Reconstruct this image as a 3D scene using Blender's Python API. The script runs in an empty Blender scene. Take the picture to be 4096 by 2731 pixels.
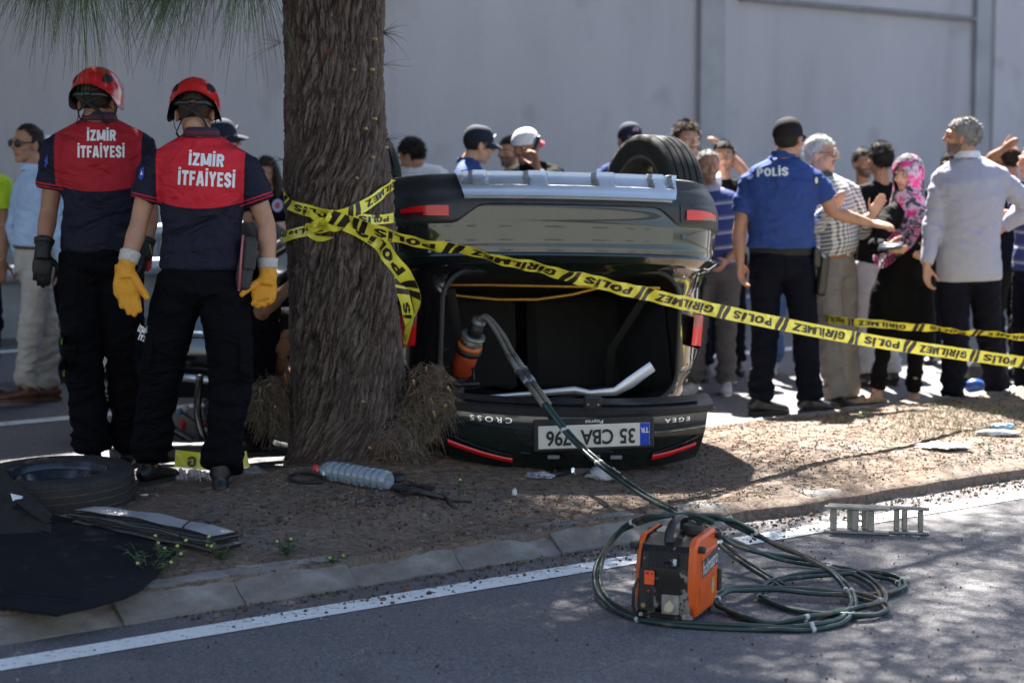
import bpy, bmesh, math, random
import numpy as np
from mathutils import Vector, Matrix, noise
from mathutils.bvhtree import BVHTree
random.seed(7); RNG = np.random.default_rng(7)
SC = bpy.context.scene; COL = SC.collection
PI = math.pi; R = math.radians

# ------------------------------------------------------------------ camera, sky, sun, exposure
CAM_Z = 1.85; FPX = 9000.0; HORIZON = 410.0
PITCH = math.atan((1365.5 - HORIZON) / FPX)
cd = bpy.data.cameras.new('camera'); cam = bpy.data.objects.new('camera', cd); COL.objects.link(cam)
cam.location = (0, 0, CAM_Z); cam.rotation_euler = (PI/2 - PITCH, 0, 0)
cd.sensor_width = 36.0; cd.lens = 36.0 * FPX / 4096.0; cd.clip_end = 900; cd.clip_start = 0.05
cd.dof.use_dof = True; cd.dof.focus_distance = 9.4; cd.dof.aperture_fstop = 2.6
SC.camera = cam
SUN_EL, SUN_AZ = R(53), R(-7)          # azimuth from +Y towards +X
w = bpy.data.worlds.new('World'); SC.world = w; w.use_nodes = True
nt = w.node_tree; bg = nt.nodes['Background']
sky = nt.nodes.new('ShaderNodeTexSky'); sky.sky_type = 'NISHITA'; sky.sun_disc = False
sky.sun_elevation = SUN_EL; sky.sun_rotation = SUN_AZ; sky.air_density = 1.0; sky.dust_density = 1.5
nt.links.new(sky.outputs[0], bg.inputs[0]); bg.inputs[1].default_value = 0.05
sl = bpy.data.lights.new('sun', 'SUN'); sl.energy = 5.0; sl.angle = R(0.55); sl.color = (1, .955, .88)
so = bpy.data.objects.new('sun', sl); COL.objects.link(so)
sd = Vector((math.sin(SUN_AZ)*math.cos(SUN_EL), math.cos(SUN_AZ)*math.cos(SUN_EL), math.sin(SUN_EL)))
so.rotation_euler = sd.to_track_quat('Z', 'Y').to_euler()
SC.view_settings.view_transform = 'Standard'; SC.view_settings.look = 'None'
SC.view_settings.exposure = 2.88; SC.view_settings.gamma = 1.0; SC.view_settings.use_curve_mapping = False
SC.render.engine = 'CYCLES'
cy = SC.cycles; cy.use_denoising = True; cy.max_bounces = 10; cy.diffuse_bounces = 3; cy.glossy_bounces = 4
cy.transmission_bounces = 9; cy.transparent_max_bounces = 8; cy.caustics_reflective = False; cy.caustics_refractive = False
cy.sample_clamp_indirect = 8

# ------------------------------------------------------------------ photograph geometry helpers
_cp, _sp = math.cos(PITCH), math.sin(PITCH)
def ray(u, v):
    a = (u - 2048) / FPX; b = (1365.5 - v) / FPX
    return Vector((a, _cp + b*_sp, -_sp + b*_cp))
def P(u, v, D):
    d = ray(u, v); return Vector((0, 0, CAM_Z)) + d * (D / d.y)
def G(u, v, z=0.0):
    d = ray(u, v); return Vector((0, 0, CAM_Z)) + d * ((z - CAM_Z) / d.z)
def V(*a): return Vector(a)

# ------------------------------------------------------------------ mesh builder
def frame_from(t, up):
    t = t.normalized(); x = up - t * up.dot(t)
    if x.length < 1e-5:
        x = Vector((1, 0, 0)) - t * t.x
        if x.length < 1e-3: x = Vector((0, 1, 0)) - t * t.y
    x.normalize(); return x, t.cross(x)
class MB:
    def __init__(s): s.v = []; s.f = []; s.m = []
    def add(s, vs, fs, m=0):
        o = len(s.v); s.v.extend([tuple(p) for p in vs]); s.f.extend([tuple(i + o for i in f) for f in fs]); s.m.extend([m] * len(fs))
        return o
    def tube(s, pts, rad, n=10, m=0, cap=True, up=None, closed=False):
        pts = [Vector(p) for p in pts]; N = len(pts)
        if not isinstance(rad, (list, tuple)): rad = [rad] * N
        if len(rad) != N: rad = [rad] * N
        vs = []; x = None
        for i, p in enumerate(pts):
            if closed: t = pts[(i+1) % N] - pts[i-1]
            else: t = pts[min(i+1, N-1)] - pts[max(i-1, 0)]
            if t.length < 1e-9: t = Vector((0, 0, 1))
            x, y = frame_from(t, up if up is not None else (x if x is not None else (Vector((0, 0, 1)) if abs(t.normalized().z) < .9 else Vector((1, 0, 0)))))
            r = rad[i]; rx, ry = (r if isinstance(r, (list, tuple)) else (r, r))
            for k in range(n):
                a = 2*PI*k/n; vs.append(p + x*(rx*math.cos(a)) + y*(ry*math.sin(a)))
        fs = []
        for i in range(N if closed else N-1):
            j = (i+1) % N
            for k in range(n):
                l = (k+1) % n; fs.append((i*n+k, i*n+l, j*n+l, j*n+k))
        if cap and not closed:
            fs.append(tuple(reversed(range(n)))); fs.append(tuple((N-1)*n + k for k in range(n)))
        s.add(vs, fs, m); return s
    def box(s, c, size, m=0, rot=None, bev=0.0):
        c = Vector(c); h = [x/2 for x in size]; M3 = rot or Matrix.Identity(3)
        if bev <= 0:
            vs = [c + M3 @ Vector((sx*h[0], sy*h[1], sz*h[2])) for sx in (-1, 1) for sy in (-1, 1) for sz in (-1, 1)]
            fs = [(0, 1, 3, 2), (4, 6, 7, 5), (0, 4, 5, 1), (2, 3, 7, 6), (0, 2, 6, 4), (1, 5, 7, 3)]
            s.add(vs, fs, m); return s
        b = min(bev, min(h)*.95); vs = []; idx = {}
        for sx in (-1, 1):
            for sy in (-1, 1):
                for sz in (-1, 1):
                    for ax in range(3):
                        p = [sx*(h[0]-b), sy*(h[1]-b), sz*(h[2]-b)]; p[ax] += (sx, sy, sz)[ax]*b
                        idx[(sx, sy, sz, ax)] = len(vs); vs.append(c + M3 @ Vector(p))
        fs = []
        for ax in range(3):
            o1, o2 = [(1, 2), (2, 0), (0, 1)][ax]
            for sg in (-1, 1):
                q = []
                for a_, b_ in ((-1, -1), (1, -1), (1, 1), (-1, 1)):
                    k = [0, 0, 0]; k[ax] = sg; k[o1] = a_; k[o2] = b_; q.append(idx[(k[0], k[1], k[2], ax)])
                fs.append(tuple(q) if sg > 0 else tuple(reversed(q)))
        for ax in range(3):
            o1, o2 = [(1, 2), (2, 0), (0, 1)][ax]
            for a_ in (-1, 1):
                for b_ in (-1, 1):
                    k0 = [0, 0, 0]; k0[ax] = -1; k0[o1] = a_; k0[o2] = b_; k1 = list(k0); k1[ax] = 1
                    q = (idx[(*k0, o1)], idx[(*k0, o2)], idx[(*k1, o2)], idx[(*k1, o1)])
                    fs.append(q if a_*b_ < 0 else tuple(reversed(q)))
        for sx in (-1, 1):
            for sy in (-1, 1):
                for sz in (-1, 1):
                    t = (idx[(sx, sy, sz, 0)], idx[(sx, sy, sz, 1)], idx[(sx, sy, sz, 2)])
                    fs.append(t if sx*sy*sz > 0 else tuple(reversed(t)))
        s.add(vs, fs, m); return s
    def ell(s, c, r, n=12, k=8, m=0, rot=None):
        c = Vector(c); M3 = rot or Matrix.Identity(3)
        if not isinstance(r, (list, tuple)): r = (r, r, r)
        vs = [c + M3 @ Vector((0, 0, -r[2]))]
        for i in range(1, k):
            ph = -PI/2 + PI*i/k
            for j in range(n):
                a = 2*PI*j/n; vs.append(c + M3 @ Vector((r[0]*math.cos(ph)*math.cos(a), r[1]*math.cos(ph)*math.sin(a), r[2]*math.sin(ph))))
        vs.append(c + M3 @ Vector((0, 0, r[2]))); L = len(vs)-1; fs = []
        for j in range(n):
            fs.append((0, 1+(j+1) % n, 1+j)); fs.append((L, 1+(k-2)*n+j, 1+(k-2)*n+(j+1) % n))
        for i in range(k-2):
            for j in range(n): fs.append((1+i*n+j, 1+i*n+(j+1) % n, 1+(i+1)*n+(j+1) % n, 1+(i+1)*n+j))
        s.add(vs, fs, m); return s
    def grid(s, fn, nu, nv, m=0, mf=None, flip=False):
        """fn(i/nu, j/nv) -> point; mf(u,v) -> material index"""
        vs = [fn(i/nu, j/nv) for i in range(nu+1) for j in range(nv+1)]; o = len(s.v); s.v.extend([tuple(p) for p in vs])
        for i in range(nu):
            for j in range(nv):
                a = o+i*(nv+1)+j; q = (a, a+nv+1, a+nv+2, a+1)
                s.f.append(tuple(reversed(q)) if flip else q); s.m.append(mf((i+.5)/nu, (j+.5)/nv) if mf else m)
        return s
    def lathe(s, prof, n=24, m=0, M4=None, mf=None):
        """prof: (r, z) list, around z"""
        M4 = M4 or Matrix.Identity(4); vs = []
        for r_, z_ in prof:
            for k in range(n):
                a = 2*PI*k/n; vs.append(M4 @ Vector((r_*math.cos(a), r_*math.sin(a), z_)))
        o = len(s.v); s.v.extend([tuple(p) for p in vs])
        for i in range(len(prof)-1):
            for k in range(n):
                l = (k+1) % n; s.f.append((o+i*n+k, o+i*n+l, o+(i+1)*n+l, o+(i+1)*n+k)); s.m.append(mf(i) if mf else m)
        return s
    def prism(s, poly, z0, z1, m=0, M4=None):
        """poly (x,y) list ccw extruded z0..z1"""
        M4 = M4 or Matrix.Identity(4); n = len(poly)
        vs = [M4 @ Vector((x, y, z0)) for x, y in poly] + [M4 @ Vector((x, y, z1)) for x, y in poly]
        fs = [tuple(reversed(range(n))), tuple(range(n, 2*n))] + [(i, (i+1) % n, n+(i+1) % n, n+i) for i in range(n)]
        s.add(vs, fs, m); return s
    def mesh(s, name, mats, smooth=True, origin=None, fixn=False):
        me = bpy.data.meshes.new(name); vs = s.v
        if origin is not None:
            ox, oy, oz = origin; vs = [(x-ox, y-oy, z-oz) for x, y, z in vs]
        me.from_pydata(vs, [], s.f)
        for mt in (mats if isinstance(mats, (list, tuple)) else [mats]): me.materials.append(mt)
        if len(me.polygons):
            me.polygons.foreach_set('material_index', np.array(s.m, dtype=np.int32))
            if smooth: me.polygons.foreach_set('use_smooth', np.ones(len(me.polygons), dtype=bool))
        if fixn:
            b = bmesh.new(); b.from_mesh(me); bmesh.ops.recalc_face_normals(b, faces=b.faces); b.to_mesh(me); b.free()
        me.update(); return me
    def obj(s, name, mats, parent=None, smooth=True, origin=None, auto=None, fixn=True):
        """auto: sharp-edge angle in degrees"""
        if parent is not None and origin is None: origin = wloc(parent)
        me = s.mesh(name, mats, smooth, origin, fixn)
        if auto and smooth: me.set_sharp_from_angle(angle=R(auto))
        o = link(name, me, parent)
        if parent is None and origin is not None: o.location = origin
        return o
LOC = {}
def wloc(o):
    """world position of an unrotated parent chain"""
    p = Vector(o.location); q = o.parent
    while q is not None: p += Vector(q.location); q = q.parent
    return p
def link(name, data, parent=None):
    o = bpy.data.objects.new(name, data); COL.objects.link(o)
    if parent is not None: o.parent = parent
    return o
def tag(o, label=None, cat=None, group=None, kind=None):
    for k, v in (('label', label), ('category', cat), ('group', group), ('kind', kind)):
        if v: o[k] = v
    return o
def thing(name, loc, label, cat, group=None):
    o = bpy.data.objects.new(name, None); COL.objects.link(o); o.location = loc; o.empty_display_size = .1
    return tag(o, label, cat, group)

# ------------------------------------------------------------------ materials
class NT:
    def __init__(s, name):
        s.mat = bpy.data.materials.new(name); s.mat.use_nodes = True; s.t = s.mat.node_tree; s.b = s.t.nodes['Principled BSDF']
        s.co = None
    def n(s, typ, **kw):
        nd = s.t.nodes.new('ShaderNode' + typ)
        for k, v in kw.items():
            if k.startswith('_'): setattr(nd, k[1:], v)
            else:
                k2 = int(k[1:]) if k[0] == 'i' and k[1:].isdigit() else k.replace('__', ' ')
                s.set(nd.inputs[k2], v)
        return nd
    def set(s, sock, v):
        if hasattr(v, 'is_output') or isinstance(v, bpy.types.NodeSocket): s.t.links.new(v, sock)
        elif isinstance(v, (tuple, list)) and len(v) == 3 and sock.type == 'RGBA': sock.default_value = (*v, 1)
        else: sock.default_value = v
    def coord(s, kind='Object', scale=None, rot=None):
        c = s.n('TexCoord').outputs[kind]
        if scale is not None or rot is not None:
            mp = s.n('Mapping'); s.set(mp.inputs['Vector'], c)
            if scale is not None: mp.inputs['Scale'].default_value = scale if isinstance(scale, (tuple, list)) else (scale,)*3
            if rot is not None: mp.inputs['Rotation'].default_value = rot
            c = mp.outputs[0]
        return c
    def noise(s, co, scale, detail=4, rough=.55, dist=0):
        return s.n('TexNoise', Vector=co, Scale=scale, Detail=detail, Roughness=rough, Distortion=dist).outputs['Fac']
    def ramp(s, fac, stops, interp='LINEAR'):
        nd = s.n('ValToRGB', Fac=fac); cr = nd.color_ramp; cr.interpolation = interp
        while len(cr.elements) < len(stops): cr.elements.new(.5)
        for e, (p, c) in zip(cr.elements, stops):
            e.position = p; e.color = (*c, 1) if isinstance(c, (tuple, list)) else (c, c, c, 1)
        return nd.outputs['Color']
    def mix(s, fac, a, b, typ='MIX'):
        nd = s.n('Mix', _data_type='RGBA', _blend_type=typ); s.set(nd.inputs[0], fac); s.set(nd.inputs[6], a); s.set(nd.inputs[7], b); return nd.outputs[2]
    def math(s, op, a, b=0.0, c=None):
        nd = s.n('Math', _operation=op); s.set(nd.inputs[0], a); s.set(nd.inputs[1], b)
        if c is not None: s.set(nd.inputs[2], c)
        return nd.outputs[0]
    def attr(s, name): return s.n('Attribute', _attribute_name=name).outputs['Fac']
    def bump(s, h, strength=.3, dist=.01, chain=None):
        nd = s.n('Bump', Height=h, Strength=strength, Distance=dist)
        if chain is not None: s.set(nd.inputs['Normal'], chain)
        s.set(s.b.inputs['Normal'], nd.outputs[0]); return nd.outputs[0]
    def out(s, col=None, rough=None, metal=None, spec=None, coat=None, **kw):
        b = s.b.inputs
        if col is not None: s.set(b['Base Color'], col)
        if rough is not None: s.set(b['Roughness'], rough)
        if metal is not None: s.set(b['Metallic'], metal)
        if spec is not None: s.set(b['Specular IOR Level'], spec)
        if coat is not None: s.set(b['Coat Weight'], coat); b['Coat Roughness'].default_value = .03
        for k, v in kw.items(): s.set(b[k.replace('__', ' ')], v)
        return s.mat
MATS = {}
def mat(name, col, rough=.6, metal=0, var=.15, vs=12, bump=0, bs=60, coat=0, spec=.5, col2=None, scale=None, wear=None, sheen=0, dist=.004):
    """simple varied surface; wear=(colour, amount, scale)"""
    if name in MATS: return MATS[name]
    n = NT(name); co = n.coord('Object', scale)
    f = n.noise(co, vs, 5)
    c2 = col2 or tuple(max(0, x*(1-var*1.6)) for x in col); c1 = tuple(min(1, x*(1+var)) for x in col)
    c = n.ramp(f, [(.3, c2), (.7, c1)])
    if wear:
        wf = n.noise(co, wear[2], 7, .65); wf = n.ramp(wf, [(1-wear[1]-.02, 0), (1-wear[1]+.02, 1)]); c = n.mix(wf, c, wear[0])
    rr = n.math('ADD', n.math('MULTIPLY', n.noise(co, vs*2.3, 3), .16), rough-.08)
    if bump: n.bump(n.noise(co, bs, 5, .6), bump, dist)
    n.out(c, rr, metal, spec, coat)
    if sheen: n.out(Sheen__Weight=sheen)
    MATS[name] = n.mat; return n.mat
def cloth(name, col, bump=.35, rough=.85, fold=True, weave=True, colvar=.12, sheen=0):
    """fabric with soft wrinkles and a fine weave"""
    if name in MATS: return MATS[name]
    n = NT(name); co = n.coord('Object')
    f = n.noise(co, 6, 4); c = n.ramp(f, [(.3, tuple(x*(1-colvar) for x in col)), (.7, tuple(min(1, x*(1+colvar)) for x in col))]) if isinstance(col, (tuple, list)) else col
    ch = None
    if fold:
        mp = n.coord('Object', (5.5, 5.5, 9.0), (.3, .4, .2)); h = n.noise(mp, 1.0, 3, .5, 1.4); ch = n.bump(h, min(1, bump*1.7), .06)
    if weave: ch = n.bump(n.noise(co, 420, 2), .18, .001, ch)
    n.out(c, rough, 0, .25 if (not isinstance(col, (tuple, list)) or max(col) > .03) else .08, Sheen__Weight=sheen)
    MATS[name] = n.mat; return n.mat

# ------------------------------------------------------------------ the setting
DIRK = V(.784, .621, 0).normalized(); NRM = V(-DIRK.y, DIRK.x, 0)     # along / across the road
def road(t, n, z=0.0): return DIRK*t + NRM*n + V(0, 0, z)
N_KERB = 7.02; N_WALL = 16.6
def nfar(t):
    k = max(0, min(1, (5.2-t)/.3)); return 8.93+.66*k*k*(3-2*k)

def mat_asphalt():
    n = NT('asphalt'); co = n.coord('Object')
    ag = n.n('TexVoronoi', Vector=co, Scale=150.0); agc = n.ramp(ag.outputs['Color'], [(.1, (.066, .063, .070)), (.55, (.118, .113, .122)), (.9, (.22, .212, .215))])
    big = n.noise(co, .8, 5, .6); base = n.mix(n.ramp(big, [(.3, 0), (.75, .55)]), agc, (.088, .084, .088))
    dust = n.ramp(n.noise(co, 2.3, 6, .7), [(.5, 0), (.78, .55)]); base = n.mix(dust, base, (.17, .155, .145)); oil = n.ramp(n.noise(co, 1.3, 3, .5), [(.62, 0), (.7, .5)]); base = n.mix(oil, base, (.06, .058, .062))
    crk = n.n('TexVoronoi', _feature='DISTANCE_TO_EDGE', Vector=n.coord('Object', .55), Scale=1.0).outputs[0]
    n.bump(ag.outputs['Distance'], .7, .004); n.out(base, n.ramp(n.noise(co, 30, 3), [(0, .72), (1, .9)]), 0, .35); return n.mat
A_MAT = mat_asphalt()
mb = MB(); mb.add([(-220, -60, 0), (220, -60, 0), (220, 300, 0), (-220, 300, 0)], [(0, 1, 2, 3)])
tag(mb.obj('road', A_MAT), kind='structure')

def mat_paint():
    n = NT('road_paint'); co = n.coord('Object')
    worn = n.ramp(n.noise(co, 38, 8, .75), [(.36, 1), (.44, 0)]); worn2 = n.ramp(n.noise(co, 4, 5, .6), [(.25, .75), (.4, 0)])
    wf = n.math('MAXIMUM', worn, worn2)
    n.out(n.mix(wf, n.mix(n.noise(co, 9, 4), (.62, .62, .60), (.78, .78, .76)), (.12, .11, .105)), .7, 0, .3); n.bump(n.noise(co, 160, 3), .4, .002); return n.mat
PAINT = mat_paint()
def strip(name, t0, t1, n0, n1, z, m, wob=.006, seg=60):
    b = MB()
    def fn(u, v):
        t = t0+(t1-t0)*u; p = road(t, n0+(n1-n0)*v, z); return p + NRM*(noise.noise(Vector((t*3, v*7+n0, 2)))*wob)
    b.grid(fn, seg, 2); return b.obj(name, m)
tag(strip('edge_line_marking', -14, 40, N_KERB-.335, N_KERB-.19, .004, PAINT, seg=300), kind='structure')
tag(strip('far_lane_marking', -14, 40, 11.85, 12.0, .004, PAINT, seg=200), kind='structure')
tag(strip('far_edge_marking', -14, 40, 15.35, 15.5, .004, PAINT, seg=100), kind='structure')

# median soil: raised, with a mound round the tree
TREE = V(-.80, 10.42, 0)
def soil_z(x, y):
    n = NRM.x*x + NRM.y*y; t = DIRK.x*x + DIRK.y*y
    e0 = (n - N_KERB - .12)/.55; e1 = (nfar(t) - .06 - n)/.35
    k = max(0, min(1, e0)); k = k*k*(3-2*k); k1 = max(0, min(1, e1)); k1 = k1*k1*(3-2*k1)
    z = .094 + .028*k*k1
    d = math.hypot(x-TREE.x, y-TREE.y); z += .10*math.exp(-(d/.75)**2)*k1*k
    d2 = math.hypot(x+.62, y-9.35); z += .055*math.exp(-(d2/.5)**2)*k*k1
    z += (noise.noise(Vector((x*2.1, y*2.1, 0)))*.018 + noise.noise(Vector((x*7, y*7, 3)))*.008 + noise.noise(Vector((x*23, y*23, 5)))*.0035)*(.25+.75*k*k1)
    return z
def soil_point(u, v, dz=0.0):
    p = G(u, v, .12)
    for _ in range(4): p = G(u, v, soil_z(p.x, p.y))
    return p + V(0, 0, dz)
def mat_soil():
    n = NT('soil'); co = n.coord('Object')
    a = n.noise(co, 3.0, 6, .65); b_ = n.noise(co, 40, 6, .7)
    c = n.ramp(a, [(.3, (.135, .105, .087)), (.55, (.215, .173, .146)), (.75, (.28, .232, .20))])
    c = n.mix(n.ramp(b_, [(.35, .75), (.62, 0)]), c, (.065, .045, .035))
    rd = n.ramp(n.noise(co, 95, 3, .6), [(.62, 0), (.68, 1)]); c = n.mix(rd, c, (.24, .11, .055))
    gy = n.ramp(n.noise(co, 1.1, 3), [(.5, 0), (.7, .6)]); c = n.mix(gy, c, (.19, .18, .17))
    st = n.n('TexWave', Vector=n.coord('Object', (30, 90, 30), (0, 0, .7)), Scale=1.0, Distortion=12.0, Detail=4.0).outputs['Fac']
    c = n.mix(n.ramp(st, [(.82, 0), (.95, .5)]), c, (.30, .22, .15))
    n.bump(n.math('ADD', n.noise(co, 60, 8, .75), n.math('MULTIPLY', n.noise(co, 12, 4), 2)), .9, .012); n.out(c, .95, 0, .1); return n.mat
SOIL = mat_soil()
b = MB()
def fs(u, v):
    t = -6 + 26*u; v2 = max(0, (v*62-2)/60); sp_ = max(0, min(1, (t-6.5)/.3)); ed = .088 - .075*sp_*(.6+.6*noise.noise(Vector((t*3.1, 1, 1)))) + .018*noise.noise(Vector((t*5, 4, 2)))
    n = N_KERB+ed + (nfar(t)-.03-N_KERB-ed)*v2; p = road(t, n); p.z = soil_z(p.x, p.y) - .045*sp_*math.exp(-v2*14)
    if v*62 < .5: p -= NRM*.012; p.z = -.03
    elif v*62 < 1.5: p.z -= .006; p -= NRM*.004
    return p
b.grid(fs, 620, 62); tag(b.obj('median_soil_ground', SOIL, fixn=False), kind='structure')

# kerbs: single stones with joints
def mat_kerb():
    n = NT('kerb_concrete'); co = n.coord('Object')
    a = n.noise(co, 7, 6, .65); c = n.ramp(a, [(.28, (.13, .12, .108)), (.5, (.215, .203, .188)), (.75, (.30, .285, .265))])
    st = n.ramp(n.noise(n.coord('Object', (5, 5, 22)), 1.3, 5, .6), [(.42, 0), (.68, .75)]); c = n.mix(st, c, (.15, .122, .10))
    pt = n.ramp(n.noise(co, 85, 4, .7), [(.28, 1), (.36, 0)]); c = n.mix(pt, c, (.13, .115, .10))
    n.bump(n.math('ADD', n.noise(co, 70, 8, .75), n.math('MULTIPLY', n.noise(co, 14, 4), 1.5)), .75, .008); n.out(c, .9, 0, .2); return n.mat
KERB = mat_kerb()
def kerb_stone(L, prof, seed):
    rr = random.Random(seed); bm_ = MB(); nu = 14
    pr = []
    for (a, z), (a2, z2) in zip(prof[:-1], prof[1:]):
        for k in range(3): pr.append((a+(a2-a)*k/3, z+(z2-z)*k/3))
    pr.append(prof[-1])
    def fn(u, v):
        i = min(int(round(v*(len(pr)-1))), len(pr)-1); n_, z = pr[i]; t = L*(u-.5)
        chip = 0
        e = min(u, 1-u)*L
        if e < .018: chip = (.018-e)*.3
        q = noise.noise(Vector((t*6+seed*9, n_*9, z*9)))*.008 + noise.noise(Vector((t*19+seed*5, n_*29, z*29)))*.006
        return DIRK*t + NRM*(n_ + chip*.6 - q) + V(0, 0, z - chip*.7*(z > .03) + q*(z > .02))
    bm_.grid(fn, nu, len(pr)-1)
    k = len(pr)
    for side in (0, nu):
        ids = [side*k + i for i in range(k)]; bm_.f.append(tuple(ids if side == 0 else reversed(ids))); bm_.m.append(0)
    me_ = bm_.mesh('kerb_stone', KERB, True, None, True); me_.set_sharp_from_angle(angle=R(38)); return me_
near_prof = [(-.005, -.03), (.0, .012), (.085, .080), (.11, .092), (.19, .099), (.20, -.03)]
far_prof = [(-.16, -.03), (-.155, .088), (-.14, .10), (-.02, .10), (.0, .088), (.012, -.03)]
kroot = tag(link('kerb', None), kind='structure'); kroot2 = tag(link('kerb', None), kind='structure')
kmesh = [kerb_stone(.5045, near_prof, s_) for s_ in range(4)]; kmesh2 = [kerb_stone(.74, far_prof, s_+10) for s_ in range(3)]
rk = random.Random(5)
for i in range(34):
    t = (i-8)*.507
    o = link('kerb_stone', kmesh[i % 4], kroot); o.location = road(4.05+t, N_KERB + rk.uniform(-.006, .006), rk.uniform(-.010, .004)); o.rotation_euler = (0, rk.uniform(-.006, .006), rk.uniform(-.012, .012))
    if t > 2.6: o.location.z -= rk.uniform(.02, .06); o.rotation_euler[0] = rk.uniform(-.05, .05); o.rotation_euler[1] = rk.uniform(-.06, .06)
for i in range(24):
    t = 2.2 + (i-6)*.765
    if 4.6 < t < 5.35: continue
    o = link('kerb_stone', kmesh2[i % 3], kroot2); o.location = road(t, nfar(t), rk.uniform(-.008, .003)); o.rotation_euler = (0, 0, rk.uniform(-.01, .01))

# retaining wall behind the far carriageway
def mat_wall():
    n = NT('wall_plaster'); co = n.coord('Object')
    a = n.noise(n.coord('Object', (.5, .5, .18)), 1.2, 5, .6); c = n.ramp(a, [(.3, (.375, .36, .378)), (.7, (.485, .468, .485))])
    st = n.ramp(n.noise(n.coord('Object', (1.4, 1.4, .12)), 1.6, 5, .55), [(.48, 0), (.75, .6)]); c = n.mix(st, c, (.265, .25, .264))
    sp = n.ramp(n.noise(co, 2.0, 2, .4), [(.62, 0), (.72, .35)]); c = n.mix(sp, c, (.25, .235, .245))
    n.bump(n.noise(co, 28, 7, .7), .35, .02); n.out(c, .9, 0, .2); return n.mat
WALL = mat_wall()
wroot = thing('retaining_wall', road(16, N_WALL), 'tall grey plastered retaining wall behind the far carriageway', 'wall')
edges = [-10.0, 15.67, 19.93, 26, 33]
for a, c_ in zip(edges[:-1], edges[1:]):
    b = MB(); tall = 9.2
    rot = Matrix((DIRK, NRM, V(0, 0, 1))).transposed()
    off = 0.0 if a < 19 else -.10
    b.box(road((a+c_)/2, N_WALL+.3+off, tall/2), (c_-a-.03, .6, tall), 0, rot, .012)
    b.obj('wall_panel', WALL, wroot, smooth=False)
JOINT = mat('joint_metal', (.30, .30, .315), .6, 0, .1, 3, .1, 30)
for t_, w_ in ((15.67, .34), (19.93, .5)):
    b = MB(); b.box(road(t_, N_WALL-.03, 4.6), (w_, .07, 9.2), 0, Matrix((DIRK, NRM, V(0, 0, 1))).transposed(), .008); b.obj('joint_cover_strip', JOINT, wroot, smooth=False)
def ledge(p0, p1, h, d, name, m):
    dv = (p1-p0); L = dv.length; x = dv.normalized(); y = NRM; z = x.cross(y); b = MB(); b.box((p0+p1)/2, (L, d, h), 0, Matrix((x, y, z)).transposed(), .006); return b.obj(name, m, wroot, smooth=False)
def on_wall(u, v, n=N_WALL):
    d = ray(u, v); o = V(0, 0, CAM_Z); k = (n - NRM.dot(o))/NRM.dot(d); return o + d*k
ledge(on_wall(2960, -6, N_WALL-.02), on_wall(3905, 78, N_WALL-.02), .05, .07, 'ledge_moulding', mat('ledge_dark', (.2, .19, .19), .8))
# ------------------------------------------------------------------ trees
def mat_bark():
    n = NT('bark'); co = n.coord('Object'); f = n.attr('ridge')
    c = n.ramp(f, [(.16, (.010, .0075, .0065)), (.42, (.052, .037, .030)), (.66, (.115, .086, .071)), (.95, (.21, .168, .143))])
    rd = n.ramp(n.noise(co, 9, 4, .7), [(.66, 0), (.72, .75)]); c = n.mix(rd, c, (.19, .075, .035))
    gy = n.ramp(n.noise(n.coord('Object', (3, 3, 1.2)), 1.5, 5), [(.45, 0), (.7, .35)]); c = n.mix(gy, c, (.12, .10, .085))
    n.bump(n.noise(n.coord('Object', (70, 70, 16)), 1.0, 6, .7), .6, .008); n.out(c, .92, 0, .15); return n.mat
BARK = mat_bark()
TRUNK_PROF = [(-1500, 1170, 1480), (-700, 1150, 1500), (-100, 1128, 1533), (0, 1130, 1533), (300, 1140, 1526), (600, 1146, 1538), (720, 1142, 1552), (900, 1146, 1572), (1100, 1150, 1582), (1300, 1156, 1606), (1500, 1160, 1618), (1650, 1166, 1632), (1800, 1154, 1652), (1870, 1126, 1685), (1960, 1060, 1740)]
tp = []
for v_, a_, c_ in TRUNK_PROF:
    p = P((a_+c_)/2, v_, TREE.y); tp.append((p.z, p.x, (c_-a_)/2/FPX*TREE.y*1.0))
tp.sort()
def trunk_at(z):
    for (z0, x0, r0), (z1, x1, r1) in zip(tp[:-1], tp[1:]):
        if z0 <= z <= z1:
            k = (z-z0)/(z1-z0); return x0+(x1-x0)*k, r0+(r1-r0)*k
    if z < tp[0][0]: return tp[0][1], tp[0][2]
    k = min(1, (z-tp[-1][0])/5); return tp[-1][1]+.1*k, tp[-1][2]*(1-.75*k)
def bark_ridge(a, z, r):
    s_ = a*r - z*.17                              # twisted grain
    w1 = noise.noise(Vector((math.cos(a)*r*8, math.sin(a)*r*8, z*1.7)))*.020
    s2 = s_ + w1*1.6 + .007*noise.noise(Vector((s_*30, z*14, 2))) + .016*noise.noise(Vector((s_*9, z*4.5, 8)))
    d, _ = noise.voronoi(Vector((s2*44, z*5.2, 1.3))); pl = min(1, (d[1]-d[0])*2.4)
    d2, _ = noise.voronoi(Vector((s2*104, z*15, 5.1))); p2 = min(1, (d2[1]-d2[0])*2.2)
    n2 = 1-abs(noise.noise(Vector((s2*150, z*12, 7.1))))*1.8; n3 = noise.noise(Vector((s2*210, z*60, 3)))
    return max(0, .38*pl**.7 + .26*p2 + .30*n2 + .16*n3), w1
mtree = thing('pine_tree', (TREE.x, TREE.y, .1), 'thick rough brown trunk wrapped in yellow tape beside the overturned car', 'tree')
NA, NZ = 380, 600; z0, z1 = 0.02, 3.25
vs = []; rid = []
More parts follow.
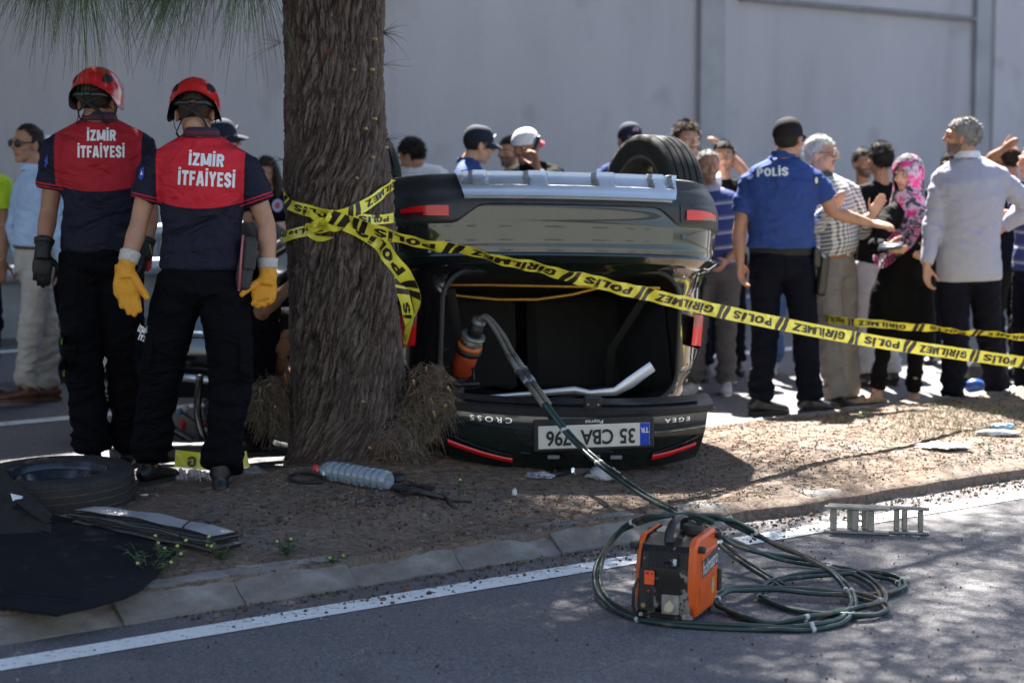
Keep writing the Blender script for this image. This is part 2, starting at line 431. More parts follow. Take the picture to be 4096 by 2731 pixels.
for j in range(NZ+1):
    z = z0 + (z1-z0)*(j/NZ)
    cx, r = trunk_at(z)
    for i in range(NA):
        a = 2*PI*i/NA; f, w1 = bark_ridge(a, z, r)
        flare = 1+ (.22*max(0, .42-z)/.42*max(0, math.cos(3*a+.6))**2 if z < .42 else 0)
        rr = r*flare + (f-.6)*.030 + w1*.35 + noise.noise(Vector((math.cos(a)*2, math.sin(a)*2, z*1.5)))*.012
        # healed knots
        for (ka, kz, kr, kh) in ((-1.25, 2.32, .10, .022), (-.95, 1.52, .06, .02), (-.75, 1.36, .05, .022), (-1.05, 1.28, .045, .018), (-1.8, 2.2, .07, .015)):
            dd = ((math.remainder(a-ka, 2*PI)*r)**2+(z-kz)**2)
            if dd < kr*kr*4: rr += kh*math.exp(-dd/(kr*kr*.5))
        vs.append((cx+rr*math.cos(a)-TREE.x, rr*math.sin(a)*.98, z-.1)); rid.append(max(0, min(1, f+(.15 if z < 1 else 0)*0)))
fsx = [(j*NA+i, j*NA+(i+1) % NA, (j+1)*NA+(i+1) % NA, (j+1)*NA+i) for j in range(NZ) for i in range(NA)]
me = bpy.data.meshes.new('trunk'); me.from_pydata(vs, [], fsx); me.materials.append(BARK)
at = me.attributes.new('ridge', 'FLOAT', 'POINT'); at.data.foreach_set('value', np.array(rid, dtype=np.float32))
me.polygons.foreach_set('use_smooth', np.ones(len(me.polygons), dtype=bool)); me.update()
trunk_o = link('trunk', me, mtree)
BARK2 = mat('bark_plain', (.075, .058, .048), .9, 0, .4, 14, .6, 40)
NEEDLE = mat('needles_green', (.046, .072, .025), .7, 0, .45, 5, 0)
NEEDLE_DRY = mat('needles_dry', (.21, .125, .075), .85, 0, .4, 22, 0)
NEEDLE_GREY = mat('needles_grey', (.20, .17, .13), .85, 0, .4, 22, 0)
STUB = mat('cut_wood', (.45, .29, .15), .8, 0, .3, 30, .2)
def blade(mb, p, d, L, w_, sag, m=0, seg=3, rr=random):
    """thin needle: bent strip starting at p going d, sagging by sag"""
    d = d.normalized(); sd_ = d.cross(Vector((rr.uniform(-1, 1), rr.uniform(-1, 1), rr.uniform(-1, 1))))
    if sd_.length < 1e-4: sd_ = Vector((1, 0, 0))
    sd_.normalize(); vs = []
    for k in range(seg+1):
        t = k/seg; q = p + d*(L*t) + Vector((0, 0, -sag*L*t*t)); ww = w_*(1-.75*t)*.5
        vs.append(q+sd_*ww); vs.append(q-sd_*ww)
    mb.add(vs, [(2*k, 2*k+1, 2*k+3, 2*k+2) for k in range(seg)], m)
# trunk above the picture, limbs and crown that shade the scene
def crown_tree(root, base, H, cz, rad, seed, limbs=9, clumps=150, per=120, top_from=3.2, r0=.2, off=(0, 0)):
    rr = random.Random(seed); b = MB()
    b.tube([base+V(0, 0, top_from), base+V(.1, .05, (top_from+H)/2), base+V(.05, .1, H*.97)], [r0, r0*.65, .03], 10)
    ends = []
    for i in range(limbs):
        a = 2*PI*i/limbs + rr.uniform(-.3, .3); z = max(3.7, top_from) + (H-max(3.7, top_from))*(.02+.75*i/limbs); L = rad*rr.uniform(.6, .95)
        p0 = base+V(0, 0, z); p2 = p0+V(math.cos(a)*L, math.sin(a)*L, rr.uniform(.2, 1.2)); p1 = (p0+p2)/2+V(0, 0, .35)
        b.tube([p0, p1, p2], [.07, .045, .012], 7); ends += [p1, p2]
    b.obj('limb', BARK2, root)
    c = MB()
    for i in range(clumps):
        while True:
            q = V(rr.uniform(-1, 1), rr.uniform(-1, 1), rr.uniform(-1, 1))
            if .25 < q.length < 1: break
        o = base + V(q.x*rad+off[0], q.y*rad+off[1], cz + q.z*(H-cz)*.98)
        o.z = max(o.z, 3.3+rr.uniform(0, .4)); sr = rr.uniform(.3, .62)
        for k in range(per):
            p = o + V(rr.gauss(0, sr*.55), rr.gauss(0, sr*.55), rr.gauss(0, sr*.32)); 
            if p.z < 3.0: continue
            blade(c, p, V(rr.uniform(-1, 1), rr.uniform(-1, 1), rr.uniform(-.9, .1)), rr.uniform(.2, .38), .017, rr.uniform(.1, .5), 0, 1, rr)
    return c.obj('crown', NEEDLE, root, fixn=False, smooth=False)
crown_tree(mtree, V(TREE.x, TREE.y, 0), 8.4, 5.9, 4.3, 3, clumps=300, per=200, top_from=3.2, r0=.19, off=(-.3, .9))
crown_tree(mtree, V(TREE.x, TREE.y, 0), 7.6, 5.4, 2.5, 5, clumps=150, per=230, top_from=3.2, r0=.15, off=(-1.5, 1.3))
t2 = thing('pine_tree', road(-1.2, 8.2), 'neighbouring pine whose drooping needle sprays hang into the top edge', 'tree')
crown_tree(t2, road(-1.2, 8.2), 8.4, 6.0, 3.6, 11, clumps=190, per=180, top_from=0, r0=.2)
t3 = thing('pine_tree', road(14.4, 8.3), 'farther pine on the median beyond the picture edge', 'tree')
crown_tree(t3, road(14.4, 8.3), 7.6, 5.7, 3.2, 19, clumps=140, per=180, top_from=0, r0=.2)
t4 = thing('pine_tree', V(-6.4, 15.6, 0), 'pine standing by the far carriageway shading the road', 'tree')
crown_tree(t4, V(-6.4, 15.6, 0), 9.4, 6.6, 4.2, 23, clumps=230, per=160, top_from=0, r0=.2)

# drooping sprays in view (belong to the second tree: long branch over the firefighters)
rr = random.Random(4); spr = MB(); tw = MB()
fans = [(110, -150, 26, -.22, .26), (200, -160, 60, -.1, .36), (330, -180, 80, .0, .42), (470, -200, 70, .12, .40), (600, -190, 12, .25, .34), (770, -190, 70, -.38, .42), (735, -150, 34, -.45, .38), (880, -210, 60, -.28, .40), (985, -180, 46, .02, .44), (1010, -140, 20, -.25, .32), (1100, -60, 6, -.6, .2)]
for u, v_, nn, lean, ln in fans:
    D = 9.75 + rr.uniform(-.25, .35); o = P(u, v_, D)
    for k in range(int(nn*3.0)):
        d = V(lean*1.0+rr.gauss(0, .23), rr.gauss(0, .28), -1.0); p = o + V(rr.uniform(-.04, .04), rr.uniform(-.05, .05), rr.uniform(0, .1))
        d2 = d + V(0, 0, .45); blade(spr, p, d2, ln*rr.uniform(.4, 1.08), .0040, rr.uniform(.25, .5), 0, 5, rr)
    tw.tube([o+V(0, 0, -.02), o+V(rr.uniform(-.1, .1), .05, .5)], [.004, .01], 5)
br = [P(60, -420, 9.9)+V(-.5, 0, .35), P(200, -420, 9.9), P(600, -440, 9.9), P(1000, -420, 9.95), P(1150, -380, 10.1), V(trunk_at(2.9)[0], TREE.y, 2.95)]
tw.tube(br, [.008, .012, .02, .028, .04, .06], 7)
spray = spr.obj('drooping_needles', mat('needles_hanging', (.045, .095, .022), .7, 0, .45, 5, 0), mtree, fixn=False, smooth=False); tw.obj('branch', BARK2, mtree)
# small twigs sprouting from the trunk
tb = MB(); tg = MB()
for (u, v_, sx, n_, L, col_) in ((1125, 172, -1, 14, .17, 0), (1530, 130, 1, 26, .13, 1), (1545, 560, 1, 12, .11, 1), (1535, 260, 1, 8, .16, 0), (1560, 690, 1, 16, .12, 1), (1135, 640, -1, 10, .09, 0), (1575, 880, 1, 8, .08, 1), (1580, 1010, 1, 14, .08, 1)):
    D = TREE.y - .05; o = P(u, v_, D)
    for k in range(n_):
        d = V(sx*rr.uniform(.4, 1), rr.uniform(-.6, .2), rr.uniform(-.45, .55)); blade(tb if col_ == 0 else tg, o, d, L*rr.uniform(.5, 1.15), .0022, rr.uniform(-.1, .5), 0, 4, rr)
tb.obj('twig_needles', NEEDLE_GREY, mtree, fixn=False, smooth=False); tg.obj('twig_needles', NEEDLE, mtree, fixn=False, smooth=False)
# shaggy burrs of dead needles with cut stubs
def burr(u, v_, rx, rz, D, n_, stubs, seed, green=.12, down=.5):
    rr = random.Random(seed); o = P(u, v_, D); core = MB(); core.ell(o, (rx*.8, rx*.75, rz*.85), 16, 12)
    core.v = [tuple(Vector(p)+ (Vector(p)-o).normalized()*noise.noise(Vector(p)*9)*.06) for p in core.v]
    core.obj('burr', mat('burr_dark', (.07, .045, .03), .95, 0, .4, 40, .8, 60), mtree)
    nd = MB()
    for k in range(n_):
        q = V(rr.gauss(0, 1), rr.gauss(0, 1), rr.gauss(0, 1)).normalized()
        if q.y > .55: continue
        kf = 1+.55*noise.noise(q*1.9+V(seed, 0, 0)); p = o + V(q.x*rx*.82, q.y*rx*.8, q.z*rz*.86)*kf; tn = q.cross(V(rr.gauss(0, 1), rr.gauss(0, 1), rr.gauss(0, 1)))
        d = tn*.8 + q*rr.uniform(.05, .75) + V(0, 0, -down*rr.random())
        m = 2 if rr.random() < green else (1 if rr.random() < .45 else 0)
        blade(nd, p, d, rr.uniform(.03, .105), .0030, rr.uniform(0, .8), m, 3, rr)
    nd.obj('dead_needles', [NEEDLE_DRY, NEEDLE_GREY, NEEDLE], mtree, fixn=False, smooth=False)
    for (du, dv, L, r) in stubs:
        s_ = MB(); p = P(u+du, v_+dv, D-rx*.72); dirv = V(rr.uniform(-.3, .3), -.6, rr.uniform(.2, .9)).normalized()
        s_.tube([p-dirv*.03, p+dirv*L*.55, p+dirv*L*.62], [r*.75, r*.65, r*.4], 8); s_.obj('cut_stub', STUB, mtree)
burr(1725, 1590, .115, .15, 10.33, 1500, [(50, 40, .05, .010), (15, 75, .06, .008), (-20, -110, .05, .007), (70, -35, .035, .008), (-70, -60, .03, .009)], 2)
burr(1570, 1800, .15, .15, 10.25, 2000, [(-90, -10, .02, .008), (-120, 60, .02, .007)], 3, .05, .9)
burr(1085, 1610, .10, .13, 10.42, 1100, [(-10, -70, .04, .008), (20, 20, .03, .009), (-45, -40, .05, .006), (60, -90, .07, .005)], 5, .18)
burr(1665, 1700, .07, .10, 10.3, 500, [], 8, .3, .9)
# stubs on the trunk itself
for (u, v_) in ((1420, 282), (1490, 280), (1500, 475), (1465, 513), (1430, 705), (1492, 625), (1455, 1575), (1540, 590), (1500, 160)):
    s_ = MB(); z = P(u, v_, TREE.y).z; cx, r = trunk_at(z); x = P(u, v_, TREE.y-r*.8).x; dy = math.sqrt(max(.0001, (r+.012)**2-(x-cx)**2)); p = V(x, TREE.y-dy, z)
    nv = (p-V(cx, TREE.y, z)).normalized(); s_.tube([p-nv*.02, p+nv*.004, p+nv*.007], [.008, .0065, .004], 8); s_.obj('cut_stub', STUB, mtree)

# ------------------------------------------------------------------ overturned car
YAW = R(18); CARC = V(.25, 10.84, 0)
def carM():
    return Matrix.Translation(CARC) @ Matrix.Rotation(YAW, 4, 'Z') @ Matrix.Rotation(R(1.9), 4, 'Y') @ Matrix.Translation(V(0, 0, 1.1)) @ Matrix.Rotation(R(-10.5), 4, 'X') @ Matrix.Translation(V(0, 0, -1.1))
CM = carM()
car = thing('car', CARC, 'overturned dark green car lying on its roof with its boot gaping open', 'car')
def cobj(b, name, m, parent=None, auto=35, smooth=True, M4=None):
    M4 = M4 or CM; b.v = [tuple(M4 @ Vector(p)) for p in b.v]
    return b.obj(name, m, parent or car, smooth=smooth, auto=auto, origin=wloc(parent or car))
def mat_paint_car():
    n = NT('car_paint'); co = n.coord('Object'); fl = n.noise(co, 900, 2)
    c = n.mix(fl, (.006, .010, .009), (.012, .019, .017)); du = n.ramp(n.noise(co, 5, 6, .7), [(.5, 0), (.85, .16)])
    scr = n.ramp(n.noise(n.coord('Object', (4, 4, 160), (.2, .5, .1)), 1.0, 3, .6), [(.70, 0), (.74, .5)]); c = n.mix(scr, c, (.12, .115, .10)); n.out(n.mix(du, c, (.14, .11, .08)), n.math('ADD', n.math('MULTIPLY', du, 1.2), .10), .0, .3, 1.0); n.bump(n.noise(co, 2.0, 2), .05, .02); return n.mat
CPAINT = mat_paint_car()
CBLACK = mat('car_black_plastic', (.022, .022, .024), .48, 0, .2, 30, .12, 240)
CGLOSS = mat('car_gloss_black', (.008, .008, .009), .12, 0, .1, 10, 0, coat=1)
CSILVER = mat('car_silver_trim', (.50, .52, .55), .34, .75, .05, 8, .05, 200)
CRED = NT('lamp_red'); CRED.out((.62, .010, .016), .22, 0, .4, .3); CRED = CRED.mat
CREDD = mat('lamp_dark_red', (.10, .006, .010), .15, 0, .2, 20, coat=1)
CFELT = mat('boot_lining', (.005, .005, .0055), .95, 0, .4, 40, .3, 90)
CRUB = mat('car_rubber_seal', (.012, .012, .013), .55, 0, .2, 20)
CGLASS = mat('car_glass', (.012, .016, .018), .06, 0, .1, 4, coat=1)
CHROME = mat('chrome', (.75, .76, .78), .15, 1.0, .05, 10)
PLAN = [(0, 0), (.25, .008), (.45, .03), (.60, .065), (.70, .11), (.78, .18), (.845, .28), (.885, .42), (.905, .62), (.91, .9)]
def plan(s_):
    """s in -1..1 along the rear outline"""
    a = abs(s_)*(len(PLAN)-1); i = min(int(a), len(PLAN)-2); k = a-i
    def cr(p0, p1, p2, p3): return .5*((2*p1)+(-p0+p2)*k+(2*p0-5*p1+4*p2-p3)*k*k+(-p0+3*p1-3*p2+p3)*k**3)
    q = [PLAN[max(0, i-1)] if i > 0 else (-PLAN[1][0], PLAN[1][1]), PLAN[i], PLAN[i+1], PLAN[min(len(PLAN)-1, i+2)]]
    x = cr(*[t[0] for t in q]); y = cr(*[t[1] for t in q]); return (math.copysign(x, s_), y)
def pn(s_):
    x0, y0 = plan(s_-.01); x1, y1 = plan(s_+.01); t = Vector((x1-x0, y1-y0, 0)).normalized(); return V(t.y, -t.x, 0)
def interp(tab, h):
    for (h0, a0), (h1, a1) in zip(tab[:-1], tab[1:]):
        if h0 <= h <= h1:
            k = (h-h0)/(h1-h0); k = k*k*(3-2*k)*.6 + k*.4; return a0+(a1-a0)*k
    return tab[0][1] if h < tab[0][0] else tab[-1][1]
BPROF = [(1.035, -.10), (1.06, -.06), (1.08, .0), (1.115, .045), (1.13, .022), (1.145, .026), (1.17, .026), (1.27, .036), (1.36, .040), (1.42, .025), (1.50, -.01)]
def bump_pt(s_, h, off=0.0):
    x, y = plan(s_); n_ = pn(s_); return V(x, y, h) + n_*(interp(BPROF, h)+off)
b = MB(); b.grid(lambda u, v: bump_pt(-1+2*u, 1.035+.375*v), 96, 40); cobj(b, 'rear_bumper', CPAINT, auto=50)
# black lower trim and silver skid plate
def trim_low(s_):
    a = abs(s_); return 1.352 if a < .22 else (1.352-(a-.22)/.08*.085 if a < .30 else 1.267)
b = MB(); b.grid(lambda u, v: bump_pt(-1+2*u, trim_low(-1+2*u)+(1.515-trim_low(-1+2*u))*v, .012 - (.03 if v > .97 else 0) - (.012 if v < .03 else 0)), 96, 24)
trim_o = cobj(b, 'bumper_trim', CBLACK, auto=50)
b = MB(); ribs = [-.225, -.075, .075, .225]
def skid(u, v):
    s0 = -.30+.60*u; k = v; h = 1.382+.142*v
    wv = .93+.07*v if False else 1.0; s_ = s0*(1-.10*(1-v)) if False else s0*(.90+.10*v)
    off = .052
    if v < .06 or v > .98: off = .018
    inr = min(abs(s_-r_) for r_ in ribs)
    if v > .45 and abs(s_) < .275 and inr > .020: off -= .030*min(1, (inr-.020)/.008)*min(1, (v-.45)/.06)
    return bump_pt(s_, h, off)
b.grid(skid, 150, 40); sk = cobj(b, 'skid_plate', CSILVER, auto=40)
# reflectors in dark recesses
for sg in (-1, 1):
    s0, s1 = (.325, .535)
    hz = MB(); hz.grid(lambda u, v: bump_pt(sg*(s0-.02+(s1-s0+.04)*u), 1.283+.10*v, .017+.010*math.sin(PI*u)*math.sin(PI*v)), 14, 8, flip=sg < 0)
    ho = cobj(hz, 'reflector_housing', CBLACK, trim_o)
    ln = MB()
    def lens(u, v):
        s_ = s0+(s1-s0)*u; lo = 1.298+.014*u; hi = 1.366-.026*u*u - .018*(1-u); return bump_pt(sg*s_, lo+(hi-lo)*v, .031)
    ln.grid(lens, 14, 6, mf=lambda u, v: 1 if (v < .4 and u > .5) else 0, flip=sg < 0); cobj(ln, 'reflector', [CRED, CREDD], trim_o)
# parking sensor / tow cover
for s_, h in ((-.33, 1.335), (.33, 1.22)):
    b = MB(); c = bump_pt(s_, h, .001); n_ = pn(s_); b.tube([c-n_*.004, c+n_*.0025], .014, 18); cobj(b, 'parking_sensor', CPAINT)
# rear body ring round the boot opening
NO = 64
def rrect(i, x0, x1, h0, h1, r):
    """rounded rect point by param"""
    t = i/NO*4; w_, hh = x1-x0, h1-h0; per = [];
    pts = []
    for (cx, ch, a0) in ((x1-r, h1-r, 0), (x0+r, h1-r, PI/2), (x0+r, h0+r, PI), (x1-r, h0+r, 1.5*PI)):
        for k in range(NO//4):
            a = a0+PI/2*k/(NO//4-1); pts.append((cx+r*math.cos(a), ch+r*math.sin(a)))
    return pts[i % NO]
OPEN = [rrect(i, -.61, .62, .42, 1.055, .15) for i in range(NO)]
def outer_pt(i):
    x, h = OPEN[i]; # push outwards to the body outline
    q = i//(NO//4); k = (i % (NO//4))/(NO//4-1)
    tab = [[(.90, 1.06), (.62, 1.075)], [(-.62, 1.075), (-.90, 1.06)], [(-.85, .70), (-.58, .35)], [(.60, .35), (.855, .70)]]
    (xa, ha), (xb, hb) = tab[q]; xx = xa+(xb-xa)*k; hh = ha+(hb-ha)*k
    return xx, hh
def ring(u, v):
    i = int(round(u*NO)) % NO; (xi, hi), (xo, ho) = OPEN[i], outer_pt(i); k = v; x = xi+(xo-xi)*k; h = hi+(ho-hi)*k
    yi = .13+.20*(1.055-hi); yo = (plan(min(1, abs(xo)/.91*.78) )[1] if False else .10+.35*max(0, (abs(xo)-.62)/.28)**1.5)+.30*(1.06-ho)
    y = yi+(yo-yi)*k - .03*math.sin(PI*k)
    return V(x, y, h)
b = MB(); b.grid(ring, NO, 8); cobj(b, 'boot_surround', CGLOSS)
b = MB(); b.tube([V(x, .115+.20*(1.055-h), h) for x, h in OPEN], .013, 8, closed=True); cobj(b, 'rubber_seal', CRUB)
b = MB()
def inner(u, v):
    i = int(round(u*NO)) % NO; x, h = OPEN[i]; d = [0, .25, .9, .9][int(round(v*3))]; k = [1, 1.0, .96, 0][int(round(v*3))]
    return V(x*k, .125+.2*(1.055-h)+d, .76+(h-.76)*k)
b.grid(inner, NO, 3); cobj(b, 'boot_lining', CFELT)
# seat backs and folds inside
b = MB(); b.box(V(-.28, .8, .75), (.5, .1, .5), 0, None, .04); cobj(b, 'seat_back', CFELT)
b = MB(); b.box(V(.3, .82, .75), (.52, .1, .5), 0, None, .04); cobj(b, 'seat_back', CFELT)
for sg in (-1, 1):
    b = MB(); b.grid(lambda u, v: V(sg*(.60-.10*math.sin(PI*v)*u), .22+.55*u+.1*v, .46+.56*v-.03*u), 8, 10); cobj(b, 'side_trim', CBLACK)
    b = MB(); b.tube([V(sg*.52, .3, .98), V(sg*.40, .55, .70), V(sg*.46, .75, .48)], (.022, .003), 6, up=V(1, 0, 0)); cobj(b, 'seat_belt', mat('belt_webbing', (.012, .012, .013), .7))
b = MB(); b.grid(lambda u, v: V(-.5+1.05*u, .35+.35*v, .475+.03*math.sin(u*9)+.02*v), 20, 6); cobj(b, 'sagging_headliner', mat('headliner_dark', (.02, .019, .018), .95, 0, .3, 20, .4, 60))
# tail lamp on the body corner
for sg in (1, -1):
    b = MB(); b.grid(lambda u, v: V(sg*(.72+.165*u**.8), .20+.42*u*u+.05*(1-v), .70+.15*v), 10, 8, mf=lambda u, v: 1 if (u < .3 and v > .6) else 0, flip=sg < 0); b2 = cobj(b, 'tail_lamp', [CRED, mat('lamp_clear', (.30, .10, .10), .1, .2)])
# flanks: loft along the car (x half-profile, height) with windows
FL = [(0.0, .80, .55, .36, .95), (.5, .905, .86, .62, .30), (1.0, .912, .885, .66, .245), (2.0, .912, .89, .67, .235), (2.8, .912, .885, .64, .27), (3.3, .91, .86, .55, .52), (3.7, .90, .80, .60, .70), (4.2, .84, .70, .5, .76), (4.36, .60, .5, .4, .84)]
def sect(y):
    for a, c_ in zip(FL[:-1], FL[1:]):
        if a[0] <= y <= c_[0]:
            k = (y-a[0])/(c_[0]-a[0]); return [p+(q-p)*k for p, q in zip(a, c_)]
    return FL[-1]
def flank(sg):
    def fn(u, v):
        y = .52+3.82*u; _, xm, xb, xr, hr = sect(y); prof = [(.74, 1.52), (.88, 1.44), (xm, 1.25), (xm, 1.02), (xb, .86), (xb-.02, .82), (xr+.03, hr+.07), (xr-.06, hr), (0, hr-.04)]
        a = v*(len(prof)-1); i = min(int(a), len(prof)-2); k = a-i; return V(sg*(prof[i][0]+(prof[i+1][0]-prof[i][0])*k), y, prof[i][1]+(prof[i+1][1]-prof[i][1])*k)
    def mf(u, v):
        y = .52+3.82*u; a = v*8
        if 4.98 < a < 6.05 and (.75 < y < 1.02 or 1.10 < y < 1.75 or 1.85 < y < 2.75): return 1
        if a < .95: return 2
        return 0
    b = MB(); b.grid(fn, 110, 32, mf=mf, flip=sg > 0)
    keep = []
    for f, m_ in zip(b.f, b.m):
        c = sum((Vector(b.v[i]) for i in f), Vector())/len(f)
        if any((c.y-wy)**2+(c.z-1.40)**2 < .365**2 for wy in (.93, 3.57)): continue
        keep.append((f, m_))
    b.f = [k[0] for k in keep]; b.m = [k[1] for k in keep]
    cobj(b, 'side_body', [CPAINT, CGLASS, CBLACK], auto=40)
    for wy in (.93, 3.57):
        a_ = MB(); pts = []
        for k in range(17):
            t = PI + PI*k/16; pts.append(V(sg*.912, wy+.375*math.cos(t), 1.42+.375*math.sin(t)))
        a_.tube(pts, (.028, .022), 6, up=V(1, 0, 0)); cobj(a_, 'arch_trim', CBLACK)
        l_ = MB(); l_.grid(lambda u, v: V(sg*(.90-.35*v), wy+.37*math.cos(PI+PI*u), 1.42+.37*math.sin(PI+PI*u)), 12, 2); cobj(l_, 'arch_liner', CFELT)
    # sill trim, handles, mirror
    s_ = MB(); s_.tube([V(sg*.905, 1.4, 1.46), V(sg*.905, 3.1, 1.46)], (.02, .03), 8); cobj(s_, 'side_sill_trim', CSILVER)
    for y in (1.2, 2.2):
        h_ = MB(); h_.box(V(sg*.925, y, .98), (.03, .19, .03), 0, None, .01); cobj(h_, 'door_handle', CPAINT)
    m_ = MB(); m_.ell(V(sg*1.02, 2.78, .80), (.11, .07, .075), 14, 9); m_.tube([V(sg*.88, 2.8, .84), V(sg*.98, 2.79, .82)], .025, 8); cobj(m_, 'wing_mirror', CPAINT)
    for y in (1.06, 1.80, 2.86):
        g = MB(); g.tube([V(sg*.9135, y, 1.42), V(sg*.9135, y, 1.02), V(sg*.888, y, .84)], .004, 5); cobj(g, 'door_gap', CRUB)
for sg in (-1, 1): flank(sg)
b = MB(); b.box(V(0, 2.3, 1.46), (1.5, 3.7, .06), 0, None, .02); b.tube([V(.2, .5, 1.5), V(.25, 2, 1.52), V(.2, 3, 1.5)], .03, 8); b.box(V(-.25, .45, 1.47), (.5, .3, .12), 0, None, .04); cobj(b, 'underbody', CBLACK)
# wheels
TYRE = NT('tyre_rubber'); _co = TYRE.coord('Object'); _du = TYRE.ramp(TYRE.noise(_co, 7, 5, .65), [(.45, 0), (.85, .3)])
TYRE.out(TYRE.mix(_du, (.016, .016, .017), (.075, .062, .050)), .72, 0, .4); TYRE.bump(TYRE.noise(_co, 120, 4), .2, .002); TYRE = TYRE.mat
GROOVE = mat('tyre_groove_dust', (.17, .13, .09), .95, 0, .3, 30)
RIMM = mat('wheel_dusty_metal', (.16, .145, .13), .55, .7, .3, 10, .1)
RIMB = mat('spare_rim_black', (.028, .034, .048), .26, .3, .15, 12, .05, 100)
def tyre_mesh(Ro, Wd, Ri, blocks=72, groove_dust=False):
    """around Z, centred; circumferential grooves and shoulder sipes modelled"""
    h = Wd/2; b = MB(); xs = [-h*.93, -h*.80, -h*.50, -h*.44, -h*.14, -h*.08, h*.20, h*.26, h*.55, h*.61, h*.84, h*.93]
    prof = [(Ri, -h*.80), (Ri+.012, -h*.93), (Ri+.03, -h*.99), (Ri+(Ro-Ri)*.5, -h*1.04), (Ro-.035, -h*1.0), (Ro-.014, -h*.95), (Ro-.006, -h*.86)]
    tread = [(-.80, 0), (-.52, 0), (-.52, 1), (-.45, 1), (-.45, 0), (-.12, 0), (-.12, 1), (-.05, 1), (-.05, 0), (.24, 0), (.24, 1), (.31, 1), (.31, 0), (.56, 0), (.56, 1), (.62, 1), (.62, 0), (.80, 0)]
    if not groove_dust: tread = [(-.80, 0), (-.58, 0), (-.58, 1), (-.50, 1), (-.50, 0), (-.20, 0), (-.20, 1), (-.12, 1), (-.12, 0), (.12, 0), (.12, 1), (.20, 1), (.20, 0), (.50, 0), (.50, 1), (.58, 1), (.58, 0), (.80, 0)]
    i0 = len(prof)
    for a, g in tread: prof.append((Ro - .004*(a*a) - (.008 if g else 0), a*h))
    i1 = len(prof)
    prof += [(Ro-.006, h*.86), (Ro-.014, h*.95), (Ro-.035, h*1.0), (Ri+(Ro-Ri)*.5, h*1.04), (Ri+.03, h*.99), (Ri+.012, h*.93), (Ri, h*.80), (Ri-.03, h*.3), (Ri-.03, -h*.3), (Ri, -h*.80)]
    gm = set(i0+i for i in range(len(tread)-1) if tread[i][1] == 1 and tread[i+1][1] == 1)
    n = 96
    b.lathe(prof, n, mf=lambda i: 1 if i in gm else 0)
    # sipes: thin dark grooves across shoulders
    for k in range(blocks):
        a = 2*PI*(k+.5)/blocks
        for sg in (-1, 1):
            pts = []
            for t in (.60, .80, .92, .99):
                r_ = Ro-.004*t*t+.0012 if t < .85 else (Ro-.011 if t < .95 else Ro-.030); pts.append(V(r_*math.cos(a), r_*math.sin(a), sg*t*h))
            tv = V(-math.sin(a), math.cos(a), 0)*.0016; vs = []
            for p in pts: vs += [p-tv, p+tv]
            b.add(vs, [(2*i, 2*i+1, 2*i+3, 2*i+2) for i in range(3)], 2)
    return b
SIPE = mat('tyre_sipe', (.006, .006, .006), .9, 0, .1)
def rim_mesh(Ri, Wd, spokes=10):
    h = Wd/2; b = MB()
    b.lathe([(Ri+.008, -h*.95), (Ri-.004, -h*.97), (Ri-.014, -h*.90), (Ri-.022, -h*.6), (Ri-.05, -h*.2), (Ri-.05, h*.6), (Ri-.02, h*.9), (Ri+.008, h*.95)], 64)
    b.lathe([(.0, h*.35), (.07, h*.35), (.085, h*.25), (.085, -.0), (.0, -.0)], 32)
    for k in range(spokes):
        a = 2*PI*k/spokes; b.box(V((Ri*.5+.02)*math.cos(a), (Ri*.5+.02)*math.sin(a), h*.32), (Ri*.9, .035, .03), 0, Matrix.Rotation(a, 3, 'Z'), .008)
    return b
def car_wheel(x, y, h, toe, name='wheel'):
    sg = 1 if x > 0 else -1
    M4 = CM @ Matrix.Translation(V(x, y, h)) @ Matrix.Rotation(toe, 4, 'Z') @ Matrix.Rotation(R(90)*sg, 4, 'Y')
    hold = bpy.data.objects.new('wheel', None); COL.objects.link(hold); hold.parent = car; hold.location = M4.translation - wloc(car)
    cobj(tyre_mesh(.345, .225, .232), 'tyre', [TYRE, SIPE, SIPE], hold, 40, M4=M4); cobj(rim_mesh(.232, .2), 'rim', RIMM, hold, 40, M4=M4)
    b = MB(); b.lathe([(.0, -.02), (.14, -.02), (.15, -.035), (.0, -.035)], 40); cobj(b, 'brake_disc', RIMM, hold, 40, M4=M4)
car_wheel(.80, .92, 1.535, R(12)); car_wheel(-.79, .95, 1.50, R(4)); car_wheel(.79, 3.57, 1.40, 0); car_wheel(-.79, 3.57, 1.40, R(0))
b = MB(); b.tube([V(-.7, .95, 1.50), V(.7, .95, 1.52)], .04, 8); cobj(b, 'axle', CBLACK)
# bent aluminium strip and yellow rope in the boot
b = MB(); pts = [P(1640, 1612, 10.62), P(1830, 1600, 10.62), P(2080, 1578, 10.58), P(2300, 1560, 10.55), P(2360, 1572, 10.53), P(2460, 1566, 10.52), P(2520, 1530, 10.52), P(2610, 1465, 10.55)]
b.tube(pts, [(.006, .004), (.012, .005), (.012, .006), (.018, .006), (.014, .006), (.02, .006), (.028, .006), (.026, .006)], 8, up=V(0, 0, 1)); b.obj('bent_strip', CSILVER, car, auto=40)
ROPE = mat('yellow_rope', (.55, .27, .03), .8, 0, .4, 260, .6, 300)
for pts in ([(1745, 1140), (1950, 1140), (2250, 1146), (2640, 1152)], [(1735, 1168), (1850, 1185), (1990, 1198), (2150, 1198), (2290, 1178), (2400, 1150)]):
    b = MB(); w3 = [P(u, v_, 11.02) for u, v_ in pts]; q = []
    for i in range(len(w3)-1):
        for k in range(6): q.append(w3[i].lerp(w3[i+1], k/6))
    q.append(w3[-1]); b.tube(q, .006, 7); b.obj('luggage_rope', ROPE, car)
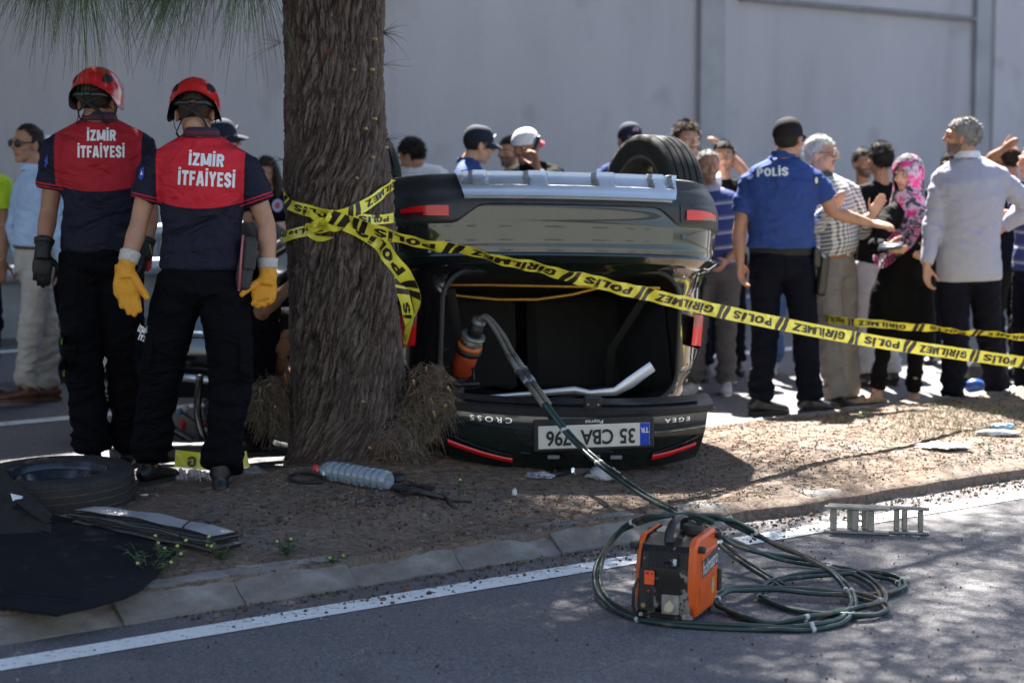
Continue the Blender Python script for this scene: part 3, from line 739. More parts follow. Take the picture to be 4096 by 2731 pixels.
# loose tailgate: outer face to the camera, upside down
GD = 10.36; GM = Matrix.Translation(P(2290, 1915, GD)) @ Matrix.Rotation(R(6), 4, 'Z') @ Matrix.Rotation(R(1.6), 4, 'Y') @ Matrix.Rotation(R(11), 4, 'X')
GH = .345; GW = .635
def gate_pt(x, h, off=0.0):
    k = h/GH; a = abs(x)/GW
    y = .10*a**2.6 + .05*(1-k)**2 - .035*math.sin(PI*min(1, k*1.05))
    if k < .12: y += .10*(1-k/.12)**2
    return V(x*(1-.07*(1-k)**1.5*(a > 0)), y-off, h - .055*a**2*(1-k)*.0 + .035*a**3*(1-k))
gate = MB(); gate.grid(lambda u, v: gate_pt(GW*(2*u-1), GH*.90*v), 60, 26)
tg_o = cobj(gate, 'tailgate', CPAINT, M4=GM)
b = MB(); b.grid(lambda u, v: gate_pt(GW*(1.0 if u < .5 else 1.04)*(2*u-1), GH*(.885+.115*math.sin(v*PI/2)), .012*math.sin(PI*v*.9)) + V(0, .16*max(0, v-.5)*2, .010*math.sin(PI*v)), 60, 10)
cobj(b, 'tailgate_lip', CBLACK, tg_o, M4=GM)
b = MB(); b.grid(lambda u, v: gate_pt(GW*.93*(2*u-1), GH*.95)+V(0, .02+.12*v, .03-.02*v*v), 40, 6); cobj(b, 'inner_trim', CBLACK, tg_o, M4=GM)
b = MB(); b.box(V(.075, .02, GH+.015), (.085, .02, .085), 0, None, .012); cobj(b, 'latch_bracket', CBLACK, tg_o, M4=GM)
for dx in (-.018, .03):
    b = MB(); b.tube([V(.07+dx, .012, GH+.022), V(.07+dx, -.002, GH+.022)], .006, 8); cobj(b, 'bolt', CHROME, tg_o, M4=GM)
# handle strip, lamps, camera
b = MB(); b.grid(lambda u, v: gate_pt(-.26+.56*u, .098+.034*v, .004 if .1 < v < .9 else -.004), 20, 6); cobj(b, 'handle_recess', CGLOSS, tg_o, M4=GM)
for x, w_, m_ in ((-.10, .055, CSILVER), (.205, .055, CSILVER), (.10, .05, mat('brass_lock', (.2, .19, .16), .5, .5)), (.02, .05, CGLOSS)):
    b = MB(); c = gate_pt(x, .113, .008); b.box(c, (w_, .012, .018 if m_ is CSILVER else .028), 0, None, .003); cobj(b, 'plate_lamp' if m_ is CSILVER else 'latch_button', mat('plate_lamp_lens', (.22, .22, .22), .4) if m_ is CSILVER else m_, tg_o, M4=GM)
for sg, x0, x1, ha, hb in ((-1, -.30, -.605, .068, .120), (1, .385, .60, .083, .128)):
    b = MB(); b.grid(lambda u, v: gate_pt(x0+(x1-x0)*u, ha+(hb-ha)*u**1.3+(.034-.006*(u if sg > 0 else 1-u))*v, .012+.008*math.sin(PI*v)), 20, 8, flip=sg < 0); lo = cobj(b, 'tail_lamp', CRED, tg_o, M4=GM)
    b = MB(); b.tube([GM.inverted() @ (GM @ gate_pt(x0+(x1-x0)*k/8, ha+.040+(hb-ha+.02)*(k/8)**1.3, .012)) for k in range(9)], .005, 6); cobj(b, 'lamp_moulding', CGLOSS, tg_o, M4=GM)
b = MB(); M5 = GM @ Matrix.Translation(gate_pt(.06, .035, .0)) @ Matrix.Rotation(R(62), 4, 'X'); b.lathe([(.062, 0), (.062, .012), (.052, .016), (.047, .012)], 32); cobj(b, 'badge', CHROME, tg_o, M4=M5)
b = MB(); b.lathe([(.047, .011), (.0, .012)], 32); cobj(b, 'badge_face', mat('badge_dark', (.05, .03, .03), .3, .6), tg_o, M4=M5)
# ------------------------------------------------------------------ lettering helper
def text_bm(body, size=1.0, bold=.0, cut=.0, sx=1.0, align='CENTER', extrude=0.0, spacing=1.0, fit=None):
    cu = bpy.data.curves.new('lettering', 'FONT'); cu.body = body; cu.size = size; cu.offset = bold; cu.align_x = align; cu.align_y = 'CENTER'; cu.extrude = extrude; cu.resolution_u = 3; cu.space_character = spacing
    o = bpy.data.objects.new('tmp', cu); COL.objects.link(o); bpy.context.view_layer.update()
    dg = bpy.context.evaluated_depsgraph_get(); me = bpy.data.meshes.new_from_object(o.evaluated_get(dg)); bpy.data.objects.remove(o); bpy.data.curves.remove(cu)
    b = bmesh.new(); b.from_mesh(me); bpy.data.meshes.remove(me)
    for v_ in b.verts: v_.co.x *= sx
    if fit:
        xs = [v_.co.x for v_ in b.verts]; ys = [v_.co.y for v_ in b.verts]; x0, x1, y0, y1 = min(xs), max(xs), min(ys), max(ys)
        for v_ in b.verts: v_.co.x = ((v_.co.x-x0)/(x1-x0)-.5)*fit[0]; v_.co.y = ((v_.co.y-y0)/(y1-y0)-.5)*fit[1]
    if cut > 0:
        xs = [v_.co.x for v_ in b.verts]; ys = [v_.co.y for v_ in b.verts]
        for ax, lo, hi in ((0, min(xs), max(xs)), (1, min(ys), max(ys))):
            k = lo+cut
            while k < hi:
                no = Vector((1, 0, 0)) if ax == 0 else Vector((0, 1, 0)); bmesh.ops.bisect_plane(b, geom=b.verts[:]+b.edges[:]+b.faces[:], plane_co=no*k, plane_no=no); k += cut
    return b
def lettering(body, fn, m, parent, name='lettering', **kw):
    b = text_bm(body, **kw); mbb = MB(); mbb.add([fn(v_.co.x, v_.co.y, v_.co.z) for v_ in b.verts], [[v_.index for v_ in f.verts] for f in b.faces]) if (b.verts.index_update() or True) else None
    b.free(); return mbb.obj(name, m, parent, smooth=False, fixn=False)
def _glyphs():
    t = .24; g = {}
    def W(w, *ls): return (w, ls)
    def oct_(w, y0=0, y1=1, c=.17): a = t/2; return [(a, y0+a+c), (a, y1-a-c), (a+c, y1-a), (w-a-c, y1-a), (w-a, y1-a-c), (w-a, y0+a+c), (w-a-c, y0+a), (a+c, y0+a), (a, y0+a+c)]
    g['I'] = W(t, [(t/2, 0), (t/2, 1)]); g['İ'] = W(t, [(t/2, 0), (t/2, 1)], [(t/2, 1.07), (t/2, 1.23)])
    g['Z'] = W(.60, [(0, .9), (.60, .9)], [(.46, .86), (.14, .14)], [(0, .1), (.60, .1)])
    g['M'] = W(.92, [(.11, 0), (.11, 1)], [(.81, 0), (.81, 1)], [(.15, 1), (.40, .12)], [(.77, 1), (.52, .12)])
    bowl = [(.1, .9), (.40, .9), (.53, .80), (.53, .60), (.40, .50), (.1, .50)]
    g['P'] = W(.65, [(t/2, 0), (t/2, 1)], bowl); g['R'] = W(.67, [(t/2, 0), (t/2, 1)], bowl, [(.34, .5), (.55, 0)])
    g['T'] = W(.62, [(0, .9), (.62, .9)], [(.31, 0), (.31, .85)]); g['F'] = W(.54, [(t/2, 0), (t/2, 1)], [(.1, .9), (.54, .9)], [(.1, .50), (.49, .50)])
    g['E'] = W(.55, [(t/2, 0), (t/2, 1)], [(.1, .9), (.55, .9)], [(.1, .50), (.50, .50)], [(.1, .1), (.55, .1)]); g['L'] = W(.53, [(t/2, 0), (t/2, 1)], [(.1, .1), (.53, .1)])
    g['A'] = W(.74, [(.11, 0), (.33, 1)], [(.63, 0), (.41, 1)], [(.2, .26), (.54, .26)]); g['Y'] = W(.68, [(.10, 1), (.34, .45)], [(.58, 1), (.34, .45)], [(.34, 0), (.34, .5)])
    g['O'] = W(.70, oct_(.70)); w = .66; a = t/2
    g['S'] = W(w, [(w-a, .68), (w-a, .78), (w-a-.14, .9), (a+.14, .9), (a, .78), (a, .66), (a+.12, .56), (w-a-.12, .45), (w-a, .35), (w-a, .22), (w-a-.14, .1), (a+.14, .1), (a, .22), (a, .32)])
    g['G'] = W(.70, [(.58, .68), (.58, .78), (.44, .9), (.26, .9), (.12, .78), (.12, .22), (.26, .1), (.44, .1), (.58, .22), (.58, .46), (.36, .46)])
    return g
GLY = _glyphs()
def block_text(body, w_, h_, gap=.10, th=.24, seg=.14):
    """heavy condensed capitals as thick strokes; returns points (x, y, layer) and faces, centred, cap height h_"""
    vs, fs_ = [], []; x = 0.0
    for ch in body:
        wd, lines = GLY[ch]
        for li, pl in enumerate(lines):
            pl = [Vector((px+x, py, 0)) for px, py in pl]; tt = th*(.80 if li and abs(pl[0].y-pl[-1].y) < .02 and len(pl) == 2 else 1.0)
            q = []
            for a, c in zip(pl[:-1], pl[1:]):
                n = max(1, int((c-a).length/seg))
                for k in range(n): q.append(a.lerp(c, k/n))
            q.append(pl[-1]); o = len(vs)
            for i, p in enumerate(q):
                d0 = (p-q[i-1]).normalized() if i > 0 else None; d1 = (q[i+1]-p).normalized() if i < len(q)-1 else None
                d = ((d0 or d1)+(d1 or d0)).normalized(); nn = Vector((-d.y, d.x, 0)); k = tt/2/max(.5, nn.dot(Vector((-(d1 or d0).y, (d1 or d0).x, 0))))
                for s_ in (-1, 0, 1): e = p+nn*k*s_; vs.append((e.x, e.y, li))
            for i in range(len(q)-1):
                for j in (0, 1): a = o+i*3+j; fs_.append((a, a+3, a+4, a+1))
        x += wd+gap
    x -= gap; return [((px/x-.5)*w_, (py-.5)*h_, l) for px, py, l in vs], fs_
def block_lettering(body, fn, m, parent, w_, h_, name='lettering'):
    vs, fs_ = block_text(body, w_, h_); b = MB(); b.add([fn(*v_) for v_ in vs], fs_); return b.obj(name, m, parent, smooth=False, fixn=False)
WHITE = mat('white_print', (.74, .74, .76), .6, 0, .05)
INK = mat('black_print', (.02, .02, .02), .6, 0, .1)
def gate_text(body, x, h, size, m, sx=1.0, bold=.0, off=.004, sp=1.0, par=None):
    lettering(body, lambda a, c_, d: GM @ gate_pt(x-a, h-c_, off), m, par or tg_o, size=size, sx=sx, bold=bold, spacing=sp, cut=.03)
gate_text('CROSS', -.395, .285, .036, CHROME, 1.35, .0, .006, 1.5); gate_text('EGEA', .485, .286, .028, CHROME, 1.5, .0, .006, 1.4)
# number plate in its holder
PM = GM @ Matrix.Translation(gate_pt(.085, .226, .012)) @ Matrix.Rotation(R(-3), 4, 'Y') @ Matrix.Rotation(R(-4), 4, 'X')
b = MB(); b.box(V(0, .006, .008), (.56, .008, .150), 0, None, .003); ph = cobj(b, 'plate_holder', CBLACK, tg_o, smooth=False, M4=PM)
b = MB(); b.box(V(0, 0, 0), (.52, .006, .110), 0, None, .004); npl = cobj(b, 'number_plate', mat('plate_white', (.66, .64, .57), .45, 0, .06), tg_o, smooth=False, M4=PM)
b = MB(); b.box(V(.236, -.0015, 0), (.046, .006, .1085), 0, None, .002); cobj(b, 'country_band', mat('plate_blue', (.01, .06, .45), .4), npl, smooth=False, M4=PM)
def ptext(body, x, h, size, m, sx=1.0, bold=0, par=None):
    lettering(body, lambda a, c_, d: PM @ V(x-a, -.0058, h-c_), m, par or npl, size=size, sx=sx, bold=bold)
ptext('35', .155, 0, .098, INK, .80, .0025); ptext('CBA', .015, 0, .098, INK, .80, .0025); ptext('796', -.165, 0, .098, INK, .80, .0025); ptext('TR', .236, .022, .034, WHITE, .9, .0008)
ptext('Poyraz', .0, .070, .024, WHITE, 1.3, .0003, ph); ptext('35EGE', .21, .070, .014, WHITE, 1.0, 0, ph) if False else None
# torn white inner panel sticking out behind the left lamp
b = MB(); q = [P(1700, 1745, 10.45), P(1770, 1640, 10.45), P(1830, 1632, 10.5), P(1755, 1745, 10.4), P(1690, 1790, 10.42)]
b.add(q+[p+V(0, .012, 0) for p in q], [(0, 1, 2, 3, 4), (9, 8, 7, 6, 5)]+[(i, (i+1) % 5, 5+(i+1) % 5, 5+i) for i in range(5)]); b.obj('torn_inner_panel', mat('white_torn', (.6, .63, .68), .5), car, smooth=False)
# ------------------------------------------------------------------ people
def remesh(mb, vox, smooth=4, fac=.5):
    me = mb.mesh('tmp', [], True, None, True); o = bpy.data.objects.new('tmp', me); COL.objects.link(o)
    m = o.modifiers.new('r', 'REMESH'); m.mode = 'VOXEL'; m.voxel_size = vox; m.use_smooth_shade = True
    if smooth:
        s_ = o.modifiers.new('s', 'SMOOTH'); s_.factor = fac; s_.iterations = smooth
    bpy.context.view_layer.update(); dg = bpy.context.evaluated_depsgraph_get()
    r = bpy.data.meshes.new_from_object(o.evaluated_get(dg)); bpy.data.objects.remove(o); bpy.data.meshes.remove(me); r.materials.clear(); return r
def coords(me):
    a = np.empty(len(me.vertices)*3, dtype=np.float32); me.vertices.foreach_get('co', a); return a.reshape(-1, 3)
def normals(me):
    a = np.empty(len(me.vertices)*3, dtype=np.float32); me.vertices.foreach_get('normal', a); return a.reshape(-1, 3)
def setco(me, a): me.vertices.foreach_set('co', np.ascontiguousarray(a, dtype=np.float32).ravel()); me.update()
def fattr(me, name, val):
    a = me.attributes.new(name, 'FLOAT', 'POINT'); a.data.foreach_set('value', np.ascontiguousarray(val, dtype=np.float32))
def finish(me, name, mats, parent, origin):
    me.name = name
    for m in (mats if isinstance(mats, (list, tuple)) else [mats]): me.materials.append(m)
    setco(me, coords(me) - np.array(origin, dtype=np.float32)); me.polygons.foreach_set('use_smooth', np.ones(len(me.polygons), dtype=bool))
    return link(name, me, parent)
def folds(me, amp, seed, zones=(), freq=1.0, base=.30):
    """irregular cloth creases: zones = (centre, radius, gain, direction across the creases)"""
    p = coords(me).astype(np.float64); n = normals(me); N = len(p); d = np.zeros(N); r_ = random.Random(seed)
    fr = [(np.array([r_.gauss(0, 1), r_.gauss(0, 1), 1.2]), 11.0*freq, base)]
    W = [np.full(N, base)]
    for c, rad, gain, dv in zones:
        q = p-np.array(c); W.append(gain*np.exp(-(q*q).sum(1)/(rad*rad))); fr.append((np.array(dv), 17.0*freq, gain))
    for i, ((dv, f, g), w_) in enumerate(zip(fr, W)):
        dv = dv/np.linalg.norm(dv); idx = np.nonzero(w_ > .05)[0]; s_ = p[idx]@dv; q = p[idx]*(f*.34) + np.outer(s_, dv)*(f-f*.34) + seed*3.1+i*7.7
        val = np.array([noise.noise(v_) for v_ in q.tolist()]); val = (1-np.abs(val)*2.6) if i else val*1.2
        d[idx] += w_[idx]*val
    setco(me, p + n*(d*amp)[:, None])
SKINS = {}
def skin_mat(name, col):
    if name in MATS: return MATS[name]
    n = NT(name); co = n.coord('Object'); f = n.noise(co, 14, 4); c = n.ramp(f, [(.3, tuple(x*.82 for x in col)), (.7, tuple(x*1.12 for x in col))])
    rd = n.ramp(n.noise(co, 7, 3), [(.5, 0), (.75, .35)]); c = n.mix(rd, c, (col[0]*1.05, col[1]*.72, col[2]*.66))
    n.bump(n.noise(co, 160, 3), .12, .002); n.out(c, .55, 0, .4, Subsurface__Weight=.08, Subsurface__Scale=.02); MATS[name] = n.mat; return n.mat
SK = {'mid': skin_mat('skin_mid', (.42, .225, .145)), 'tan': skin_mat('skin_tan', (.33, .165, .10)), 'light': skin_mat('skin_light', (.50, .29, .20)), 'dark': skin_mat('skin_dark', (.20, .10, .065))}
STUBBLE = skin_mat('skin_stubble', (.13, .085, .065)); LIP = skin_mat('skin_lip', (.34, .13, .105))
HAIR = {}
def hair_mat(name, col):
    if name in MATS: return MATS[name]
    n = NT(name); h = n.noise(n.coord('Object', (60, 60, 14)), 1.5, 6, .7); n.out(n.ramp(h, [(.3, tuple(x*.5 for x in col)), (.7, tuple(x*1.5 for x in col))]), .65, 0, .25); n.bump(h, .8, .006); MATS[name] = n.mat; return n.mat
HAIR = {'black': hair_mat('hair_black', (.012, .010, .009)), 'brown': hair_mat('hair_brown', (.045, .024, .013)), 'grey': hair_mat('hair_grey', (.20, .19, .185)), 'white': hair_mat('hair_white', (.5, .48, .45)), 'dark': hair_mat('hair_dark', (.022, .017, .014))}
EYEW = mat('eye_white', (.6, .57, .54), .3, 0, .05); EYED = mat('eye_dark', (.015, .01, .008), .15, 0, .1)
# generic head, frame: x right, y forward, z up, origin at mid-head between the ears, height about .235
def head_base():
    b = MB()
    b.ell(V(0, -.012, .030), (.0745, .096, .088), 20, 14); b.ell(V(0, .022, -.030), (.060, .070, .082), 18, 12)
    b.ell(V(0, .064, -.092), (.028, .026, .022), 12, 8); b.ell(V(0, .02, -.075), (.052, .062, .034), 14, 8)
    for s_ in (-1, 1):
        b.tube([V(s_*.010, .090, .030), V(s_*.038, .080, .032), V(s_*.058, .056, .022)], [.012, .0125, .010], 8)
        b.ell(V(s_*.041, .058, -.020), (.026, .028, .024), 10, 8)
        b.ell(V(s_*.0775, -.008, -.010), (.009, .020, .033), 10, 8, rot=Matrix.Rotation(s_*R(18), 3, 'Z')); b.ell(V(s_*.012, .098, -.024), (.011, .011, .009), 8, 6)
        b.ell(V(s_*.031, .076, .008), (.014, .012, .011), 8, 6)
    b.tube([V(0, .088, .026), V(0, .100, .0), V(0, .113, -.020), V(0, .104, -.028)], [.010, .010, .0135, .009], 8)
    b.tube([V(-.024, .074, -.056), V(-.010, .0865, -.052), V(0, .088, -.0535), V(.010, .0865, -.052), V(.024, .074, -.056)], [.005, .008, .008, .008, .005], 8)
    b.tube([V(-.020, .074, -.062), V(0, .087, -.066), V(.020, .074, -.062)], [.005, .0095, .005], 8)
    me = remesh(b, .0048, 2, .5); return me
HEAD = head_base(); HC = coords(HEAD).copy(); HF = [tuple(p.vertices) for p in HEAD.polygons]
HCEN = np.array([HC[list(f)].mean(0) for f in HF])
def head_zone(stub):
    x, y, z = HCEN.T; m = np.zeros(len(HF), dtype=int)
    if stub: m[((z < -.035) & (y > -.02) & (z > -.125) & ~((np.abs(z+.058) < .008) & (np.abs(x) < .022) & (y > .07))) & ((np.abs(x) > .030) | (z < -.066) | ((z > -.049) & (z < -.036) & (y > .07)))] = 1
    m[(np.abs(z+.0585) < .0095) & (np.abs(x) < .021) & (y > .074)] = 2
    return m
def hair_shell(kind, rseed=0):
    """open shell over the skull, kind sets the hairline"""
    b = MB(); n, k = 40, 26; keep = set()
    pts = []
    for i in range(k+1):
        ph = -PI/2+PI*i/k
        for j in range(n):
            a = 2*PI*j/n; x, y, z = math.cos(ph)*math.cos(a), math.cos(ph)*math.sin(a), math.sin(ph)
            q = V(x*.0795, -.014+y*.101, .032+z*.093)
            gr = 1.0
            if kind in ('short', 'crop', 'full', 'wavy'): gr = {'short': 1.02, 'crop': 1.0, 'full': 1.06, 'wavy': 1.09}[kind]
            if kind in ('full', 'wavy') and z > .2: gr += .05*z + (.04*max(0, y) if kind == 'wavy' else 0)
            q = V(q.x*gr, -.014+(q.y+.014)*gr, .032+(q.z-.032)*gr)
            q += V(x, y, z)*(noise.noise(V(x*5+rseed, y*5, z*5))*(.007 if kind != 'crop' else .002)+noise.noise(V(x*14+rseed, y*14, z*14))*(.004 if kind in ('full', 'wavy') else .0015))
            pts.append(q)
    fs_ = []
    for i in range(k):
        for j in range(n):
            f = (i*n+j, i*n+(j+1) % n, (i+1)*n+(j+1) % n, (i+1)*n+j); c = sum((pts[t] for t in f), Vector())/4
            line = .066 if c.y > .045 else (.066-(.045-c.y)/.05*.085 if c.y > -.005 else -.018-(max(0, -.005-c.y))*.75)
            if kind == 'bald': line = line if c.y < .0 else .2
            if kind == 'receding': line += .03*(c.y > .02)
            if kind == 'bald' and c.z > .075: continue
            if c.z > line and not (abs(c.x) > .066 and c.y > -.03 and c.z < .012): fs_.append(f)
    b.add(pts, fs_); return b
def place(mb, M4): mb.v = [tuple(M4 @ Vector(p)) for p in mb.v]; return mb
def hand(b, wr, d, palm_n, thumb, curl=.35, k=1.0, spread=.12, fat=1.0, tcurl=.3, tout=.72):
    """palm and five fingers; d: hand direction, palm_n: palm side, thumb: side of the thumb"""
    d = d.normalized(); t = (thumb - d*thumb.dot(d)).normalized(); n_ = d.cross(t)
    if n_.dot(palm_n) < 0: n_ = -n_
    f = fat
    b.tube([wr-d*.03*k, wr+d*.005*k, wr+d*.035*k, wr+d*.075*k, wr+d*.095*k], [(.027*k*f, .022*k*f), (.029*k*f, .019*k*f), (.038*k*f, .016*k*f), (.042*k*f, .0145*k*f), (.036*k*f, .010*k*f)], 12, up=t)
    for i, (off, L, base) in enumerate(((.030, .074, .086), (.010, .082, .093), (-.010, .077, .090), (-.029, .060, .080))):
        p = wr + d*base*k + t*off*k; a = curl*(1+.12*i); dd = (d + t*(off*spread*10*.6)).normalized(); pts = [p-d*.02*k, p]; rad = [.0095*k*f, .0098*k*f]
        ang = a*.6
        for s_, fr in enumerate((.42, .32, .26)):
            dv = dd*math.cos(ang) + n_*math.sin(ang); p = p + dv*(L*fr*k); pts.append(p); rad.append((.0090, .0082, .0066)[s_]*k*f); ang += a*1.15
        b.tube(pts, rad, 8)
    p = wr + d*.022*k + t*.026*k + n_*.006*k; dv = (d*(1.2-tout*.8) + t*tout + n_*.22).normalized(); pts = [wr+d*.01*k+t*.010*k, p]; rad = [.015*k*f, .0145*k*f]
    for s_, fr in enumerate((.045, .034, .026)):
        p = p + dv*fr*k; pts.append(p); rad.append((.0125, .0105, .0078)[s_]*k*f); dv = (dv + d*tcurl + n_*tcurl*.5).normalized()
    b.tube(pts, rad, 8)
    return b
def Bz(a): return Matrix.Rotation(a, 4, 'Z')

class Person:
    """feet at loc, facing yaw (0 = away from camera +Y, pi = towards the camera); H total body height"""
    def __init__(s, label, u, vfoot, vtop, yaw, z=0.0, D=None, vox=.013, capless=1.0, group=None, width=1.0, seed=1):
        s.loc = G(u, vfoot, z) if D is None else P(u, vfoot, D)
        if D is not None: s.loc.z = z
        s.D = s.loc.y; top = P(u, vtop, s.D); s.H = (top.z - s.loc.z); s.k = s.H/1.78; s.yaw = yaw; s.vox = vox; s.seed = seed; s.w = width
        c, sn = math.cos(yaw), math.sin(yaw); s.rt = V(c, sn, 0); s.fw = V(-sn, c, 0)
        k = s.k; L = lambda x, y, zz: s.loc + s.rt*(x*k) + s.fw*(y*k) + V(0, 0, zz*k)
        s.L = L
        s.J = dict(pelvis=L(0, 0, .95), waist=L(0, .0, 1.08), chest=L(0, .005, 1.28), neck=L(0, -.012, 1.475), head=L(0, .022, 1.652))
        for sd, sg in (('R', 1), ('L', -1)):
            s.J['sh'+sd] = L(sg*.178*width, -.012, 1.418); s.J['el'+sd] = L(sg*.245*width, -.02, 1.12); s.J['wr'+sd] = L(sg*.26*width, .05, .87)
            s.J['hip'+sd] = L(sg*.088*width, 0, .915); s.J['kn'+sd] = L(sg*.105, .03, .50); s.J['an'+sd] = L(sg*.115, -.02, .085)
        s.toe = {'R': Bz(yaw-R(9)) @ V(0, 1, 0), 'L': Bz(yaw+R(9)) @ V(0, 1, 0)}; s.hyaw = yaw; s.hpitch = 0; s.hroll = 0
        s.tilt = {}
        s.root = thing('person', s.loc, label, 'person', group)
    def px(s, **kw):
        """joint=(u, v, depth offset)"""
        for k_, q in kw.items(): s.J[k_] = P(q[0], q[1], s.D + (q[2] if len(q) > 2 else 0))
        return s
    def headM(s):
        return Matrix.Translation(s.J['head']) @ Bz(s.hyaw) @ Matrix.Rotation(s.hpitch, 4, 'X') @ Matrix.Rotation(s.hroll, 4, 'Y') @ Matrix.Scale(s.k*1.0, 4)
    def shoulders(s): return (s.J['shR']-s.J['shL']).normalized()
    def add_body(s, skin='mid', stub=False, hands=True, hk=None, legs=True, feet=False):
        J, k = s.J, s.k; b = MB(); rt = s.shoulders(); hips = (J['hipR']-J['hipL']).normalized(); nb = J['neck']
        up = rt
        b.tube([J['pelvis']+V(0, 0, -.05*k), J['pelvis'], J['waist'], J['chest'], J['neck']+V(0, 0, -.06*k)], [(.11*k, .08*k), (.135*k, .095*k), (.125*k, .085*k), (.145*k, .09*k), (.10*k, .065*k)], 14, up=up)
        hd = s.headM(); hb = hd @ V(0, -.022, -.055)
        b.tube([nb+V(0, 0, -.06*k), nb, hb, hd @ V(0, -.015, -.02)], [.075*k, .060*k, .054*k, .05*k], 14)
        for sd in 'LR':
            sh, el, wr = J['sh'+sd], J['el'+sd], J['wr'+sd]; b.tube([nb+V(0, 0, -.04*k), (nb+sh)/2+V(0, 0, -.022*k), sh+V(0, 0, -.02*k)], [.05*k, .048*k, .05*k], 10)
            m1 = sh.lerp(el, .45); f1 = el.lerp(wr, .28); b.tube([sh, m1, el, f1, el.lerp(wr, .7), wr], [.049*k, .048*k, .040*k, .0435*k, .034*k, .0265*k], 12)
            if legs:
                hp, kn, an = J['hip'+sd], J['kn'+sd], J['an'+sd]; b.tube([hp, hp.lerp(kn, .5), kn, kn.lerp(an, .3), an], [.075*k, .065*k, .05*k, .05*k, .035*k], 10)
        s.hand_parts = {}
        if hands:
            for sd in 'LR': s.do_hand(b, sd)
        if feet:
            for sd in 'LR':
                t = s.toe[sd]; an = J['an'+sd]; b.tube([an+V(0, 0, .02), an-t*.02+V(0, 0, -.04), an+t*.06+V(0, 0, -.055*k), an+t*.14+V(0, 0, -.068*k)], [.034, .036, (.038, .026), (.036, .014)], 10, up=t.cross(V(0, 0, 1)))
        me = remesh(b, min(s.vox, .011), 3, .45)
        co = coords(me); hv = HC @ np.array(hd.to_3x3()).T + np.array(hd.translation); zone = head_zone(stub)
        nv = len(co); fs_ = [tuple(p.vertices) for p in me.polygons]; me2 = bpy.data.meshes.new('body')
        me2.from_pydata(np.vstack([co, hv]).tolist(), [], fs_+[tuple(i+nv for i in f) for f in HF]); bpy.data.meshes.remove(me)
        o = finish(me2, 'body', [SK[skin], STUBBLE, LIP], s.root, s.loc)
        me2.polygons.foreach_set('material_index', np.concatenate([np.zeros(len(fs_), dtype=np.int32), zone.astype(np.int32)])); me2.update(); s.body = o
        return s
    def do_hand(s, b, sd, fat=1.0, kk=1.0):
        h = s.tilt.get(sd, {}); wr, el = s.J['wr'+sd], s.J['el'+sd]; fa = (wr-el).normalized(); d = h.get('d', fa); sg = 1 if sd == 'R' else -1
        th = h.get('thumb', s.fw*1.0 + V(0, 0, .0)); pn_ = h.get('palm', s.rt*(-sg))
        hand(b, wr, d, pn_, th, h.get('curl', .38), s.k*kk*h.get('k', 1.0), h.get('spread', .1), fat, h.get('tcurl', .3), h.get('tout', .72))
    def eyes(s, brow='black'):
        hd = s.headM()
        for sg in (-1, 1):
            b = MB(); b.ell(V(sg*.031, .0815, .0085), (.0135, .0085, .0062), 10, 6); place(b, hd); e = b.obj('eye', EYEW, s.root)
            b = MB(); b.ell(V(sg*.031, .0862, .0085), (.0062, .0050, .0058), 8, 6); place(b, hd); b.obj('iris', EYED, e)
            b = MB(); b.tube([V(sg*.013, .0955, .027), V(sg*.034, .0915, .034), V(sg*.054, .074, .027)], [(.0045, .003), (.005, .003), (.002, .002)], 6); place(b, hd); b.obj('eyebrow', HAIR[brow], s.root)
        return s
    def hair(s, kind='short', col='black', seed=0):
        b = hair_shell(kind, seed+s.seed); rr = random.Random(seed+s.seed); fs_ = list(b.f)
        if fs_:
            for k in range(1500):
                f = rr.choice(fs_); q = [Vector(b.v[i]) for i in f]; p = q[0].lerp(q[2], rr.random()).lerp(q[1].lerp(q[3], rr.random()), rr.random()); nrm = (p-V(0, -.014, .02)).normalized(); fl = {'crop': .004, 'short': .018, 'bald': .012, 'receding': .015, 'full': .026, 'wavy': .030}[kind]
                dr = nrm*.55+V(rr.gauss(0, .5), rr.gauss(0, .5)+(.5 if kind == 'wavy' else -.2), rr.gauss(-.25, .4)); blade(b, p-nrm*.002, dr, fl*rr.uniform(.5, 1.3), .0045, .2, 0, 2, rr)
        place(b, s.headM()); b.obj('hair', HAIR[col], s.root, fixn=False); return s
    def moustache(s, col='grey'):
        b = MB(); b.tube([V(-.026, .079, -.048), V(-.01, .094, -.041), V(.01, .094, -.041), V(.026, .079, -.048)], [.004, .007, .007, .004], 8); place(b, s.headM()); b.obj('moustache', HAIR[col], s.root); return s
    def torso_frame(s):
        J = s.J; rt = s.shoulders(); upv = (J['neck']-J['pelvis']).normalized(); fw = upv.cross(rt).normalized(); rt = fw.cross(upv); return rt, fw, upv
    def shirt(s, m, sleeve='short', hem=.0, loose=1.0, name='shirt', amp=.013, collar=None, tuck=False, belly=0.0, sl=.62, vox=None, zones=True):
        J, k = s.J, s.k; b = MB(); rt, fw, upv = s.torso_frame(); w_ = s.w*loose
        pb = J['pelvis'] - upv*(.055+hem)*k if not tuck else J['pelvis']+upv*.045*k
        seq = [(pb, .170*w_, .122*loose), (J['pelvis']+upv*.05*k, .172*w_, .124*loose), (J['waist']+fw*belly*.3*k, .162*w_, (.116+belly*.5)*loose), (J['waist'].lerp(J['chest'], .5)+fw*belly*.3*k, .168*w_, (.118+belly*.4)*loose), (J['chest'], .183*w_, .124*loose), (J['chest'].lerp(J['neck'], .45), .182*w_, .118*loose), (J['chest'].lerp(J['neck'], .75), .150*w_, .095), (J['neck']+upv*.0*k, .072, .066)]
        if not tuck: seq.insert(1, (pb+upv*.012*k, .176*w_, .128*loose))
        b.tube([q[0] for q in seq], [(q[1]*k, q[2]*k) for q in seq], 20, up=rt)
        ends = {}
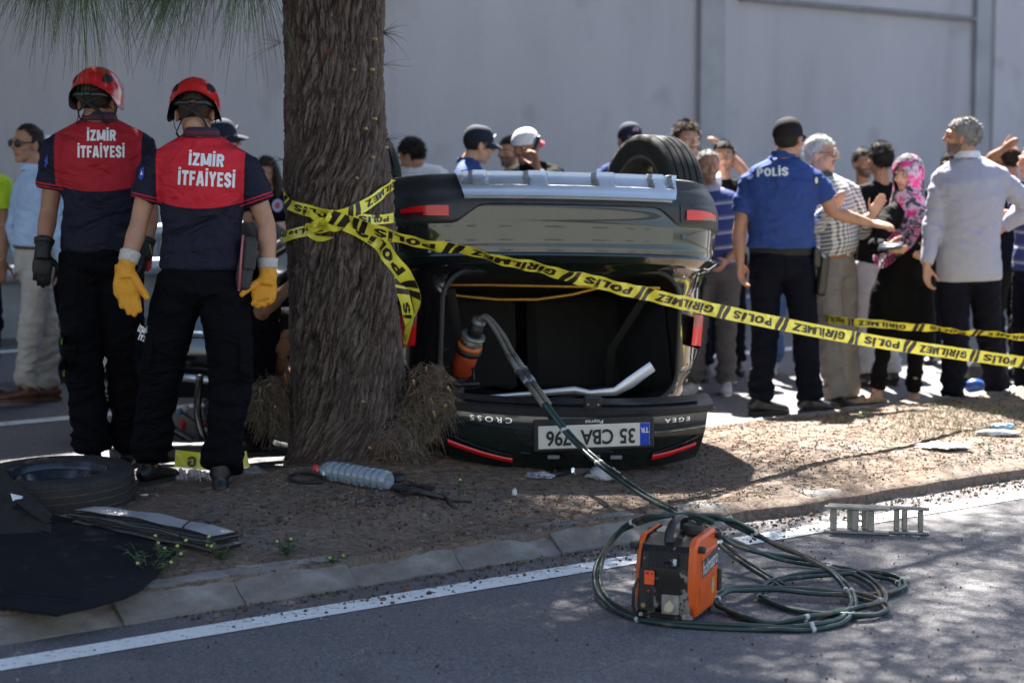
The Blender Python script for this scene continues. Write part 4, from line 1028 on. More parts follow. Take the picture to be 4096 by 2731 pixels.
        for sd in 'LR':
            sh, el, wr = J['sh'+sd], J['el'+sd], J['wr'+sd]; nk = J['neck']
            b.tube([nk-upv*.015*k, nk.lerp(sh, .55)-upv*.006*k, sh-upv*.008*k], [.062*k, .058*k, .062*k], 12)
            if sleeve == 'short':
                e = sh.lerp(el, sl); b.tube([nk.lerp(sh, .75)-upv*.03*k, sh-upv*.012*k, sh.lerp(el, sl*.5), e], [.070*k, .071*k, .068*k*loose, .069*k*loose], 14); ends[sd] = (sh, e)
            else:
                e = el.lerp(wr, .95); b.tube([nk.lerp(sh, .75)-upv*.03*k, sh-upv*.012*k, sh.lerp(el, .5), el, el.lerp(wr, .45), e.lerp(wr, -.08) if False else el.lerp(wr, .9), e], [.068*k, .070*k, .064*k, .058*k, .053*k, .042*k, .040*k], 14); ends[sd] = (sh, e)
        me = remesh(b, vox or s.vox, 4, .5)
        zs = []
        if zones:
            for sd in 'LR':
                zs.append((J['sh'+sd].lerp(J['el'+sd], .2)-upv*.05*k, .12*k, .8, (J['el'+sd]-J['neck'])))
                if sleeve == 'long': zs.append((J['el'+sd], .10*k, 1.4, J['wr'+sd]-J['sh'+sd]))
            zs.append((J['waist']+upv*.0, .17*k, .9, upv+rt*.25)); zs.append((J['waist']+upv*.12*k-fw*.1*k, .15*k, .5, upv-rt*.7))
        folds(me, amp, s.seed, zs)
        s.shirt_me = me; s.sends = ends; s.shirt_attr(me)
        o = finish(me, name, m, s.root, s.loc); s.shirt_o = o
        if collar is not None: s.collar(collar)
        return s
    def shirt_attr(s, me):
        """tx, tz: torso coordinates in metres (unscaled); cuff: distance to the sleeve end; sl: how far out on the arm"""
        J, k = s.J, s.k; rt, fw, upv = s.torso_frame(); p = coords(me).astype(np.float64); q = p-np.array(J['neck'])
        tx = q@np.array(rt)/k; tz = q@np.array(upv)/k; ty = q@np.array(fw)/k; fattr(me, 'tx', tx); fattr(me, 'tz', tz); fattr(me, 'ty', ty)
        cuff = np.full(len(p), 9.0); arm = np.full(len(p), 9.0)
        for sd in 'LR':
            a, e = (np.array(t) for t in s.sends[sd]); d = (e-a); L = np.linalg.norm(d); d /= L; t = (p-a)@d; r_ = np.linalg.norm((p-a)-np.outer(t, d), axis=1)
            inn = (r_ < .10*k) & (t > .02*k); cuff = np.where(inn, np.minimum(cuff, (L-t)/k), cuff)
        fattr(me, 'cuff', cuff)
    def collar(s, m, h=.04, r=.063, name='collar'):
        J, k = s.J, s.k; rt, fw, upv = s.torso_frame(); c = J['neck']+upv*.004*k; b = MB()
        def fn(u, v):
            a = 2*PI*u; x, y = math.cos(a), math.sin(a); rr_ = (r + (.018*(1-v)) )*k; hh = (h*v + .012*(1-y)*.5 - .012)*k
            return c + rt*(x*rr_*1.06) + fw*(y*rr_) + upv*hh
        b.grid(fn, 28, 4); 
        def fn2(u, v): return fn(u, 1) + (rt*math.cos(2*PI*u)+fw*math.sin(2*PI*u))*(.004+.012*v)*k - upv*(v*h*.9*k)
        b.grid(fn2, 28, 3); b.obj(name, m, s.root, fixn=False); return s
    def trousers(s, m, loose=1.0, name='trousers', amp=.015, top=.045, cuff=.012, vox=None, shorts=False):
        J, k = s.J, s.k; b = MB(); rt, fw, upv = s.torso_frame(); hr = (J['hipR']-J['hipL']).normalized(); w_ = s.w
        b.tube([J['pelvis']+upv*top*k, J['pelvis']-upv*.01*k, (J['hipL']+J['hipR'])/2-V(0, 0, .06*k)-fw*.008*k, (J['hipL']+J['hipR'])/2-V(0, 0, .10*k)], [(.158*w_*k, .112*k), (.172*w_*k, .125*k), (.168*w_*k, .120*k), (.11*k, .08*k)], 18, up=hr)
        for sg, sd in ((1, 'R'), (-1, 'L')):
            hp, kn, an = J['hip'+sd], J['kn'+sd], J['an'+sd]; e = kn.lerp(an, .93)
            b.tube([hp+hr*sg*.002*k, hp.lerp(kn, .25), hp.lerp(kn, .6), kn, kn.lerp(an, .35), kn.lerp(an, .75), e-V(0, 0, cuff)], [.100*k, .097*k*loose**.5, .083*k*loose, .071*k*loose, .069*k*loose, .064*k*loose, .066*k*loose], 16)
        me = remesh(b, vox or s.vox, 4, .5); zs = [((J['hipL']+J['hipR'])/2-V(0, 0, .05), .14*k, .7, (.2, 0, 1))]
        for sd in 'LR':
            kn, an = J['kn'+sd], J['an'+sd]; zs.append((kn, .13*k, .9, an-J['hip'+sd]+rt*.3)); zs.append((an+V(0, 0, .06), .12*k, 1.5, (.15, .1, 1))); zs.append((kn.lerp(an, .5), .14*k, .6, (-.5, .1, 1)))
        folds(me, amp, s.seed+7, zs); s.trouser_me = me; s.trouser_o = finish(me, name, m, s.root, s.loc); return s
    def shoes(s, m, sole=None, boot=False, name='shoe'):
        J, k = s.J, s.k
        for sd in 'LR':
            t = s.toe[sd].normalized(); an = J['an'+sd]; sx = V(0, 0, 1).cross(t) if True else None; g = V(an.x, an.y, an.z-.085*k); sx = t.cross(V(0, 0, 1)).normalized(); u_ = sx.cross(t)
            b = MB(); z = lambda y, hh: g + t*y*k + u_*hh*k
            if boot: b.tube([z(-.005, .19), z(-.008, .11)], [.046*k, .050*k], 12)
            b.tube([z(-.075, .045), z(-.055, .058), z(.0, .062), z(.06, .050), (z(.12, .040)), z(.175, .034), z(.20, .028)], [(.026*k, .030*k), (.036*k, .044*k), (.040*k, .048*k), (.043*k, .040*k), (.047*k, .030*k), (.040*k, .022*k), (.018*k, .012*k)], 14, up=sx)
            b.ell(z(-.02, .085), (.038*k, .045*k, .03*k), 12, 8)
            me = remesh(b, .009, 3, .5); so_ = finish(me, name, m, s.root, s.loc)
            b = MB(); n_ = 26; ring_ = []
            for i in range(n_):
                a = 2*PI*i/n_; y = .062+.145*math.cos(a); x = (.040+.009*math.sin(a*.5)**2*0+.007*math.cos(a))*math.sin(a); ring_.append((x, y))
            vs = [g + sx*x*k + t*y*k + u_*h_ for h_ in (.003, .028*k) for x, y in ring_]
            b.add(vs, [tuple(reversed(range(n_))), tuple(range(n_, 2*n_))]+[(i, (i+1) % n_, n_+(i+1) % n_, n_+i) for i in range(n_)]); b.obj('sole', sole or mat('sole_black', (.02, .02, .02), .8), so_, auto=40, origin=s.loc) 
        return s
    def belt(s, m, z=.035, buckle=True, h=.036):
        J, k = s.J, s.k; rt, fw, upv = s.torso_frame(); c = J['pelvis']+upv*z*k; b = MB(); r1, r2 = .168*s.w*k, .122*k
        b.grid(lambda u, v: c + rt*math.cos(2*PI*u)*(r1+(.004 if 0 < v < 1 else 0)) + fw*math.sin(2*PI*u)*(r2+(.004 if 0 < v < 1 else 0)) + upv*(v-.5)*h*k, 40, 3); o = b.obj('belt', m, s.root, fixn=False)
        if buckle:
            b = MB(); p = c+fw*(r2+.005); b.box(p, (.045*k, .012, .036*k), 0, Matrix((rt, fw, upv)).transposed(), .004); b.obj('buckle', CHROME, o, origin=s.loc)
        return s
    def cap(s, m, back=False, badge=None, brimm=None, pitch=0.0, hh=.105, brim=True):
        hd = s.headM() @ (Matrix.Rotation(PI, 4, 'Z') if back else Matrix.Identity(4)) @ Matrix.Rotation(pitch, 4, 'X'); b = MB()
        def fn(u, v):
            a = 2*PI*u; ph = PI/2*v; r_ = math.cos(ph)**.8; seam = 1-.012*(abs(math.sin(3*a))**18 if v < .95 else 0)
            fr = max(0, math.sin(a)); return V(.087*r_*math.cos(a)*seam, -.012+.108*r_*math.sin(a)*seam, .030+hh*(math.sin(ph)**.92)*(1+.06*fr*math.sin(ph*2)))
        b.grid(fn, 48, 12); place(b, hd); o = b.obj('cap', m, s.root, fixn=False)
        if brim:
            b = MB()
            def fb(u, v):
                a = R(22)+R(136)*u; r0 = .105; L = .078*math.sin(PI*u)**.55; x, y = math.cos(a), math.sin(a); return V(x*(.087-.004*v), -.012+y*(.106)+L*v*.95, .036-.018*v*v-.030*abs(x)**2*(.4+v*.6))
            b.grid(fb, 24, 6); b.grid(lambda u, v: fb(u, v)+V(0, 0, -.005), 24, 6, flip=True); place(b, hd); b.obj('brim', brimm or m, o, fixn=False, origin=s.loc)
        if badge is not None:
            b = MB(); c = V(0, .088, .082); R3 = Matrix.Rotation(R(-28), 3, 'X')
            for a_, m_ in ((.026, 0), (.016, 1)):
                vs = [c + R3 @ V(a_*math.cos(t*2*PI/12)*(1 if t % 2 else .72), .004+.002*m_, a_*math.sin(t*2*PI/12)*(1 if t % 2 else .72)) for t in range(12)]; b.add(vs, [tuple(range(12))], m_)
            place(b, hd); b.obj('badge', badge, o, fixn=False, smooth=False, origin=s.loc)
        return s
    def glasses(s, frame, lens, big=1.0):
        hd = s.headM(); g = MB(); 
        for sg in (-1, 1):
            pts = [V(sg*(.034+.024*big*math.cos(a)**1*(abs(math.cos(a))**-.35 if abs(math.cos(a)) > .05 else 1)), .103-.006*abs(math.cos(a)), .008+.018*big*math.sin(a)) for a in [2*PI*i/16 for i in range(16)]]
            g.tube(pts, .0024, 6, closed=True); g.tube([V(sg*.058, .096, .014), V(sg*.078, .03, .012), V(sg*.078, -.02, .004)], .0028, 6)
        g.tube([V(-.012, .105, .012), V(.012, .105, .012)], .0025, 6); place(g, hd); o = g.obj('glasses', frame, s.root)
        for sg in (-1, 1):
            b = MB(); b.ell(V(sg*.034, .100, .008), (.025*big, .003, .0175*big), 14, 8); place(b, hd); b.obj('lens', lens, o, origin=s.loc)
        return s
    def back_text(s, body, z, size, m, sx=.7, bold=.004, x=0.0, front=False, skew=0.0, name='lettering', sp=1.0, push=.004):
        """print on the shirt by casting onto it"""
        me = s.shirt_o.data; co = coords(me)+np.array(s.loc, dtype=np.float32); bv = BVHTree.FromPolygons([Vector(c) for c in co.tolist()], [tuple(p.vertices) for p in me.polygons])
        rt, fw, upv = s.torso_frame(); k = s.k; sg = 1 if front else -1; nk = s.J['neck']
        def fn(a, c_, d):
            ax = a*(-sg); p = nk + rt*((x+ax)*k) + upv*((z+c_+skew*a)*k) + fw*(sg*.4); h = bv.ray_cast(p, -fw*sg, 1.0)
            return (h[0] + fw*sg*push) if h[0] is not None else p - fw*(sg*.26)
        lettering(body, fn, m, s.root, name, size=size, sx=sx, bold=bold, cut=.014, spacing=sp); return s
    def patch(s, x, z, pts_list, mats, front=True, name='emblem', arm=None, push=.004):
        me = s.shirt_o.data; co = coords(me)+np.array(s.loc, dtype=np.float32); bv = BVHTree.FromPolygons([Vector(c) for c in co.tolist()], [tuple(p.vertices) for p in me.polygons])
        rt, fw, upv = s.torso_frame(); k = s.k; b = MB(); sg = 1 if front else -1
        for i, poly in enumerate(pts_list):
            vs = []
            if arm is None: o0, dr, ax, az = s.J['neck'], fw*sg, rt*(-sg)*-1 if front else rt, upv
            else: o0, dr, ax, az = arm['o'], arm['dir'], arm['ax'], arm['az']
            for a, c_ in poly:
                p = o0 + ax*((x+a)*k) + az*((z+c_)*k) + dr*.4; h = bv.ray_cast(p, -dr, 1.0); vs.append((h[0] if h[0] is not None else p-dr*.3) + dr*(push+.0012*i))
            c = sum((Vector(v_) for v_ in vs), Vector())/len(vs); p = c+dr*.3; h = bv.ray_cast(p, -dr, 1.0)
            if h[0] is not None: c = h[0]+dr*(push+.0012*i)
            n_ = len(vs); b.add(vs+[c], [(j, (j+1) % n_, n_) for j in range(n_)], i)
        b.obj(name, mats, s.root, fixn=False); return s
    def glove(s, sd, m, cuffm=None, fat=1.28, cuffL=.06, kk=1.05, cut=None):
        b = MB(); s.do_hand(b, sd, fat, kk); wr, el = s.J['wr'+sd], s.J['el'+sd]; d = (wr-el).normalized(); h = s.tilt.get(sd, {}).get('d', d).normalized()
        b.tube([wr-d*.045, wr-d*.01, wr+h*.03], [.039*s.k, .037*s.k, .040*s.k], 14); me = remesh(b, .0055, 3, .5); folds(me, .0022, 5, [], 2.6, 1.0); g = finish(me, 'glove', m, s.root, s.loc)
        if cuffm is not None:
            c = MB(); a0, a1 = wr-d*.040, wr-d*.040-d*cuffL*.85
            c.tube([a0, a0.lerp(a1, .15), a0.lerp(a1, .6), a0.lerp(a1, .9), a1], [.038*s.k, .043*s.k, .044*s.k, .047*s.k, .043*s.k], 20); c.obj('glove_cuff', cuffm, g, origin=s.loc)
        return s
# ------------------------------------------------------------------ casting print onto surfaces along the line of sight of its own place
def bvh_of(o):
    me = o.data; off = wloc(o); return BVHTree.FromPolygons([v_.co+off for v_ in me.vertices], [tuple(p.vertices) for p in me.polygons])
def decal_text(o, root, body, u, v_, wpx, hpx, m, bold=.05, rot=0.0, push=.004, sp=1.0):
    bv = bvh_of(o); c = math.cos(rot); sn = math.sin(rot); cam0 = V(0, 0, CAM_Z); last = [None]
    def fn(a, b_, lay):
        x = a; y = b_; uu = u + x*c - y*sn; vv = v_ - (x*sn + y*c); d_ = ray(uu, vv).normalized(); h = bv.ray_cast(cam0, d_)
        if h[0] is not None: last[0] = (h[0]-cam0).length; return h[0] - d_*(push+.0006*lay)
        return cam0 + d_*((last[0] or 10)-push)
    return block_lettering(body, fn, m, root, wpx, hpx)
def decal_poly(o, root, polys, mats, name='emblem', push=.004):
    bv = bvh_of(o); cam0 = V(0, 0, CAM_Z); b = MB()
    for i, (poly, mi) in enumerate(polys):
        vs = []; uu = sum(p[0] for p in poly)/len(poly); vv = sum(p[1] for p in poly)/len(poly)
        for q in list(poly)+[(uu, vv)]:
            d_ = ray(*q).normalized(); h = bv.ray_cast(cam0, d_); vs.append((h[0] if h[0] is not None else (Vector(vs[-1]) if vs else P(*q, 10))) - d_*(push+.0012*i))
        n_ = len(poly); b.add(vs, [(j, (j+1) % n_, n_) for j in range(n_)], mi)
    return b.obj(name, mats, root, fixn=False)
def ringpts(u, v_, a, b_, n=16, ph=0): return [(u+a*math.cos(2*PI*i/n+ph), v_+b_*math.sin(2*PI*i/n+ph)) for i in range(n)]

# ------------------------------------------------------------------ firefighters
def mat_fire_shirt(name, red):
    n = NT(name); co = n.coord('Object'); tx, tz, cf = n.attr('tx'), n.attr('tz'), n.attr('cuff')
    ax = n.math('ABSOLUTE', tx); low = n.math('MULTIPLY_ADD', n.math('MULTIPLY', tx, tx), .75, -.303)
    k1 = n.math('GREATER_THAN', tz, low); k2 = n.math('LESS_THAN', ax, n.math('MULTIPLY_ADD', tz, .02, .193)); yk = n.math('MULTIPLY', k1, k2)
    st = n.math('MAXIMUM', n.math('MULTIPLY', n.math('GREATER_THAN', cf, .006), n.math('LESS_THAN', cf, .012)), n.math('MULTIPLY', n.math('GREATER_THAN', cf, .020), n.math('LESS_THAN', cf, .026)))
    navy = n.mix(n.noise(co, 6, 4), (.0055, .006, .016), (.010, .0105, .026)); rd = n.mix(n.noise(co, 5, 3), red, tuple(x*.82 for x in red))
    c = n.mix(yk, navy, rd); c = n.mix(st, c, (.45, .02, .04))
    h = n.noise(n.coord('Object', (6, 6, 8), (.3, .5, .2)), 1.0, 3, .5, 1.2); ch = n.bump(h, .75, .06); n.bump(n.noise(co, 500, 2), .15, .001, ch)
    n.out(c, .72, 0, .25); return n.mat
TROU = cloth('navy_trousers', (.0042, .0042, .0065), .5)
BOOT = mat('boot_black', (.007, .007, .008), .45, 0, .3, 20, .2, 80)
HELM = mat('helmet_red', (.50, .016, .018), .22, 0, .06, 6, 0, coat=.6)
BLK = mat('black_plastic', (.012, .012, .013), .4, 0, .2, 20)
STRAP = mat('black_webbing', (.010, .010, .011), .8, 0, .2, 60)
GLOVE_Y = NT('glove_yellow'); _c = GLOVE_Y.coord('Object'); _d = GLOVE_Y.ramp(GLOVE_Y.noise(_c, 26, 5, .7), [(.55, 0), (.7, .7)])
GLOVE_Y.out(GLOVE_Y.mix(_d, GLOVE_Y.mix(GLOVE_Y.noise(_c, 9, 4), (.56, .235, .012), (.72, .335, .030)), (.33, .10, .012)), .62, 0, .35); GLOVE_Y.bump(GLOVE_Y.noise(GLOVE_Y.coord('Object', (30, 30, 60)), 1.0, 4, .6, 1.0), .55, .006); GLOVE_Y = GLOVE_Y.mat
KNIT = mat('knit_cuff', (.50, .47, .43), .95, 0, .15, 120, .6, 250)
def helmet(p):
    hd = p.headM(); b = MB()
    def rim(a):   # a: 0 right, pi/2 front
        s_ = math.sin(a); return R(-14) + R(20)*max(0, -s_)**2.2 + R(10)*max(0, s_)**2 - R(16)*math.exp(-((abs(math.cos(a))-1)/.10)**2)
    def fn(u, v, k=1.0, dz=0.0):
        a = 2*PI*u; f0 = rim(a); ph = f0+(PI/2-f0)*v; r_ = math.cos(max(ph, 0)) if ph > 0 else 1.0
        ridge = 1+.018*math.exp(-(math.cos(a)/.28)**2)*(1 if abs(math.sin(a)) > .1 else 0)*math.sin(PI*min(1, v*1.2))
        lip = .006*math.exp(-(v/.05)**2)
        return V((.112*k*r_+lip)*math.cos(a), -.012+(.136*k*r_+lip)*math.sin(a), .028+dz+.128*k*math.sin(ph)*ridge*(1.0 if ph > 0 else .95))
    b.grid(fn, 72, 22); place(b, hd); o = b.obj('helmet', HELM, p.root, fixn=False, origin=p.loc)
    b = MB(); b.grid(lambda u, v: fn(u, v, .955, -.002), 48, 10); place(b, hd); b.obj('helmet_liner', BLK, o, fixn=False, origin=p.loc)
    for sg in (-1, 1):
        for a0, f0, da, df in ((-R(90)+sg*R(50), R(24), R(14), R(11)), (R(90)-sg*R(48), R(28), R(13), R(9))):
            b = MB(); poly = [(-1, -.9), (.2, -1), (1, -.1), (.85, .8), (-.2, 1), (-.9, .4)]
            vs = []
            for x, y in poly:
                a = a0+da*x*(1 if sg > 0 else -1); ph = f0+df*y; vs.append(V(.1145*math.cos(ph)*math.cos(a), -.012+.139*math.cos(ph)*math.sin(a), .0285+.1315*math.sin(ph)))
            c = sum(vs, Vector())/6; b.add(vs+[c+(c-V(0, -.012, .03)).normalized()*.004], [(i, (i+1) % 6, 6) for i in range(6)]); place(b, hd); b.obj('vent', BLK, o, fixn=False, smooth=False, origin=p.loc)
    b = MB()
    for sg in (-1, 1):
        q = [V(sg*.080, -.085, .020), V(sg*.040, -.112, -.010), V(0, -.112, -.030), V(-sg*.045, -.085, -.060), V(-sg*.074, -.035, -.105), V(-sg*.05, .03, -.125)]
        b.tube(q, [(.010, .0018)]*6, 8, up=V(0, .3, 1)); b.tube([V(sg*.098, -.005, .0), V(sg*.085, .0, -.06), V(sg*.06, .03, -.118), V(0, .05, -.132)], [(.009, .0018)]*4, 8, up=V(0, 1, .2))
    place(b, hd); b.obj('chin_strap', STRAP, o, origin=p.loc)
    b = MB(); b.tube([V(-.10, -.05, .012), V(-.06, -.115, .006), V(.06, -.115, .006), V(.10, -.05, .012)], [(.010, .003)]*4, 8, up=V(0, 0, 1)); b.ell(V(0, -.121, .006), (.018, .010, .014), 10, 6); place(b, hd); b.obj('size_adjuster', BLK, o, origin=p.loc)
EMB = [mat('emblem_blue', (.02, .05, .35), .6), WHITE, mat('emblem_red', (.5, .02, .03), .6), mat('emblem_navy', (.01, .012, .03), .6)]
COLN = mat('collar_navy', (.012, .013, .028), .8, 0, .15, 40)
COLR = mat('collar_stripe_red', (.40, .02, .035), .8)
def collar_stripes(p):
    J, k = p.J, p.k; rt, fw, upv = p.torso_frame(); c = J['neck']+upv*.004*k
    for hh in (.012, .020):
        b = MB(); b.tube([c + rt*math.cos(a)*(.071+.012*0)*k*1.10 + fw*math.sin(a)*.077*k + upv*hh*k for a in [2*PI*i/30 for i in range(30)]], .0016, 5, closed=True); b.obj('collar_stripe', COLR, p.root)

f1 = Person('firefighter in black gloves and red helmet standing behind the spare wheel', 392, 1885, 296, R(3), z=.11, D=10.45, vox=.0095, seed=3)
f1.px(neck=(398, 486), shL=(232, 582, .02), shR=(560, 580, .02), elL=(196, 846, .02), wrL=(170, 1010, -.08), elR=(600, 850, .05), wrR=(575, 1010, -.05), chest=(398, 660), waist=(402, 860), pelvis=(402, 985),
      hipL=(325, 1010), hipR=(478, 1010), knL=(326, 1400, .02), anL=(372, 1810, .05), knR=(500, 1390, .05), anR=(520, 1800, .2), head=(392, 410, .02))
f1.hpitch = R(-16); f1.hyaw = R(-14); f1.hroll = R(0)
f1.tilt = {'L': dict(d=V(-.02, -.1, -1), thumb=V(.9, .3, -.1), palm=V(.3, .9, 0), curl=.42, k=1.02, tcurl=.12), 'R': dict(curl=.4)}
f1.add_body('tan', hands=False).hair('crop', 'dark')
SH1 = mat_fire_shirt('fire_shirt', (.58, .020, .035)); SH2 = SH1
SH0 = mat_fire_shirt('fire_shirt_shaded', (.40, .016, .028)); f1.shirt(SH0, loose=1.02, collar=COLN, hem=-.03, amp=.015, sl=.66); collar_stripes(f1)  # same shirt as the other firefighter's; deeper shade put into its red
f1.trousers(TROU, 1.16, amp=.020); f1.belt(STRAP, .05, False); f1.shoes(BOOT, boot=True); helmet(f1)
GLB = mat('glove_black', (.005, .005, .0055), .6, 0, .2, 40, .3, 120)
f1.glove('L', GLB, GLB, 1.12, .03, 1.0); f1.glove('R', GLB, GLB, 1.12, .03)
b = MB(); wr, el = f1.J['wrL'], f1.J['elL']; d = (wr-el).normalized(); b.tube([wr-d*.075, wr-d*.072, wr-d*.05, wr-d*.047], [.033, .037, .037, .033], 18); wo = b.obj('wristwatch', BLK, f1.root)
b = MB(); b.ell(wr-d*.061+V(-.036, -.005, .004), (.008, .016, .016), 10, 6); b.obj('watch_face', mat('watch_face', (.12, .35, .12), .1, .2, coat=1), wo, origin=f1.loc)
decal_text(f1.shirt_o, f1.root, 'İZMİR', 406, 542, 116, 43, WHITE); decal_text(f1.shirt_o, f1.root, 'İTFAİYESİ', 404, 607, 188, 47, WHITE)
decal_poly(f1.shirt_o, f1.root, [([(178, 640), (190, 618), (192, 655), (178, 672)], 0)], EMB)
b = MB(); b.box(P(585, 1030, 10.43), (.055, .05, .125), 0, Matrix.Rotation(R(8), 3, 'Y'), .012); po = b.obj('belt_pouch', mat('pouch_red', (.42, .015, .02), .6, 0, .15, 30, .2), f1.root, smooth=False)
b = MB(); b.tube([P(575, 1000, 10.39), P(590, 1028, 10.385), P(605, 1015, 10.39), P(598, 980, 10.39)], .004, 6); b.obj('pouch_cord', mat('cord_lime', (.4, .5, .03), .6), po, origin=f1.loc)

f2 = Person('firefighter in orange work gloves and red helmet beside the trunk', 806, 2000, 336, R(-3), z=.13, D=9.86, vox=.0088, seed=8)
f2.px(neck=(806, 548), shL=(612, 668, .02), shR=(982, 664, .02), elL=(556, 895, .0), wrL=(500, 1085, -.08), elR=(1068, 905, .02), wrR=(1072, 1112, -.02), chest=(808, 740), waist=(806, 950), pelvis=(806, 1075),
      hipL=(722, 1110), hipR=(890, 1110), knL=(640, 1490, .10), anL=(600, 1868, .24), knR=(926, 1510, .02), anR=(882, 1928, -.05), head=(780, 456, .05))
f2.hpitch = R(-24); f2.hyaw = R(2)
f2.toe['L'] = V(.45, .9, 0); f2.toe['R'] = V(-.12, .95, 0)
f2.tilt = {'L': dict(d=V(.14, -.05, -1), thumb=V(1, .15, -.15), palm=V(.25, -1, 0), curl=.22, k=1.12, tcurl=.05, tout=.42), 'R': dict(d=V(-.25, -.1, -1), thumb=V(-1, -.1, -.2), palm=V(.1, -1, 0), curl=.85, k=1.02, tcurl=.35)}
f2.add_body('mid', hands=False).hair('crop', 'brown')
f2.shirt(SH2, loose=1.05, collar=COLN, hem=-.055, amp=.015, sl=.60); collar_stripes(f2)
f2.trousers(TROU, 1.26, amp=.022, cuff=-.035); f2.shoes(BOOT, boot=True); helmet(f2)
f2.belt(mat('belt_blue', (.02, .05, .10), .7), .052, False, .03)
f2.glove('L', GLOVE_Y, KNIT, 1.34, .062); f2.glove('R', GLOVE_Y, KNIT, 1.30, .055)
decal_text(f2.shirt_o, f2.root, 'İZMİR', 826, 640, 142, 50, WHITE, .05, R(-3)); decal_text(f2.shirt_o, f2.root, 'İTFAİYESİ', 826, 716, 228, 58, WHITE, .05, R(-3))
decal_text(f2.trouser_o, f2.root, 'İZMİR', 574, 1320, 44, 26, WHITE, .04, R(-20)); decal_text(f2.trouser_o, f2.root, 'İYESİ', 578, 1354, 48, 25, WHITE, .04, R(-20))
decal_poly(f2.shirt_o, f2.root, [([(553, 712), (562, 676), (575, 668), (577, 700), (566, 722)], 0), ([(561, 700), (567, 682), (570, 700)], 1)], EMB)
PCH = mat('pouch_grey', (.035, .034, .036), .75, 0, .15, 60, .3, 200)
b = MB(); b.box(P(985, 1055, 9.80), (.070, .05, .235), 0, Matrix.Rotation(R(10), 3, 'Y'), .016); po = b.obj('belt_pouch', PCH, f2.root, smooth=False)
b = MB(); b.box(P(1003, 1020, 9.765), (.052, .016, .13), 0, Matrix.Rotation(R(7), 3, 'Y'), .006); b.obj('pouch_flap', PCH, po, smooth=False, origin=f2.loc)
b = MB(); b.tube([P(972, 940, 9.77), P(955, 1165, 9.765)], .006, 6); b.obj('pouch_pen', mat('pen_pink', (.4, .12, .12), .5), po, origin=f2.loc)
# cargo pockets
for p_, spots in ((f2, ((575, 1400, 70, 190), (985, 1440, 60, 190))), (f1, ((280, 1390, 60, 170),))):
    bv = bvh_of(p_.trouser_o)
    for (u, v_, du, dv) in spots:
        b = MB(); cam0 = V(0, 0, CAM_Z); pts = []
        def cf(a, c_):
            uu = u+du*(a-.5); vv = v_+dv*(c_-.5); d_ = ray(uu, vv).normalized(); h = bv.ray_cast(cam0, d_); e = math.sin(PI*a)*math.sin(PI*min(1, c_*1.0)); return (h[0] if h[0] is not None else cam0+d_*10.2) - d_*(.003+.014*min(1, 4*e))
        b.grid(cf, 10, 14); b.obj('cargo_pocket', TROU, p_.root, fixn=False)

# ------------------------------------------------------------------ bystanders at the left
NEON = cloth('neon_fabric', (.45, .62, .03), .3); DKN = cloth('dark_navy_fabric', (.006, .0065, .013), .4); LBLUE = cloth('light_blue_shirt', (.44, .58, .80), .3); BEIGE = cloth('beige_chinos', (.47, .42, .37), .35)
BROWN = mat('brown_leather', (.10, .035, .020), .4, 0, .3, 20, .15); SUNG = mat('sunglass_lens', (.008, .008, .009), .08, 0, .05, coat=1)
WHITEC = cloth('white_fabric', (.66, .67, .71), .3); BLACKC = cloth('black_fabric', (.006, .006, .0065), .35); POL = cloth('police_blue', (.028, .060, .22), .35)
CAPN = cloth('cap_navy', (.012, .018, .038), .1, fold=False); CAPB = cloth('cap_black', (.018, .016, .018), .2, fold=False)
SKINSHOE = mat('shoe_black', (.015, .013, .013), .4, 0, .2, 15)
p = Person('man in pale blue shirt, sunglasses and beige chinos at the left', 120, 1618, 490, R(100), z=0, seed=12, vox=.0115)
p.px(neck=(130, 680), head=(108, 578), shL=(95, 745, .17), shR=(205, 745, -.17), elR=(238, 930, -.22), wrR=(262, 1075, -.16), elL=(60, 930, .25), wrL=(90, 1060, .2), chest=(150, 790), waist=(140, 920), pelvis=(140, 1010), hipL=(125, 1040, .09), hipR=(160, 1040, -.09), knR=(120, 1310, -.1), knL=(190, 1310, .1), anR=(105, 1555, -.08), anL=(195, 1550, .15))
p.hyaw = R(138); p.toe = {'R': V(-1, -.25, 0), 'L': V(-1, -.1, 0)}
p.add_body('mid').eyes().hair('receding', 'dark').shirt(LBLUE, 'long', tuck=True, loose=1.05, collar=LBLUE, belly=.04).trousers(BEIGE, 1.02).belt(BROWN, .045).shoes(BROWN, BROWN).glasses(BLK, SUNG, 1.15)
p = Person('traffic officer in neon vest and white cap half hidden behind the sunglasses man', 205, 1560, 545, R(-20), z=0, D=14.9, seed=13)
p.px(elL=(60, 860, -.1), wrL=(70, 960, -.3)); p.add_body('tan').hair('crop').shirt(NEON, sl=.7, loose=1.08).trousers(DKN).shoes(SKINSHOE).cap(WHITEC, brimm=CAPN)
ch = MB()
for i in range(8):
    q = [P(252-(i % 2)*14+i*2, 1262+i*32, p.D-.16), P(268-(i % 2)*14+i*2, 1250+i*32, p.D-.16), P(266-(i % 2)*14+i*2, 1270+i*32, p.D-.16), P(252-(i % 2)*14+i*2, 1284+i*32, p.D-.16)]
    ch.add(q+[a+V(0, .004, 0) for a in q], [(0, 1, 2, 3), (7, 6, 5, 4)])
ch.obj('reflective_chevron', mat('chevron_lime', (.28, .55, .03), .5), p.root, smooth=False)
p = Person('officer in neon yellow shirt cut off by the left picture edge', -62, 1600, 520, R(-60), z=0, D=14.1, seed=14)
p.px(shR=(10, 730, -.1), elR=(18, 900, -.1), wrR=(10, 1040, -.2)); p.add_body('tan').hair('short').shirt(NEON, loose=1.1).trousers(DKN).shoes(SKINSHOE)
